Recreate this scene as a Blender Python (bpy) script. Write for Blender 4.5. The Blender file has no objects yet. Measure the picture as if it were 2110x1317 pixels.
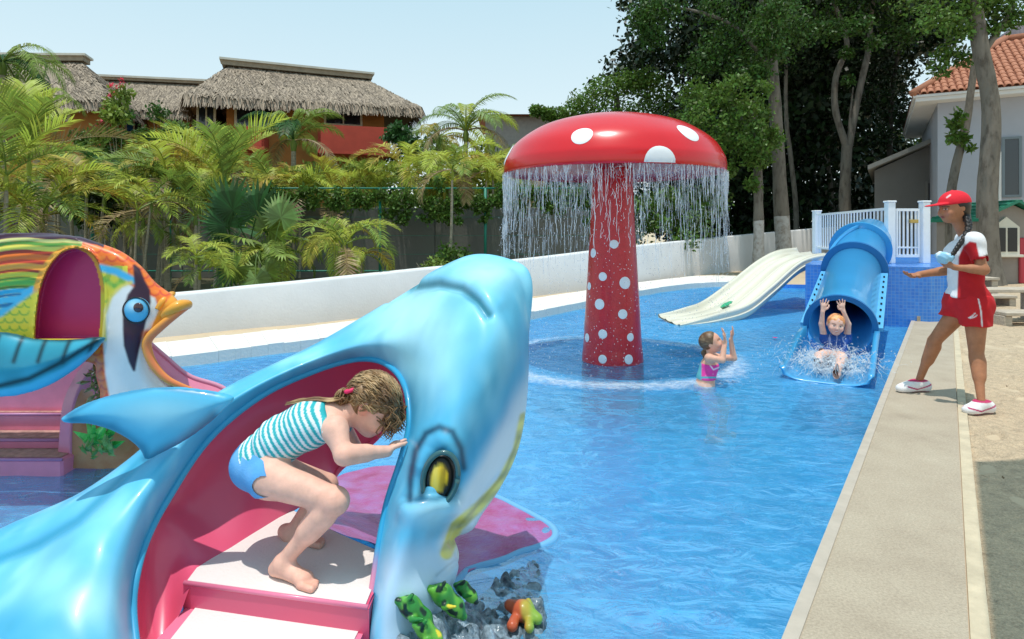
import bpy, math, random
import numpy as np
rnd = random.Random(7); RS = np.random.RandomState(11)
PI = math.pi
C = bpy.context.scene
# ---------------------------------------------------------------- camera, light, exposure
F, YH, H = 1300.0, 475.0, 1.34        # focal length and horizon measured in the photograph, eye height in metres
cam = bpy.data.objects.new('camera', bpy.data.cameras.new('camera'))
C.collection.objects.link(cam); C.camera = cam
cam.location = (0, 0, H); cam.rotation_euler = (PI/2, 0, 0)
cam.data.sensor_width = 36; cam.data.lens = 36*F/2110; cam.data.shift_y = -(658.5-YH)/2110
cam.data.clip_start = .05; cam.data.clip_end = 900
SUN_DIR = np.array([-.08, -.13, 1.0]); SUN_DIR /= np.linalg.norm(SUN_DIR)
SUN_EL = math.asin(SUN_DIR[2]); SUN_AZ = math.atan2(SUN_DIR[0], SUN_DIR[1])
w = bpy.data.worlds.new('World'); C.world = w; w.use_nodes = True
nt = w.node_tree; nt.nodes.clear()
sk = nt.nodes.new('ShaderNodeTexSky'); sk.sky_type = 'NISHITA'; sk.sun_disc = False
sk.sun_elevation = SUN_EL; sk.sun_rotation = SUN_AZ; sk.air_density = 1.0; sk.dust_density = .4; sk.ozone_density = 1.0; sk.altitude = 0
bg = nt.nodes.new('ShaderNodeBackground'); bg.inputs[1].default_value = .125
wo = nt.nodes.new('ShaderNodeOutputWorld')
mxs = nt.nodes.new('ShaderNodeMix'); mxs.data_type = 'RGBA'; mxs.inputs[0].default_value = .78; mxs.inputs[7].default_value = (5.0, 6.9, 7.7, 1)   # humid pale tropical haze over the whole sky
tcw = nt.nodes.new('ShaderNodeTexCoord'); spw = nt.nodes.new('ShaderNodeSeparateXYZ'); nt.links.new(tcw.outputs['Generated'], spw.inputs[0])
mrw = nt.nodes.new('ShaderNodeMapRange'); mrw.inputs[1].default_value = 0; mrw.inputs[2].default_value = .5; mrw.clamp = True; nt.links.new(spw.outputs[2], mrw.inputs[0])
hz = nt.nodes.new('ShaderNodeMix'); hz.data_type = 'RGBA'; nt.links.new(mrw.outputs[0], hz.inputs[0]); hz.inputs[6].default_value = (8.2, 8.9, 8.7, 1); hz.inputs[7].default_value = (4.0, 6.7, 7.9, 1); nt.links.new(hz.outputs[2], mxs.inputs[7])
nt.links.new(sk.outputs[0], mxs.inputs[6]); nt.links.new(mxs.outputs[2], bg.inputs[0]); nt.links.new(bg.outputs[0], wo.inputs[0])
sl = bpy.data.lights.new('sun', 'SUN'); sl.energy = 3.4; sl.angle = math.radians(.6); sl.color = (1, .96, .9)
so = bpy.data.objects.new('sun', sl); C.collection.objects.link(so)
from mathutils import Vector, Matrix, Euler
so.rotation_euler = Vector(SUN_DIR).to_track_quat('Z', 'Y').to_euler(); so.location = (0, 0, 30)
C.view_settings.view_transform = 'Standard'; C.view_settings.look = 'None'
C.view_settings.exposure = 0; C.view_settings.gamma = 1; C.view_settings.use_curve_mapping = False

# ---------------------------------------------------------------- helpers
WATER_Z = -.10
def W(px, py, D):  # a measured direction of the photograph taken at its distance D -> metres
    return np.array([(px-1055)/F*D, D, H-(py-YH)/F*D])
def G(px, py, z=0.):
    return W(px, py, (H-z)*F/(py-YH))
def pix(V):
    V = np.asarray(V); D = np.maximum(V[..., 1], .05)
    return 1055+F*V[..., 0]/D, YH+F*(H-V[..., 2])/D
ORG = {}
def link(o):
    C.collection.objects.link(o); return o
def tag(o, label=None, cat=None, group=None, kind=None):
    if label: o['label'] = label
    if cat: o['category'] = cat
    if group: o['group'] = group
    if kind: o['kind'] = kind
    return o
def thing(name, loc, label, cat, group=None):
    o = link(bpy.data.objects.new(name, None)); o.location = tuple(float(v) for v in loc); o.empty_display_size = .2
    ORG[o.name] = np.array(loc, float); return tag(o, label, cat, group)
def mesh(name, V, Fc, mats, smooth=True, col=None, midx=None, colname='Col'):
    me = bpy.data.meshes.new(name); V = np.asarray(V, float)
    if isinstance(Fc, np.ndarray):
        n = Fc.shape[1]; me.vertices.add(len(V)); me.vertices.foreach_set('co', V.astype(np.float32).ravel())
        me.loops.add(Fc.size); me.loops.foreach_set('vertex_index', Fc.astype(np.int32).ravel())
        me.polygons.add(len(Fc)); me.polygons.foreach_set('loop_start', np.arange(0, Fc.size, n, dtype=np.int32))
        me.update(calc_edges=True)
    else:
        me.from_pydata([tuple(v) for v in V], [], Fc)
    me.polygons.foreach_set('use_smooth', np.full(len(me.polygons), bool(smooth)))
    if not isinstance(mats, (list, tuple)): mats = [mats]
    for m in mats: me.materials.append(m)
    if midx is not None: me.polygons.foreach_set('material_index', np.asarray(midx, np.int32))
    if col is not None:
        a = me.color_attributes.new(name=colname, type='FLOAT_COLOR', domain='POINT')
        c = np.ones((len(V), 4), np.float32); c[:, :3] = col; a.data.foreach_set('color', c.ravel())
    me.update(); return me
def obj(name, V, Fc, mats, parent=None, smooth=True, col=None, midx=None, kind=None, **k):
    V = np.asarray(V, float)
    if parent is not None:
        org = ORG[parent.name]; V = V-org
    o = link(bpy.data.objects.new(name, mesh(name, V, Fc, mats, smooth, col, midx)))
    if parent is not None: o.parent = parent; ORG[o.name] = org
    else: ORG[o.name] = np.zeros(3)
    if kind: o['kind'] = kind
    return o
def solo(name, V, Fc, mats, label, cat, group=None, **k):   # a thing that is one mesh, origin at its base
    V = np.asarray(V, float); base = np.array([V[:, 0].mean(), V[:, 1].mean(), V[:, 2].min()])
    o = obj(name, V-base, Fc, mats, **k); o.location = tuple(base); ORG[o.name] = base
    return tag(o, label, cat, group)
class MB:     # collects simple solids into one mesh
    def __init__(s): s.v = []; s.f = []; s.n = 0; s.c = []
    def put(s, V, Fs, col=None):
        s.v.append(np.asarray(V, float)); s.f += [tuple(i+s.n for i in f) for f in Fs]; s.n += len(V)
        if col is not None: s.c.append(np.tile(np.asarray(col, float), (len(V), 1)))
        return s
    def box(s, lo, hi, R=None, o=None, col=None, bev=0):
        lo = np.array(lo, float); hi = np.array(hi, float)
        V = np.array([[(lo, hi)[i][0], (lo, hi)[j][1], (lo, hi)[k][2]] for i in (0, 1) for j in (0, 1) for k in (0, 1)])
        Fs = [(0, 1, 3, 2), (4, 6, 7, 5), (0, 4, 5, 1), (2, 3, 7, 6), (0, 2, 6, 4), (1, 5, 7, 3)]
        if bev:
            V, Fs = bevbox(lo, hi, bev)
        if R is not None: V = V@np.array(R).T
        if o is not None: V = V+np.array(o)
        return s.put(V, Fs, col)
    def tube(s, pts, r, n=8, caps=True, col=None):
        V, Fs = tube(pts, r, n, caps); return s.put(V, Fs, col)
    def prism(s, poly, z0, z1, col=None):
        V, Fs = prism(poly, z0, z1); return s.put(V, Fs, col)
    def V(s): return np.concatenate(s.v)
    def build(s, name, m, parent=None, smooth=False, **k):
        return obj(name, s.V(), s.f, m, parent, smooth, col=(np.concatenate(s.c) if s.c else None), **k)
    def solo(s, name, m, label, cat, group=None, smooth=False, **k):
        return solo(name, s.V(), s.f, m, label, cat, group, smooth=smooth, col=(np.concatenate(s.c) if s.c else None), **k)
def bevbox(lo, hi, b):
    V = []; idx = {}
    for i in (0, 1):
        for j in (0, 1):
            for k in (0, 1):
                p = np.array([(lo, hi)[i][0], (lo, hi)[j][1], (lo, hi)[k][2]]); s = np.array([1-2*i, 1-2*j, 1-2*k])*b
                for a in range(3):
                    q = p+s; q[a] = p[a]; idx[(i, j, k, a)] = len(V); V.append(q)
    Fs = []
    for a in range(3):
        o1, o2 = [x for x in range(3) if x != a]
        for e in (0, 1):
            cyc = []
            for (u, v) in ((0, 0), (1, 0), (1, 1), (0, 1)):
                t = [0, 0, 0]; t[a] = e; t[o1] = u; t[o2] = v; cyc.append(idx[tuple(t)+(a,)])
            Fs.append(tuple(cyc))
        for (u, v) in ((0, 0), (1, 0), (1, 1), (0, 1)):   # edges along axis a
            t0 = [0, 0, 0]; t0[o1] = u; t0[o2] = v; t1 = list(t0); t1[a] = 1
            Fs.append((idx[tuple(t0)+(o1,)], idx[tuple(t1)+(o1,)], idx[tuple(t1)+(o2,)], idx[tuple(t0)+(o2,)]))
    for i in (0, 1):
        for j in (0, 1):
            for k in (0, 1): Fs.append(tuple(idx[(i, j, k, a)] for a in range(3)))
    return np.array(V), Fs
def norm(v): v = np.asarray(v, float); return v/max(np.linalg.norm(v), 1e-9)
def tube(pts, r, n=8, caps=True):
    P = np.asarray(pts, float); m = len(P); r = np.broadcast_to(np.asarray(r, float), (m,)) if np.ndim(r) < 2 else r
    T = np.gradient(P, axis=0) if m > 2 else np.tile(P[1]-P[0], (2, 1)); T = T/np.maximum(np.linalg.norm(T, axis=1)[:, None], 1e-9)
    u = np.cross(T[0], [0, 0, 1.]); u = norm(u if np.linalg.norm(u) > .1 else np.cross(T[0], [1., 0, 0]))
    V = []; a = np.arange(n)*2*PI/n
    for i in range(m):
        u = norm(u-T[i]*u.dot(T[i])); v = np.cross(T[i], u)
        V.append(P[i]+r[i]*(np.cos(a)[:, None]*u+np.sin(a)[:, None]*v))
    Fs = [(i*n+j, i*n+(j+1) % n, (i+1)*n+(j+1) % n, (i+1)*n+j) for i in range(m-1) for j in range(n)]
    if caps: Fs += [tuple(range(n))[::-1], tuple(range((m-1)*n, m*n))]
    return np.concatenate(V), Fs
def prism(poly, z0, z1):
    n = len(poly); z0 = np.broadcast_to(z0, (n,)); z1 = np.broadcast_to(z1, (n,))
    V = [(p[0], p[1], z0[i]) for i, p in enumerate(poly)]+[(p[0], p[1], z1[i]) for i, p in enumerate(poly)]
    return np.array(V, float), [tuple(range(n))[::-1], tuple(range(n, 2*n))]+[(i, (i+1) % n, n+(i+1) % n, n+i) for i in range(n)]
def grid_faces(a, b, closed_b=False):
    i, j = np.meshgrid(np.arange(a-1), np.arange(b if closed_b else b-1), indexing='ij'); i = i.ravel(); j = j.ravel(); k = (j+1) % b
    return np.stack([i*b+j, i*b+k, (i+1)*b+k, (i+1)*b+j], 1)
def catmull(P, n):          # P (m,...) -> (n,...) through the points
    P = np.asarray(P, float); m = len(P); t = np.linspace(0, m-1, n); i = np.minimum(t.astype(int), m-2); f = t-i
    Pe = np.concatenate([[2*P[0]-P[1]], P, [2*P[-1]-P[-2]]]); f = f.reshape((-1,)+(1,)*(P.ndim-1))
    a, b, c, d = Pe[i], Pe[i+1], Pe[i+2], Pe[i+3]
    return .5*(2*b+(c-a)*f+(2*a-5*b+4*c-d)*f*f+(3*b-a-3*c+d)*f**3)
def loft(rows, nv, nu):     # rows R x K x 3
    A = catmull(np.asarray(rows, float), nv); B = catmull(np.swapaxes(A, 0, 1), nu)
    return np.swapaxes(B, 0, 1)          # nv x nu x 3
def polydist(px, py, pts, closed=False):   # distance to a polyline
    pts = np.asarray(pts, float); d = np.full(np.shape(px), 1e9); n = len(pts)
    for i in range(n if closed else n-1):
        a = pts[i]; b = pts[(i+1) % n]; ab = b-a; L = ab.dot(ab)+1e-9
        t = np.clip(((px-a[0])*ab[0]+(py-a[1])*ab[1])/L, 0, 1)
        d = np.minimum(d, np.hypot(px-a[0]-t*ab[0], py-a[1]-t*ab[1]))
    return d
def inside(px, py, pts):
    c = np.zeros(np.shape(px), bool); n = len(pts); j = n-1
    for i in range(n):
        xi, yi = pts[i]; xj, yj = pts[j]
        c ^= ((yi > py) != (yj > py)) & (px < (xj-xi)*(py-yi)/((yj-yi) or 1e-9)+xi); j = i
    return c
def polysdf(px, py, pts): d = polydist(px, py, pts, True); return np.where(inside(px, py, pts), -d, d)
def sstep(x, a, b): t = np.clip((x-a)/(b-a), 0, 1); return t*t*(3-2*t)
def mixc(c, col, m): return c+(np.asarray(col)-c)*np.asarray(m)[..., None]
def vnoise(P, s, seed=0):   # cheap smooth value noise in numpy, -1..1
    Q = np.asarray(P, float)*s+seed*17.3; i = np.floor(Q).astype(np.int64); f = Q-i; f = f*f*(3-2*f); out = 0
    for dx in (0, 1):
        for dy in (0, 1):
            for dz in (0, 1):
                h = (i[..., 0]+dx)*374761393+(i[..., 1]+dy)*668265263+(i[..., 2]+dz)*2147483647; h = (h ^ (h >> 13))*1274126177; h = (h ^ (h >> 16)) & 65535
                out = out+(h/32768.-1)*(f[..., 0] if dx else 1-f[..., 0])*(f[..., 1] if dy else 1-f[..., 1])*(f[..., 2] if dz else 1-f[..., 2])
    return out

# ---------------------------------------------------------------- materials
def srgb(r, g, b): return tuple(((c/255.)/12.92 if c/255. < .04045 else ((c/255.+.055)/1.055)**2.4) for c in (r, g, b))
def M(name, col=(.5, .5, .5), rough=.5, var=0, vs=4., bump=0, bs=40., coat=0, attr=False, spec=.5, trans=0, isl=0, col2=None, metal=0, hue=0, detail=4, sss=0, vscale=(1, 1, 1), bvs=None, grain=0):
    m = bpy.data.materials.new(name); m.use_nodes = True; t = m.node_tree; N = t.nodes; L = t.links
    b = N['Principled BSDF']; b.inputs['Roughness'].default_value = rough; b.inputs['Specular IOR Level'].default_value = spec
    b.inputs['Metallic'].default_value = metal
    if coat: b.inputs['Coat Weight'].default_value = coat; b.inputs['Coat Roughness'].default_value = .06
    if sss: b.inputs['Subsurface Weight'].default_value = sss; b.inputs['Subsurface Radius'].default_value = (.01, .004, .002); b.inputs['Subsurface Scale'].default_value = 1
    tc = N.new('ShaderNodeTexCoord'); mp = N.new('ShaderNodeMapping'); mp.inputs['Scale'].default_value = vscale; L.new(tc.outputs['Object'], mp.inputs[0])
    if attr: a = N.new('ShaderNodeVertexColor'); a.layer_name = 'Col'; src = a.outputs[0]
    else: a = N.new('ShaderNodeRGB'); a.outputs[0].default_value = (*col, 1); src = a.outputs[0]
    if col2 is not None or var:
        n = N.new('ShaderNodeTexNoise'); n.inputs['Scale'].default_value = vs; n.inputs['Detail'].default_value = detail; n.inputs['Roughness'].default_value = .62; L.new(mp.outputs[0], n.inputs['Vector'])
        if col2 is not None:
            r = N.new('ShaderNodeMapRange'); r.inputs[1].default_value = .36; r.inputs[2].default_value = .64; L.new(n.outputs[0], r.inputs[0])
            x = N.new('ShaderNodeMix'); x.data_type = 'RGBA'; L.new(r.outputs[0], x.inputs[0]); L.new(src, x.inputs[6]); x.inputs[7].default_value = (*col2, 1); src = x.outputs[2]
        if var:
            r = N.new('ShaderNodeMapRange'); r.inputs[1].default_value = .3; r.inputs[2].default_value = .7; r.inputs[3].default_value = 1-var; r.inputs[4].default_value = 1+var; L.new(n.outputs[0], r.inputs[0])
            x = N.new('ShaderNodeVectorMath'); x.operation = 'SCALE'; L.new(src, x.inputs[0]); L.new(r.outputs[0], x.inputs[3]); src = x.outputs[0]
    if grain:
        n = N.new('ShaderNodeTexNoise'); n.inputs['Scale'].default_value = 95; n.inputs['Detail'].default_value = 3; n.inputs['Roughness'].default_value = .8; L.new(tc.outputs['Object'], n.inputs['Vector']); r = N.new('ShaderNodeMapRange'); r.inputs[1].default_value = .3; r.inputs[2].default_value = .7; r.inputs[3].default_value = 1-grain; r.inputs[4].default_value = 1+grain; L.new(n.outputs[0], r.inputs[0])
        x = N.new('ShaderNodeVectorMath'); x.operation = 'SCALE'; L.new(src, x.inputs[0]); L.new(r.outputs[0], x.inputs[3]); src = x.outputs[0]
    if isl:
        g = N.new('ShaderNodeNewGeometry'); hs = N.new('ShaderNodeHueSaturation')
        r = N.new('ShaderNodeMapRange'); r.inputs[3].default_value = 1-isl; r.inputs[4].default_value = 1+isl; L.new(g.outputs['Random Per Island'], r.inputs[0]); L.new(r.outputs[0], hs.inputs['Value'])
        if hue:
            r2 = N.new('ShaderNodeMath'); r2.operation = 'MULTIPLY_ADD'; L.new(g.outputs['Random Per Island'], r2.inputs[0]); r2.inputs[1].default_value = hue; r2.inputs[2].default_value = .5-hue/2; L.new(r2.outputs[0], hs.inputs['Hue'])
        L.new(src, hs.inputs['Color']); src = hs.outputs[0]
    L.new(src, b.inputs['Base Color'])
    if bump:
        n = N.new('ShaderNodeTexNoise'); n.inputs['Scale'].default_value = bs; n.inputs['Detail'].default_value = 5; L.new(mp.outputs[0] if bvs is None else tc.outputs['Object'], n.inputs['Vector'])
        bp = N.new('ShaderNodeBump'); bp.inputs['Strength'].default_value = bump; bp.inputs['Distance'].default_value = .02; L.new(n.outputs[0], bp.inputs['Height']); L.new(bp.outputs[0], b.inputs['Normal'])
    if trans:
        tr = N.new('ShaderNodeBsdfTranslucent'); L.new(src, tr.inputs[0]); mx = N.new('ShaderNodeMixShader'); mx.inputs[0].default_value = trans
        L.new(b.outputs[0], mx.inputs[1]); L.new(tr.outputs[0], mx.inputs[2]); L.new(mx.outputs[0], N['Material Output'].inputs[0])
    return m
def nodes(m): return m.node_tree, m.node_tree.nodes, m.node_tree.links

# ---------------------------------------------------------------- volume modeller (signed distance fields -> one continuous skin)
class Vol:
    def __init__(s, lo, hi, h):
        s.lo = np.array(lo, float); s.h = h; s.n = np.ceil((np.array(hi)-s.lo)/h).astype(int)+1
        s.d = np.full(s.n, 1., np.float32); s.ax = [s.lo[i]+h*np.arange(s.n[i]) for i in range(3)]
    def sl(s, lo, hi, m):
        a = [max(0, int((lo[i]-m-s.lo[i])/s.h)) for i in range(3)]; b = [min(s.n[i], int((hi[i]+m-s.lo[i])/s.h)+2) for i in range(3)]
        S = tuple(slice(a[i], max(b[i], a[i])) for i in range(3))
        return S, s.ax[0][S[0]][:, None, None], s.ax[1][S[1]][None, :, None], s.ax[2][S[2]][None, None, :]
    def put(s, f, lo, hi, k=.01, mode='add'):
        S, X, Y, Z = s.sl(lo, hi, k+3*s.h)
        if 0 in s.d[S].shape: return s
        v = f(X, Y, Z); d = s.d[S]
        if mode == 'add': hh = np.maximum(k-np.abs(d-v), 0)/k; r = np.minimum(d, v)-hh*hh*k*.25
        else: v = -v; hh = np.maximum(k-np.abs(d-v), 0)/k; r = np.maximum(d, v)+hh*hh*k*.25
        s.d[S] = r; return s
    def cap(s, a, b, ra, rb, k=.02, flat=None, mode='add'):
        a = np.array(a, float); b = np.array(b, float); ab = b-a; L = ab.dot(ab)+1e-12; rm = max(ra, rb)
        if flat: fn = norm(flat[0]); ff = 1/flat[1]-1; rm2 = rm*max(1, flat[1])
        else: rm2 = rm
        def f(X, Y, Z):
            x, y, z = X-a[0], Y-a[1], Z-a[2]; t = np.clip((x*ab[0]+y*ab[1]+z*ab[2])/L, 0, 1)
            x, y, z = x-t*ab[0], y-t*ab[1], z-t*ab[2]
            if flat: q = (x*fn[0]+y*fn[1]+z*fn[2])*ff; x, y, z = x+q*fn[0], y+q*fn[1], z+q*fn[2]
            return np.sqrt(x*x+y*y+z*z)-(ra+(rb-ra)*t)
        return s.put(f, np.minimum(a, b)-rm2, np.maximum(a, b)+rm2, k, mode)
    def chain(s, pts, rs, k=.02, flat=None):
        for i in range(len(pts)-1): s.cap(pts[i], pts[i+1], rs[i], rs[i+1], k, flat)
        return s
    def ell(s, c, r, R=None, k=.02, mode='add'):
        c = np.array(c, float); r = np.array(r, float); R = np.eye(3) if R is None else np.array(R, float); m = r.max()
        def f(X, Y, Z):
            x, y, z = X-c[0], Y-c[1], Z-c[2]; q = [(x*R[0, i]+y*R[1, i]+z*R[2, i]) for i in range(3)]
            k0 = np.sqrt(sum((q[i]/r[i])**2 for i in range(3))); k1 = np.sqrt(sum((q[i]/r[i]**2)**2 for i in range(3)))+1e-9
            return k0*(k0-1)/k1
        return s.put(f, c-m, c+m, k, mode)
    def copy(s): v = Vol.__new__(Vol); v.lo, v.h, v.n, v.ax = s.lo, s.h, s.n, s.ax; v.d = s.d.copy(); return v
    def XYZ(s): return s.ax[0][:, None, None], s.ax[1][None, :, None], s.ax[2][None, None, :]
    def mesh(s, relax=1):
        d = s.d; n = s.n; ins = d < 0; c = np.zeros(n-1, np.uint8)
        for i in (0, 1):
            for j in (0, 1):
                for k in (0, 1): c += ins[i:n[0]-1+i, j:n[1]-1+j, k:n[2]-1+k]
        act = (c > 0) & (c < 8); I = np.argwhere(act); idx = np.full(n-1, -1, np.int64); idx[act] = np.arange(len(I))
        acc = np.zeros((len(I), 3)); cnt = np.zeros(len(I)); cor = [(i, j, k) for i in (0, 1) for j in (0, 1) for k in (0, 1)]
        val = {q: d[I[:, 0]+q[0], I[:, 1]+q[1], I[:, 2]+q[2]] for q in cor}
        for q in cor:
            for a in range(3):
                if q[a] == 0:
                    p = list(q); p[a] = 1; p = tuple(p); v0, v1 = val[q], val[p]; x = (v0 < 0) != (v1 < 0)
                    t = np.where(x, v0/np.where(x, v0-v1, 1), 0); pos = np.tile(np.array(q, float), (len(I), 1)); pos[:, a] = t
                    acc += pos*x[:, None]; cnt += x
        V = (I+acc/cnt[:, None])*s.h+s.lo; Q = []
        for a in range(3):
            b, e = (a+1) % 3, (a+2) % 3; s0 = [slice(None)]*3; s1 = [slice(None)]*3
            s0[a] = slice(0, n[a]-1); s1[a] = slice(1, n[a])
            for o in (b, e): s0[o] = slice(1, n[o]-1); s1[o] = slice(1, n[o]-1)
            A = ins[tuple(s0)]; B = ins[tuple(s1)]; X = np.argwhere(A != B); fl = A[X[:, 0], X[:, 1], X[:, 2]]
            off = np.ones(3, int); off[a] = 0; X = X+off
            def at(db, de): Y = X.copy(); Y[:, b] -= db; Y[:, e] -= de; return idx[Y[:, 0], Y[:, 1], Y[:, 2]]
            q = np.stack([at(1, 1), at(0, 1), at(0, 0), at(1, 0)], 1); q[~fl] = q[~fl][:, ::-1]; Q.append(q)
        Q = np.concatenate(Q); Q = Q[(Q >= 0).all(1)]
        for _ in range(relax):
            A = np.zeros_like(V); m = np.zeros(len(V))
            for i in range(4):
                for j in (1, 3): np.add.at(A, Q[:, i], V[Q[:, (i+j) % 4]]); np.add.at(m, Q[:, i], 1)
            V = V*.5+.5*A/np.maximum(m, 1)[:, None]
        return V, Q
# ================================================================= THE SETTING
from mathutils.geometry import tessellate_polygon
m_sand = M('sand', (.60, .47, .32), .95, var=.22, vs=2.2, bump=.55, bs=26, col2=(.50, .39, .26))
m_sandfoot = M('trodden sand', (.60, .46, .31), .95, grain=.28, var=.38, vs=17, bump=1.0, bs=60, col2=(.46, .35, .23), detail=10)
m_soil = M('planting soil', (.10, .075, .045), .95, var=.4, vs=3, bump=.8, bs=12, col2=(.07, .08, .03))
m_conc = M('deck concrete', (.47, .385, .285), .9, grain=.22, var=.26, vs=2.6, bump=.3, bs=180, col2=(.38, .32, .24), detail=9)
m_coping = M('pale coping stone', (.80, .77, .72), .75, var=.13, vs=5, bump=.3, bs=30, col2=(.70, .66, .60))
m_white = M('white wall render', (.76, .75, .74), .85, var=.12, vs=1.7, bump=.16, bs=30, col2=(.69, .68, .67), detail=8)
m_wpaint = M('white painted metal', (.86, .87, .88), .35, var=.04, vs=9)
m_dark = M('dark opening', (.012, .013, .015), .3)

def tile_mat(name, c1, c2, grout, sc, rough=.25):
    m = bpy.data.materials.new(name); m.use_nodes = True; t, N, L = nodes(m); b = N['Principled BSDF']; b.inputs['Roughness'].default_value = rough
    tc = N.new('ShaderNodeTexCoord'); ge = N.new('ShaderNodeNewGeometry')
    # box mapping: along the wall = x*ny - y*nx, up = z ; flat = x,y
    sx = N.new('ShaderNodeSeparateXYZ'); L.new(tc.outputs['Object'], sx.inputs[0]); sn = N.new('ShaderNodeSeparateXYZ'); L.new(ge.outputs['True Normal'], sn.inputs[0])
    def mth(op, a, b_=None, c=None):
        n = N.new('ShaderNodeMath'); n.operation = op
        for i, v in enumerate((a, b_, c)):
            if v is None: continue
            if isinstance(v, (int, float)): n.inputs[i].default_value = v
            else: L.new(v, n.inputs[i])
        return n.outputs[0]
    along = mth('SUBTRACT', mth('MULTIPLY', sx.outputs[0], sn.outputs[1]), mth('MULTIPLY', sx.outputs[1], sn.outputs[0]))
    fl = mth('GREATER_THAN', mth('ABSOLUTE', sn.outputs[2]), .5)
    inv = mth('SUBTRACT', 1., fl)
    u = mth('ADD', mth('MULTIPLY', fl, sx.outputs[0]), mth('MULTIPLY', inv, along)); v = mth('ADD', mth('MULTIPLY', fl, sx.outputs[1]), mth('MULTIPLY', inv, sx.outputs[2]))
    cb = N.new('ShaderNodeCombineXYZ'); L.new(u, cb.inputs[0]); L.new(v, cb.inputs[1])
    br = N.new('ShaderNodeTexBrick'); br.offset = 0; br.inputs['Scale'].default_value = 1; br.inputs['Mortar Size'].default_value = sc*.055; br.inputs['Brick Width'].default_value = sc; br.inputs['Row Height'].default_value = sc; br.inputs['Bias'].default_value = 0
    br.inputs['Color1'].default_value = (*c1, 1); br.inputs['Color2'].default_value = (*c2, 1); br.inputs['Mortar'].default_value = (*grout, 1); L.new(cb.outputs[0], br.inputs[0])
    n = N.new('ShaderNodeTexNoise'); n.inputs['Scale'].default_value = 1.3; n.inputs['Detail'].default_value = 6; L.new(tc.outputs['Object'], n.inputs[0])
    r = N.new('ShaderNodeMapRange'); r.inputs[1].default_value = .3; r.inputs[2].default_value = .7; r.inputs[3].default_value = .86; r.inputs[4].default_value = 1.14; L.new(n.outputs[0], r.inputs[0])
    x = N.new('ShaderNodeVectorMath'); x.operation = 'SCALE'; L.new(br.outputs[0], x.inputs[0]); L.new(r.outputs[0], x.inputs[3]); L.new(x.outputs[0], b.inputs['Base Color'])
    bp = N.new('ShaderNodeBump'); bp.inputs['Strength'].default_value = .3; bp.inputs['Distance'].default_value = .004; bp.invert = True; L.new(br.outputs[1], bp.inputs['Height']); L.new(bp.outputs[0], b.inputs['Normal'])
    return m
m_tile = tile_mat('blue mosaic tile', (.035, .20, .66), (.055, .27, .75), (.16, .34, .66), .05)
m_floor = tile_mat('pool floor mosaic', (.03, .37, .72), (.05, .44, .80), (.08, .44, .74), .05)

# pool outline (inner edge of coping), metres
far_in = [G(353, 736), G(516, 716), G(658, 699), G(850, 676), G(1000, 657), G(1100, 642), G(1200, 623), G(1300, 603), G(1380, 590), G(1440, 584), G(1500, 582), G(1545, 585)]
far_in = [(p[0], p[1]) for p in far_in]
far_out = [G(343, 708), G(500, 691), G(650, 674), G(850, 651), G(1000, 632), G(1100, 617), G(1200, 602), G(1300, 586), G(1380, 576), G(1440, 570), G(1500, 570), G(1560, 572)]
far_out = [(p[0], p[1]) for p in far_out]
L0 = (.90, 2.07); L1 = (5.98, 9.42); R0 = (1.50, 2.07); R1 = (4.745, 6.78)
dk = .691
nearL = (L0[0]-dk*6.07, -4.0); nearR = (R0[0]-dk*6.07, -4.0)
left_in = [(-11, -.3), (-7.0, 3.7)]; left_out = [(-11.5, .05), (-7.3, 4.05)]
pool = [nearL, L1, (6.3, 9.9), (9.0, 15.4)]+far_in[::-1]+left_in[::-1]+[(-11, -4)]
def tess(name, outer, hole, z, m, **k):
    polys = [[Vector((*p, 0)) for p in outer]]+([[Vector((*p, 0)) for p in hole]] if hole else [])
    T = tessellate_polygon(polys); V = np.array([(p.x, p.y, z) for q in polys for p in q])
    Fs = []
    for t in T:
        a, b, c = (V[i] for i in t); Fs.append(tuple(t) if np.cross(b-a, c-a)[2] > 0 else tuple(t)[::-1])
    return obj(name, V, Fs, m, smooth=False, kind='structure', **k)
tess('ground', [(-300, -60), (300, -60), (300, 600), (-300, 600)], pool, -.03, m_sand)
tess('pool_floor', pool, None, -.62, m_floor)
n = len(pool); V = [(p[0], p[1], -.62) for p in pool]+[(p[0], p[1], -.004) for p in pool]
obj('pool_wall', V, [(i, (i+1) % n, n+(i+1) % n, n+i) for i in range(n)], m_tile, smooth=False, kind='structure')
# deck on the right, real kerb depth towards the sand
mb = MB(); e = .03
mb.prism([nearL, nearR, (R0[0]+dk*7.35, 9.42), L1], -.2, 0.)
dkobj = mb.build('pool_deck', m_conc, kind='structure')
mb = MB(); a0 = np.array(nearL); a1 = np.array(L1); dn = norm([a1[1]-a0[1], -(a1[0]-a0[0])])
mb.prism([a0-dn*.012, a0+dn*.035, a1+dn*.035, a1-dn*.012], -.12, .006); mb.build('deck_edge_trim', M('pale edge trim', (.46, .40, .33), .8, var=.1, vs=8, bump=.2), kind='structure')
# a thin sand edging strip, raised along the deck
mb = MB(); b0 = np.array(nearR); b1 = np.array((R0[0]+dk*7.35, 9.42))
mb.prism([b0+dn*.004, b0+dn*.06, b1+dn*.06, b1+dn*.004], -.1, -.006); mb.build('deck_border', M('border stone', (.56, .47, .33), .9, var=.15, vs=7, bump=.4), kind='structure')
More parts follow.
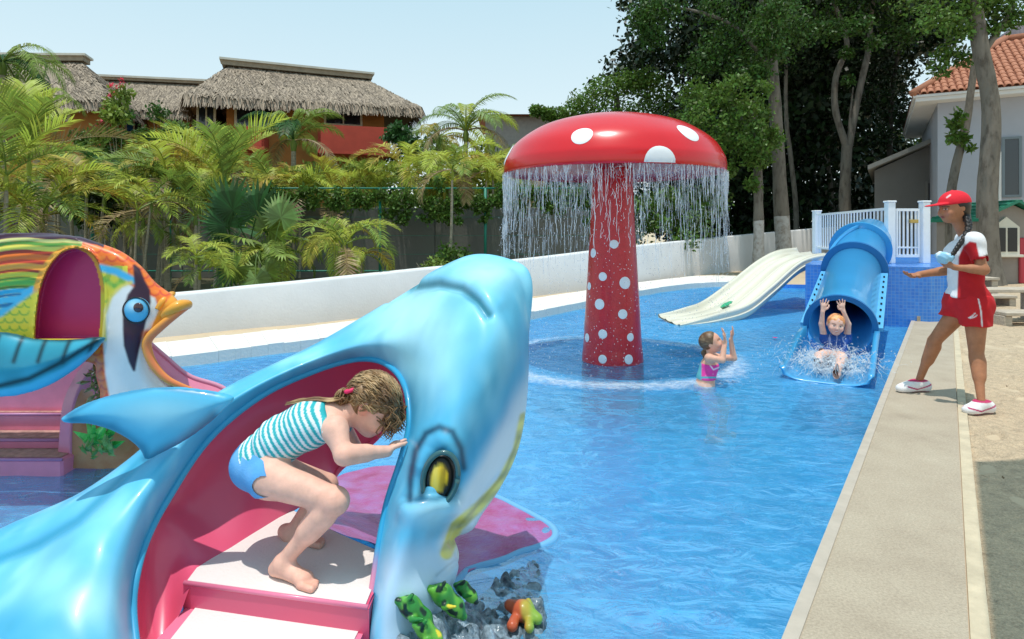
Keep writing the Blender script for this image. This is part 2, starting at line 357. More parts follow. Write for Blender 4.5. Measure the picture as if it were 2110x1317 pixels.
# far curved coping built from cut stones
fi = catmull(np.array(left_in+far_in), 53); fo = catmull(np.array(left_out+far_out), 53); fi = fi+(fi-fo)*.10
cop = thing('pool_coping', (0, 9, 0), 'whitewashed curved stone edging along the far side of the pool', 'coping'); cop['kind'] = 'structure'; del cop['category']
for i in range(0, 52):
    p = [fi[i], fi[i+1], fo[i+1], fo[i]]; c = sum(p)/4; p = [c+(q-c)*.994 for q in p]; h = .012*rnd.random()
    mb = MB(); mb.prism(p, -.12, .02+h); mb.build('coping_stone', m_coping, cop)
# sand right of the deck: lumpy real surface with footprints
nx, ny = 150, 190
s = np.linspace(0, 1, nx)**1.5*9; y = 1.0+np.linspace(0, 1, ny)**1.6*17
S, Y = np.meshgrid(s, y, indexing='ij'); X = R0[0]+.075+(Y-2.07)*dk+S
X = np.where(Y > 9.5, np.maximum(X, R0[0]+dk*7.35+.3+S+(Y-9.5)*.72), X)
P = np.stack([X, Y, 0*X], -1); Z = -.020+.010*vnoise(P, 1.5)+.012*vnoise(P, 5, 3)+.011*vnoise(P, 13, 5)
for _ in range(240):
    cx, cy = rnd.uniform(1.7, 9), rnd.uniform(1.5, 10); a = rnd.uniform(0, PI); dx = (X-cx)*math.cos(a)+(Y-cy)*math.sin(a); dy = -(X-cx)*math.sin(a)+(Y-cy)*math.cos(a)
    q = (dx/.13)**2+(dy/.05)**2; Z += -.026*np.exp(-q*1.2)+.014*np.exp(-(np.sqrt(q)-1.5)**2*3)
P[..., 2] = Z; obj('sand', P.reshape(-1, 3), grid_faces(nx, ny)[:, ::-1], m_sandfoot, kind='structure')

# white boundary wall following the far side
wb = [(360, 605, 688), (520, 589, 672), (665, 575, 660), (885, 552, 634), (1098, 532, 608), (1290, 509, 586), (1451, 492, 564), (1600, 478, 551), (1760, 466, 541)]
pb = [G(x, yb) for x, yt, yb in wb]; zt = [H-(yt-YH)/F*p[1] for (x, yt, yb), p in zip(wb, pb)]
base = np.array([[p[0], p[1]] for p in pb]); zt = np.array(zt)
ext = base[0]+(base[0]-base[1])*3; ext2 = base[-1]+(base[-1]-base[-2])*1.6
base = np.vstack([ext, base, ext2]); zt = np.concatenate([[zt[0]-.05], zt, [zt[-1]+.05]])
base = catmull(base, 60); zt = catmull(zt[:, None], 60)[:, 0]
T = np.gradient(base, axis=0); Nn = np.stack([-T[:, 1], T[:, 0]], 1); Nn /= np.linalg.norm(Nn, axis=1)[:, None]
prof = [(0, -.2), (0, 'a'), (.02, 'b'), (.05, 'c'), (.17, 'c'), (.20, 'b'), (.22, 'a'), (.22, -.2)]
rows = []
for i in range(60):
    r = []
    for d, z in prof:
        zz = z if not isinstance(z, str) else zt[i]-{'a': .04, 'b': .01, 'c': 0}[z]
        r.append([base[i, 0]+Nn[i, 0]*d, base[i, 1]+Nn[i, 1]*d, zz])
    rows.append(r)
R = np.array(rows)
wall = solo('boundary_wall', R.reshape(-1, 3), grid_faces(60, len(prof)), m_white, 'low white rendered wall curving behind the far side of the pool', 'wall', smooth=True)
WALLP = base
# planting bed behind it
bed = [tuple(p+q*.21) for p, q in zip(base[::3], Nn[::3])]; bed = bed[::-1]
tess('planting_bed', [(-60, 3), (-60, 60), (60, 60), (bed[0][0], bed[0][1]+8)]+bed[:1]+bed[1:], None, -.022, m_soil) if False else None
poly = [tuple(b) for b in bed]+[(-40, bed[-1][1]-3), (-40, 60), (34, 60), (24, 29)]
tess('planting_bed', poly, None, -.02, m_soil)

# ================================================================= WATER
wm = bpy.data.materials.new('pool water'); wm.use_nodes = True; t, N, L = nodes(wm); N.clear()
out = N.new('ShaderNodeOutputMaterial'); tr = N.new('ShaderNodeBsdfTransparent'); tr.inputs[0].default_value = (.70, .93, .98, 1)
gl = N.new('ShaderNodeBsdfGlossy'); gl.inputs['Roughness'].default_value = .09; gl.inputs[0].default_value = (.9, .95, 1, 1)
df = N.new('ShaderNodeBsdfDiffuse'); df.inputs[0].default_value = (.10, .48, .86, 1)
tc = N.new('ShaderNodeTexCoord'); mp = N.new('ShaderNodeMapping'); mp.inputs['Scale'].default_value = (1, 1.6, 1); mp.inputs['Rotation'].default_value = (0, 0, .25); L.new(tc.outputs['Object'], mp.inputs[0])
n1 = N.new('ShaderNodeTexNoise'); n1.inputs['Scale'].default_value = 5.5; n1.inputs['Detail'].default_value = 6; n1.inputs['Distortion'].default_value = .8; L.new(mp.outputs[0], n1.inputs[0])
bp = N.new('ShaderNodeBump'); bp.inputs['Strength'].default_value = .38; bp.inputs['Distance'].default_value = .05; L.new(n1.outputs[0], bp.inputs['Height']); L.new(bp.outputs[0], gl.inputs['Normal'])
fr = N.new('ShaderNodeFresnel'); fr.inputs[0].default_value = 1.31; L.new(bp.outputs[0], fr.inputs['Normal'])
fm = N.new('ShaderNodeMath'); fm.operation = 'MULTIPLY'; fm.inputs[1].default_value = .30; L.new(fr.outputs[0], fm.inputs[0])
m1 = N.new('ShaderNodeMixShader'); L.new(tr.outputs[0], m1.inputs[1]); L.new(df.outputs[0], m1.inputs[2])
n2 = N.new('ShaderNodeTexNoise'); n2.inputs['Scale'].default_value = 5; n2.inputs['Detail'].default_value = 8; n2.inputs['Roughness'].default_value = .7; n2.inputs['Distortion'].default_value = 1.6; L.new(mp.outputs[0], n2.inputs[0])
mr = N.new('ShaderNodeMapRange'); mr.inputs[1].default_value = .42; mr.inputs[2].default_value = .72; mr.inputs[3].default_value = .40; mr.inputs[4].default_value = .78; L.new(n2.outputs[0], mr.inputs[0]); L.new(mr.outputs[0], m1.inputs[0])
m2 = N.new('ShaderNodeMixShader'); L.new(fm.outputs[0], m2.inputs[0]); L.new(m1.outputs[0], m2.inputs[1]); L.new(gl.outputs[0], m2.inputs[2]); L.new(m2.outputs[0], out.inputs[0])
# rippled sheet with real small waves
nu, nv = 330, 420
yy = 1.2+np.linspace(0, 1, nv)**1.55*16.2; uu = np.linspace(-1, 1, nu)
Yg, Ug = np.meshgrid(yy, uu, indexing='ij'); Xg = Ug*(Yg*.95+1.2)
P = np.stack([Xg, Yg*1.25, 0*Xg], -1)
mush = G(1262, 742, WATER_Z); r = np.hypot(Xg-mush[0], Yg-mush[1])
Zg = WATER_Z+.006*vnoise(P, 2.3, 1)+.0045*vnoise(P, 5.1, 2)+.003*vnoise(P, 11., 3)+.012*np.exp(-((r-1.2)/.10)**2)*(1+.6*vnoise(P, 9, 4))+.006*np.sin((r-1.2)*26)*np.exp(-np.abs(r-1.2)/.5)
P = np.stack([Xg, Yg, Zg], -1).reshape(-1, 3); Fg = grid_faces(nv, nu)
cen = P[Fg].mean(1); keep = inside(cen[:, 0], cen[:, 1], [tuple(c) for c in (np.array(pool))])
# keep also faces that touch the pool so the sheet tucks under the coping
anyin = np.stack([inside(P[Fg[:, i], 0], P[Fg[:, i], 1], pool) for i in range(4)]).any(0)
Fg = Fg[anyin]; used = np.unique(Fg); re = np.full(len(P), -1); re[used] = np.arange(len(used))
obj('pool_water', P[used], re[Fg][:, ::-1], wm, kind='structure')

# ================================================================= slide platform, kerbs
P1 = np.array([4.65, 10.0]); P2 = np.array([6.12, 9.25])
pts = [P1, P2, (6.42, 9.30), (9.6, 14.2), (7.35, 15.1), (6.6, 13.4)]
mb = MB(); mb.prism(pts, -.62, .77); mb.prism([P1+(.0, .0), P2, (6.42, 9.3), (6.47, 9.36), (9.62, 14.15), (7.35, 15.12), (6.58, 13.42)], .772, .80)
plat = mb.solo('slide_platform', m_tile, 'blue mosaic tiled platform that both water slides start from', 'platform')
mb = MB(); mb.prism([(6.425, 9.25), (6.52, 9.25), (6.56, 9.36), (6.465, 9.36)], -.02, .83)
mb.solo('corner_pillar', m_wpaint, 'slim white pillar at the right corner of the blue tiled platform', 'pillar')
mb = MB(); mb.prism([(5.97, 9.30), (6.62, 9.30), (6.72, 9.44), (6.05, 9.44)], .0, .075)
mb.solo('deck_kerb', m_conc, 'low concrete kerb closing the far end of the poolside path', 'kerb')

# white picket fence with gate on the platform
def fence():
    t = thing('picket_fence', (6.4, 11, .8), 'white metal railing with gate standing on the blue platform behind the tunnel slide', 'railing')
    pz = .80
    def post(x, y, h, w=.075):
        mb = MB(); mb.box((x-w, y-w, pz), (x+w, y+w, pz+h), bev=.008); mb.box((x-w-.012, y-w-.012, pz+h+.001), (x+w+.012, y+w+.012, pz+h+.03), bev=.008); return mb.build('post', m_wpaint, t)
    A = np.array([7.15, 14.8]); B = np.array([6.24, 10.42]); Cc = np.array([6.80, 10.40]); D = np.array([7.9, 12.1])
    post(*A, .98); post(*B, 1.0, .062); post(*Cc, 1.0, .062); post(*D, .95, .05)
    def run(a, b, n, parent, h0=.14, h1=.9, m=.1, mid=None):
        d = b-a; Ln = np.linalg.norm(d); d = d/Ln; nr = np.array([-d[1], d[0]])
        def rail(z, hh=.022, ww=.02):
            mb = MB(); p = [a+d*m+nr*ww, a+d*m-nr*ww, b-d*m-nr*ww, b-d*m+nr*ww]; mb.prism(p, pz+z-hh, pz+z+hh); mb.build('rail', m_wpaint, parent)
        rail(h0); rail(h1)
        if mid: rail(mid, .014, .014)
        for i in range(n):
            p = a+d*(m+(Ln-2*m)*(i+.5)/n); mb = MB(); mb.box((p[0]-.011, p[1]-.011, pz+h0+.022), (p[0]+.011, p[1]+.011, pz+h1-.022)); mb.build('baluster', m_wpaint, parent)
    run(A, B, 24, t); run(Cc, D, 9, t)
    g = obj('gate', *(lambda mb: (mb.V(), mb.f))(MB().box((B[0]+.09, B[1]-.035, pz+.1), (B[0]+.115, B[1]-.005, pz+.9)).box((Cc[0]-.115, B[1]-.035, pz+.1), (Cc[0]-.09, B[1]-.005, pz+.9))), m_wpaint, t, smooth=False)
    run(B+(.02, -.02), Cc+(-.02, -.0), 5, g, .12, .88, .095, .26)
    mb = MB(); mb.box((6.52, 10.33, pz+.66), (6.66, 10.37, pz+.72), bev=.006); mb.build('latch', M('brass latch', (.5, .36, .12), .35, metal=.8), g)
fence()

# ================================================================= white water slide
m_gel = M('cream gelcoat', (.80, .75, .61), .22, coat=.5, var=.05, vs=3, col2=(.72, .68, .56))
def white_slide():
    fa = [W(1640, 517, 13.4), W(1600, 524, 12.8), W(1560, 545, 12.4), W(1505, 588, 11.7), W(1455, 625, 11), W(1420, 640, 10.5), W(1357, 650, 10.05)]
    ne = [W(1735, 527, 12.0), W(1700, 531, 11.5), W(1650, 546, 11.2), W(1590, 597, 10.7), W(1540, 636, 10.3), W(1480, 655, 9.95), W(1400, 671, 9.6)]
    fa = catmull(np.array(fa), 70); ne = catmull(np.array(ne), 70)
    prof = [(0, -.14), (-.03, .0), (-.035, .05), (-.01, .075), (.03, .06), (.06, -.01), (.12, -.045), (.2, -.055), (.28, -.04), (.325, -.005), (.345, .022), (.365, -.005), (.41, -.04), (.5, -.055), (.58, -.04), (.625, -.005), (.645, .022), (.665, -.005), (.72, -.04), (.8, -.055), (.88, -.045), (.94, -.01), (.97, .06), (1.01, .075), (1.035, .05), (1.03, .0), (1.025, -.02), (1.05, -.03), (1.05, -.05), (1.0, -.14)]
    s = np.linspace(0, 1, 70); fl = 1-sstep(s, .82, 1)*.75
    pf = catmull(np.array(prof), 90)
    V = fa[:, None, :]*(1-pf[None, :, :1])+ne[:, None, :]*pf[None, :, :1]; V[..., 2] += pf[None, :, 1]*fl[:, None]
    t = thing('water_slide', ne[-1]*[1, 1, 0], 'cream three lane open slide running down from the blue platform into the pool', 'slide')
    obj('slide_bed', V.reshape(-1, 3), np.concatenate([grid_faces(70, 90, True)[:, ::-1]]), m_gel, t)
    c = fa[46]*.55+ne[44]*.45; 
    mb = MB(); Rr = .075; Pb = []; 
    for k in range(22):
        a = k/22*2*PI; q = .095+(.012 if k % 2 else -.012); Pb.append(c+np.array([math.cos(a)*q, math.sin(a)*q*1.1, math.cos(a)*.05-.005]))
    Pb = np.array(Pb); V = np.vstack([Pb, Pb+[0, 0, .012], [c+[0, 0, .015]]]); mb.put(V, [(k, (k+1) % 22, 22+(k+1) % 22, 22+k) for k in range(22)]+[(22+k, 22+(k+1) % 22, 44) for k in range(22)])
    mb.build('slide_emblem', M('green emblem', (.02, .36, .16), .4, var=.3, vs=40), t)
white_slide()

# ================================================================= tunnel slide
m_tub = M('blue gelcoat', (.055, .36, .70), .28, coat=.4, var=.05, vs=2)
m_tubd = M('blue flange', (.015, .16, .42), .4, var=.05, vs=3)
m_tubl = M('pale blue flange', (.11, .42, .72), .4, var=.06, vs=5)
EX = np.array([3.77, 7.25, .235]); R2 = np.array([4.96, 9.15, .755]); R3 = np.array([5.60, 10.15, 1.03])
def tunnel():
    t = thing('tunnel_slide', (EX[0], EX[1], WATER_Z), 'blue enclosed tunnel slide with open chute that the boy shoots out of', 'slide')
    def frame(d):
        d = norm(d); s = norm(np.cross(d, [0, 0, 1])); return d, s, np.cross(s, d)
    def arc(c, d, r, a0, a1, n): 
        d, s, u = frame(d); a = np.linspace(a0, a1, n); return c+r*(np.cos(a)[:, None]*s+np.sin(a)[:, None]*u)
    d1 = R2-EX; d2 = R3-R2
    def pipe(name, A, B, da, db, r, th, m, n=56):
        ro = [arc(A, da, r, 0, 2*PI, n+1)[:-1], arc(B, db, r, 0, 2*PI, n+1)[:-1], arc(B, db, r-th, 0, 2*PI, n+1)[:-1], arc(A, da, r-th, 0, 2*PI, n+1)[:-1]]
        V = np.concatenate(ro+[ro[0]]); Fs = grid_faces(5, n, True); o = obj(name, V, Fs, m, t); return o
    dm = norm(norm(d1)+norm(d2))
    for o in (pipe('tube_section', EX, R2, d1, dm, .345, .02, m_tub), pipe('tube_section', R2, R3, dm, d2, .365, .02, m_tub)): pass
    b2 = R3+norm(d2)*.75+np.array([.1, 0, -.02]); pipe('tube_section', R3, b2, d2, d2, .37, .02, m_tub)
    def ring(c, d, ri, ro, w, m, name='ring_flange', a0=0, a1=2*PI, n=60):
        dd = norm(d); full = a1-a0 > 6; rr = []
        for (q, r) in ((-w, ri), (-w, ro), (w, ro), (w, ri)): rr.append(arc(c+dd*q, d, r, a0, a1, n+1)[:(-1 if full else None)])
        rr.append(rr[0]); V = np.concatenate(rr); k = n if full else n+1
        o = obj(name, V, grid_faces(5, k, full)[:, ::-1], m, t, smooth=False); return o
    ring(R2, dm, .34, .435, .028, m_tubd); ring(R3, d2, .34, .45, .03, m_tub); ring(EX-norm(d1)*.005, d1, .325, .385, .02, m_tubd, 'mouth_lip', -.12, PI+.12)
    V = np.concatenate([arc(b2, d2, .36, 0, 2*PI, 24), arc(b2+norm(d2)*.02, d2, .36, 0, 2*PI, 24)]); obj('added_end_disc', V, [tuple(range(24)), tuple(range(25, 49))[::-1]]+[(i, i+1, 26+i, 25+i) for i in range(24)], m_tubd, t, smooth=False)  # added disc closing the far end, keeps light out of the tube
    # strap over the upper section
    d, s, u = frame(d2); mid = R3+norm(d2)*.05
    a = np.linspace(.1, 1.55, 14); V = []
    for i, aa in enumerate(a):
        for (q, r) in ((-.05, .372), (-.05, .41), (.05, .41), (.05, .372)):
            c = R2+d2*(.15+.85*i/13); V.append(c+norm(d2)*q+(r)*(math.cos(PI-aa)*s+math.sin(PI-aa)*u))
    obj('strap_seam', V, grid_faces(14, 4, True), m_tub, t, smooth=False)
    # long side flanges with bolts
    d, s, u = frame(d1)
    for sg in (-1, 1):
        V = []
        for k, q in ((0, .02), (1, .97)):
            c = EX+d1*q+u*(-.02 if sg < 0 else -.02)
            for (x, z) in ((.33, -.02), (.425, -.02), (.425, .02), (.33, .02)): V.append(c+s*sg*x+u*z)
        o = obj('side_flange', V, [(0, 1, 5, 4), (1, 2, 6, 5), (2, 3, 7, 6), (3, 0, 4, 7), (3, 2, 1, 0), (4, 5, 6, 7)], m_tubl, t, smooth=False)
        V0, F0 = tube([u*0, u*.02], .012, 8); V0 = V0; bm = mesh('bolt', V0, F0, m_dark, False)
        for i in range(9):
            b = link(bpy.data.objects.new('bolt', bm)); b.parent = o
            b.location = tuple(EX+d1*(.07+.1*i)+s*sg*.385+u*.005-ORG[t.name])
    # open exit chute
    n = 26; path = []
    hd = norm([-d1[0], -d1[1], 0])
    for i in range(n):
        q = i/(n-1); L = 1.62*q; z = EX[2]-.345-.05*sstep(np.array(q), 0, .7)*1.0
        path.append(np.array([EX[0], EX[1], 0])+hd*(L-.04)+np.array([0, 0, max(z, -.088)]))
    sd = norm(np.cross([0, 0, 1], hd)); rows = []
    for i, p in enumerate(path):
        q = i/(n-1); wd = .345*(1+.02*q); hs = .31*(1-sstep(np.array(q), .1, 1.0)*.62)
        r = []
        inner = [(1, 1), (.99, .6), (.93, .3), (.78, .1), (.5, .02), (0, 0), (-.5, .02), (-.78, .1), (-.93, .3), (-.99, .6), (-1, 1)]
        for (a, b) in inner: r.append(p+sd*a*wd+np.array([0, 0, b*hs]))
        for (a, b) in ((-1.0, 1), (-1.14, .98), (-1.15, .8), (-1.08, .72), (-1.04, .3), (-.6, -.12), (0, -.15), (.6, -.12), (1.04, .3), (1.08, .72), (1.15, .8), (1.14, .98)): r.append(p+sd*a*wd+np.array([0, 0, b*hs]))
        rows.append(r)
    Rw = np.array(rows); k = Rw.shape[1]; Fs = grid_faces(n, k, True)
    obj('exit_chute', Rw.reshape(-1, 3), [tuple(f) for f in Fs]+[tuple(range((n-1)*k, n*k))], m_tub, t)
    return hd, sd, path
CH_D, CH_S, CH_P = tunnel()

# ================================================================= mushroom fountain
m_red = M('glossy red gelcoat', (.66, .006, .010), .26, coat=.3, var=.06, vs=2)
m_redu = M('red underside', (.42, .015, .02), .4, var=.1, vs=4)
m_redst = M('wet red stem', (.60, .01, .022), .3, coat=.3, var=.1, vs=14, bump=.35, bs=60)
m_spot = M('white spot paint', (.83, .83, .84), .35, var=.04, vs=8)
def lathe(c, prof, n): 
    a = np.arange(n)*2*PI/n; V = np.array([[c[0]+r*math.cos(x), c[1]+r*math.sin(x), z] for r, z in prof for x in a]); return V, grid_faces(len(prof), n, True)
def mushroom():
    c = mush; t = thing('mushroom_fountain', c, 'giant red toadstool fountain with white spots raining water into the pool', 'fountain')
    dome = catmull(np.array([(1.195, 1.962), (1.207, 1.99), (1.205, 2.06), (1.185, 2.13), (1.10, 2.27), (.96, 2.385), (.78, 2.485), (.55, 2.555), (.3, 2.602), (.12, 2.618), (.004, 2.62)]), 60)
    V, Fs = lathe(c, dome, 128); obj('cap', V, Fs, m_red, t)
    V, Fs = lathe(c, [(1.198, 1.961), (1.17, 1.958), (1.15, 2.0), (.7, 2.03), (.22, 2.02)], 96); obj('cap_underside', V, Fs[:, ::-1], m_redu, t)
    stem = catmull(np.array([(.345, -.62), (.338, -.12), (.32, .1), (.292, .6), (.262, 1.1), (.236, 1.6), (.22, 2.02)]), 40)
    V, Fs = lathe(c, stem, 72); obj('stem', V, Fs, m_redst, t)
    def spot_on(profile, az, s0, r, name='spot', cut=None):
        # a disc hugging the surface of revolution
        P = profile; seg = np.concatenate([[0], np.cumsum(np.hypot(*np.diff(P, axis=0).T))]); V = []; rings = 7; nn = 28
        for i in range(rings):
            for j in range(nn):
                rr = r*(i+.02)/(rings-1.); a = j*2*PI/nn; ds = rr*math.sin(a); s = np.clip(s0+ds, .012, seg[-1]); R_ = np.interp(s, seg, P[:, 0]); z = np.interp(s, seg, P[:, 1])
                if cut and s0+ds < .02: pass
                dr = np.interp(s+.01, seg, P[:, 0])-R_; dz = np.interp(s+.01, seg, P[:, 1])-z; nr = norm([dz, -dr]); off = .006-.004*(i == rings-1)
                A = az+rr*math.cos(a)/max(R_, .05); V.append([c[0]+(R_+nr[0]*off)*math.cos(A), c[1]+(R_+nr[0]*off)*math.sin(A), z+nr[1]*off])
        obj(name, V, grid_faces(rings, nn, True), m_spot, t)
    segd = lambda P: np.concatenate([[0], np.cumsum(np.hypot(*np.diff(P, axis=0).T))])
    def place(P, x, y, rpx, guess=None):   # find the surface point seen at a pixel
        best = None; sg = segd(P)
        for s in np.linspace(.01, sg[-1], 160):
            R_ = np.interp(s, sg, P[:, 0]); z = np.interp(s, sg, P[:, 1])
            az = np.linspace(-PI*.98, -.02, 200); X = c[0]+R_*np.cos(az); Y = c[1]+R_*np.sin(az); u, v = pix(np.stack([X, Y, 0*X+z], -1)); dd = (u-x)**2+(v-y)**2; i = dd.argmin()
            if best is None or dd[i] < best[0]: best = (dd[i], az[i], s, Y[i])
        spot_on(P, best[1], best[2], rpx*best[3]/F)
    for x, y, r in ((1200, 279, 23), (1362, 335, 35), (1046, 318, 24), (1418, 272, 26)): place(dome, x, y, r)
    for az, s in ((.6, .5), (1.9, .7), (2.8, .35), (1.2, 1.1)): spot_on(dome, az, s, .15)
    for x, y, r in ((1265, 503, 9), (1222, 521, 9.5), (1242, 571, 9), (1288, 582, 12.5), (1235, 628, 11), (1283, 648, 10), (1242, 687, 9.5), (1299, 694, 8.5), (1209, 697, 9), (1241, 741, 9), (1296, 742, 10), (1214, 590, 8)): place(stem, x, y, r)
    for k in range(8): spot_on(stem, .3+k*.36, .5+(k*.37) % 1.1, .055)
    # the falling curtain
    mb = []; Vs = []; Fsn = []; nvt = 0
    for k in range(1350):
        a = rnd.uniform(0, 2*PI); r0 = 1.2+rnd.gauss(0, .012); L = rnd.choice([.08, .15, .25, .45])*rnd.uniform(.5, 1.1); top = 1.965; z0 = top-(0 if rnd.random() < .35 else rnd.uniform(0, 1)**1.5*.85); m = 12
        fade = .0017 if z0 < 1.4 else .0023
        wob = [rnd.gauss(0, .009) for _ in range(m)]; pts = []
        for i in range(m):
            z = max(z0-L*i/(m-1), -.1); aa = a+sum(wob[:i])*.7/1.2*.6; pts.append((c[0]+(r0+.03*(top-z)*.5)*math.cos(aa), c[1]+(r0+.03*(top-z)*.5)*math.sin(aa), z))
        rad = [fade*(.5+rnd.random()) for _ in range(m)]; rad[0] *= .3; rad[-1] *= .2
        V, Fq = tube(pts, rad, 4, False); Vs.append(V); Fsn.append(np.array(Fq)+nvt); nvt += len(V)
    for k in range(260):  # beaded film on the underside and the head of the stem
        if k < 190: a = rnd.uniform(0, 2*PI); r0 = rnd.uniform(.5, 1.17); z0 = 1.995; L = rnd.uniform(.04, .14)
        else: a = rnd.uniform(0, 2*PI); r0 = .25+rnd.random()*.03; z0 = 2.0; L = rnd.uniform(.05, .25)
        pts = [(c[0]+r0*math.cos(a+i*rnd.gauss(0, .012)), c[1]+r0*math.sin(a), z0-L*i/5) for i in range(6)]
        V, Fq = tube(pts, .0024, 4, False); Vs.append(V); Fsn.append(np.array(Fq)+nvt); nvt += len(V)
    oct_v = np.array([(1, 0, 0), (0, 1, 0), (-1, 0, 0), (0, -1, 0), (0, 0, 1.6), (0, 0, -1.6)]); oct_f = np.array([(0, 1, 4, 4), (1, 2, 4, 4), (2, 3, 4, 4), (3, 0, 4, 4), (1, 0, 5, 5), (2, 1, 5, 5), (3, 2, 5, 5), (0, 3, 5, 5)])
    return Vs, Fsn, nvt
curtain = mushroom()
wet = bpy.data.materials.new('falling water'); wet.use_nodes = True; t_, N, L = nodes(wet); N.clear(); o_ = N.new('ShaderNodeOutputMaterial'); a_ = N.new('ShaderNodeBsdfTransparent'); b_ = N.new('ShaderNodeBsdfPrincipled')
b_.inputs['Base Color'].default_value = (.88, .93, .97, 1); b_.inputs['Roughness'].default_value = .12; x_ = N.new('ShaderNodeMixShader'); x_.inputs[0].default_value = .42; L.new(a_.outputs[0], x_.inputs[1]); L.new(b_.outputs[0], x_.inputs[2]); L.new(x_.outputs[0], o_.inputs[0])
obj('falling_water', np.concatenate(curtain[0]), np.concatenate(curtain[1]), wet, kind='stuff')['label'] = 'curtain of water strands falling from the rim of the red toadstool cap'
def drops(P, r):
    ov = np.array([(1, 0, 0), (0, 1, 0), (-1, 0, 0), (0, -1, 0), (0, 0, 1.5), (0, 0, -1.5)]); of = np.array([(0, 1, 4), (1, 2, 4), (2, 3, 4), (3, 0, 4), (1, 0, 5), (2, 1, 5), (3, 2, 5), (0, 3, 5)])
    P = np.asarray(P); r = np.asarray(r); V = (P[:, None, :]+ov[None]*r[:, None, None]).reshape(-1, 3); Fq = (of[None]+6*np.arange(len(P))[:, None, None]).reshape(-1, 3); return V, Fq
P = []; Rr = []
for k in range(2600):
    a = rnd.uniform(0, 2*PI); z = rnd.uniform(-.1, 1.6); r0 = 1.22+rnd.gauss(0, .03); P.append((mush[0]+r0*math.cos(a), mush[1]+r0*math.sin(a), z)); Rr.append(rnd.uniform(.0022, .0048))
for k in range(230):
    a = rnd.uniform(-PI, 0); z = rnd.uniform(-.08, 1.8); r0 = .36+rnd.random()*.12; P.append((mush[0]+r0*math.cos(a), mush[1]+r0*math.sin(a), z)); Rr.append(rnd.uniform(.0025, .006))
V, Fq = drops(P, Rr); o = obj('water_drops', V, Fq, wet, kind='stuff'); o['label'] = 'loose drops of water falling around the red toadstool'
# foam ring where the curtain lands
m_foam = bpy.data.materials.new('foam'); m_foam.use_nodes = True; t_, N, L = nodes(m_foam); N.clear(); o_ = N.new('ShaderNodeOutputMaterial'); a_ = N.new('ShaderNodeBsdfTransparent'); b_ = N.new('ShaderNodeBsdfDiffuse'); b_.inputs[0].default_value = (.86, .92, .96, 1)
tc = N.new('ShaderNodeTexCoord'); n_ = N.new('ShaderNodeTexNoise'); n_.inputs['Scale'].default_value = 14; n_.inputs['Detail'].default_value = 8; n_.inputs['Roughness'].default_value = .75; L.new(tc.outputs['Object'], n_.inputs[0])
vc = N.new('ShaderNodeVertexColor'); vc.layer_name = 'Col'; ad = N.new('ShaderNodeMath'); ad.operation = 'ADD'; L.new(n_.outputs[0], ad.inputs[0]); L.new(vc.outputs[0], ad.inputs[1]); r_ = N.new('ShaderNodeMapRange'); r_.inputs[1].default_value = .95; r_.inputs[2].default_value = 1.45; r_.inputs[4].default_value = .55; L.new(ad.outputs[0], r_.inputs[0])
x_ = N.new('ShaderNodeMixShader'); L.new(r_.outputs[0], x_.inputs[0]); L.new(a_.outputs[0], x_.inputs[1]); L.new(b_.outputs[0], x_.inputs[2]); L.new(x_.outputs[0], o_.inputs[0])
def foam(name, c, rfun, na, prof, label, z=WATER_Z+.02):
    V = []; col = []
    for (q, d) in prof:
        for i in range(na):
            a = i*2*PI/na; r = rfun(a)+q; V.append((c[0]+r*math.cos(a), c[1]+r*math.sin(a), z+.012*d+.01*vnoise(np.array([math.cos(a)*4, math.sin(a)*4, q*9]), 3))); col.append((d,)*3)
    o = obj(name, V, grid_faces(len(prof), na, True), m_foam, col=np.array(col), kind='stuff'); o['label'] = label
foam('foam_ring', mush, lambda a: 1.25+.02*math.sin(5*a), 160, [(-.34, 0), (-.16, .36), (0, .74), (.12, .62), (.28, .38), (.55, 0)], 'ring of white foam on the water round the toadstool')
foam('foam_patch', mush, lambda a: .36, 60, [(-.05, .5), (.04, .45), (.12, 0)], 'small patch of foam at the foot of the toadstool stem')
# ================================================================= SHARK SLIDE
def wpx(L): return [W(*p) for p in L]
m_gelp = M('painted gelcoat', rough=.36, attr=True, coat=.12, spec=.32, var=.05, vs=5)
m_gelsoft = M('painted gelcoat matt', rough=.35, attr=True, coat=.25, var=.08, vs=6)
m_pink = M('pink gelcoat', (.74, .10, .20), .34, coat=.12, var=.1, vs=2.5, col2=(.68, .09, .17), sss=0)
m_pinkl = M('pale pink gelcoat', (.80, .20, .32), .3, coat=.3, var=.08, vs=3)
m_tread = M('white tread', (.80, .74, .70), .55, var=.06, vs=9, bump=.2, bs=120, col2=(.76, .69, .65))
SH = thing('shark_slide', (-.35, 2.35, WATER_Z), 'big blue shark slide with nose in the air and pink inside, nearest the camera', 'slide')
BL = np.array([.085, .46, .72]); BLL = np.array([.36, .74, .87]); BLD = np.array([.012, .16, .34]); WH = np.array([.74, .79, .83]); YE = np.array([.74, .65, .10])
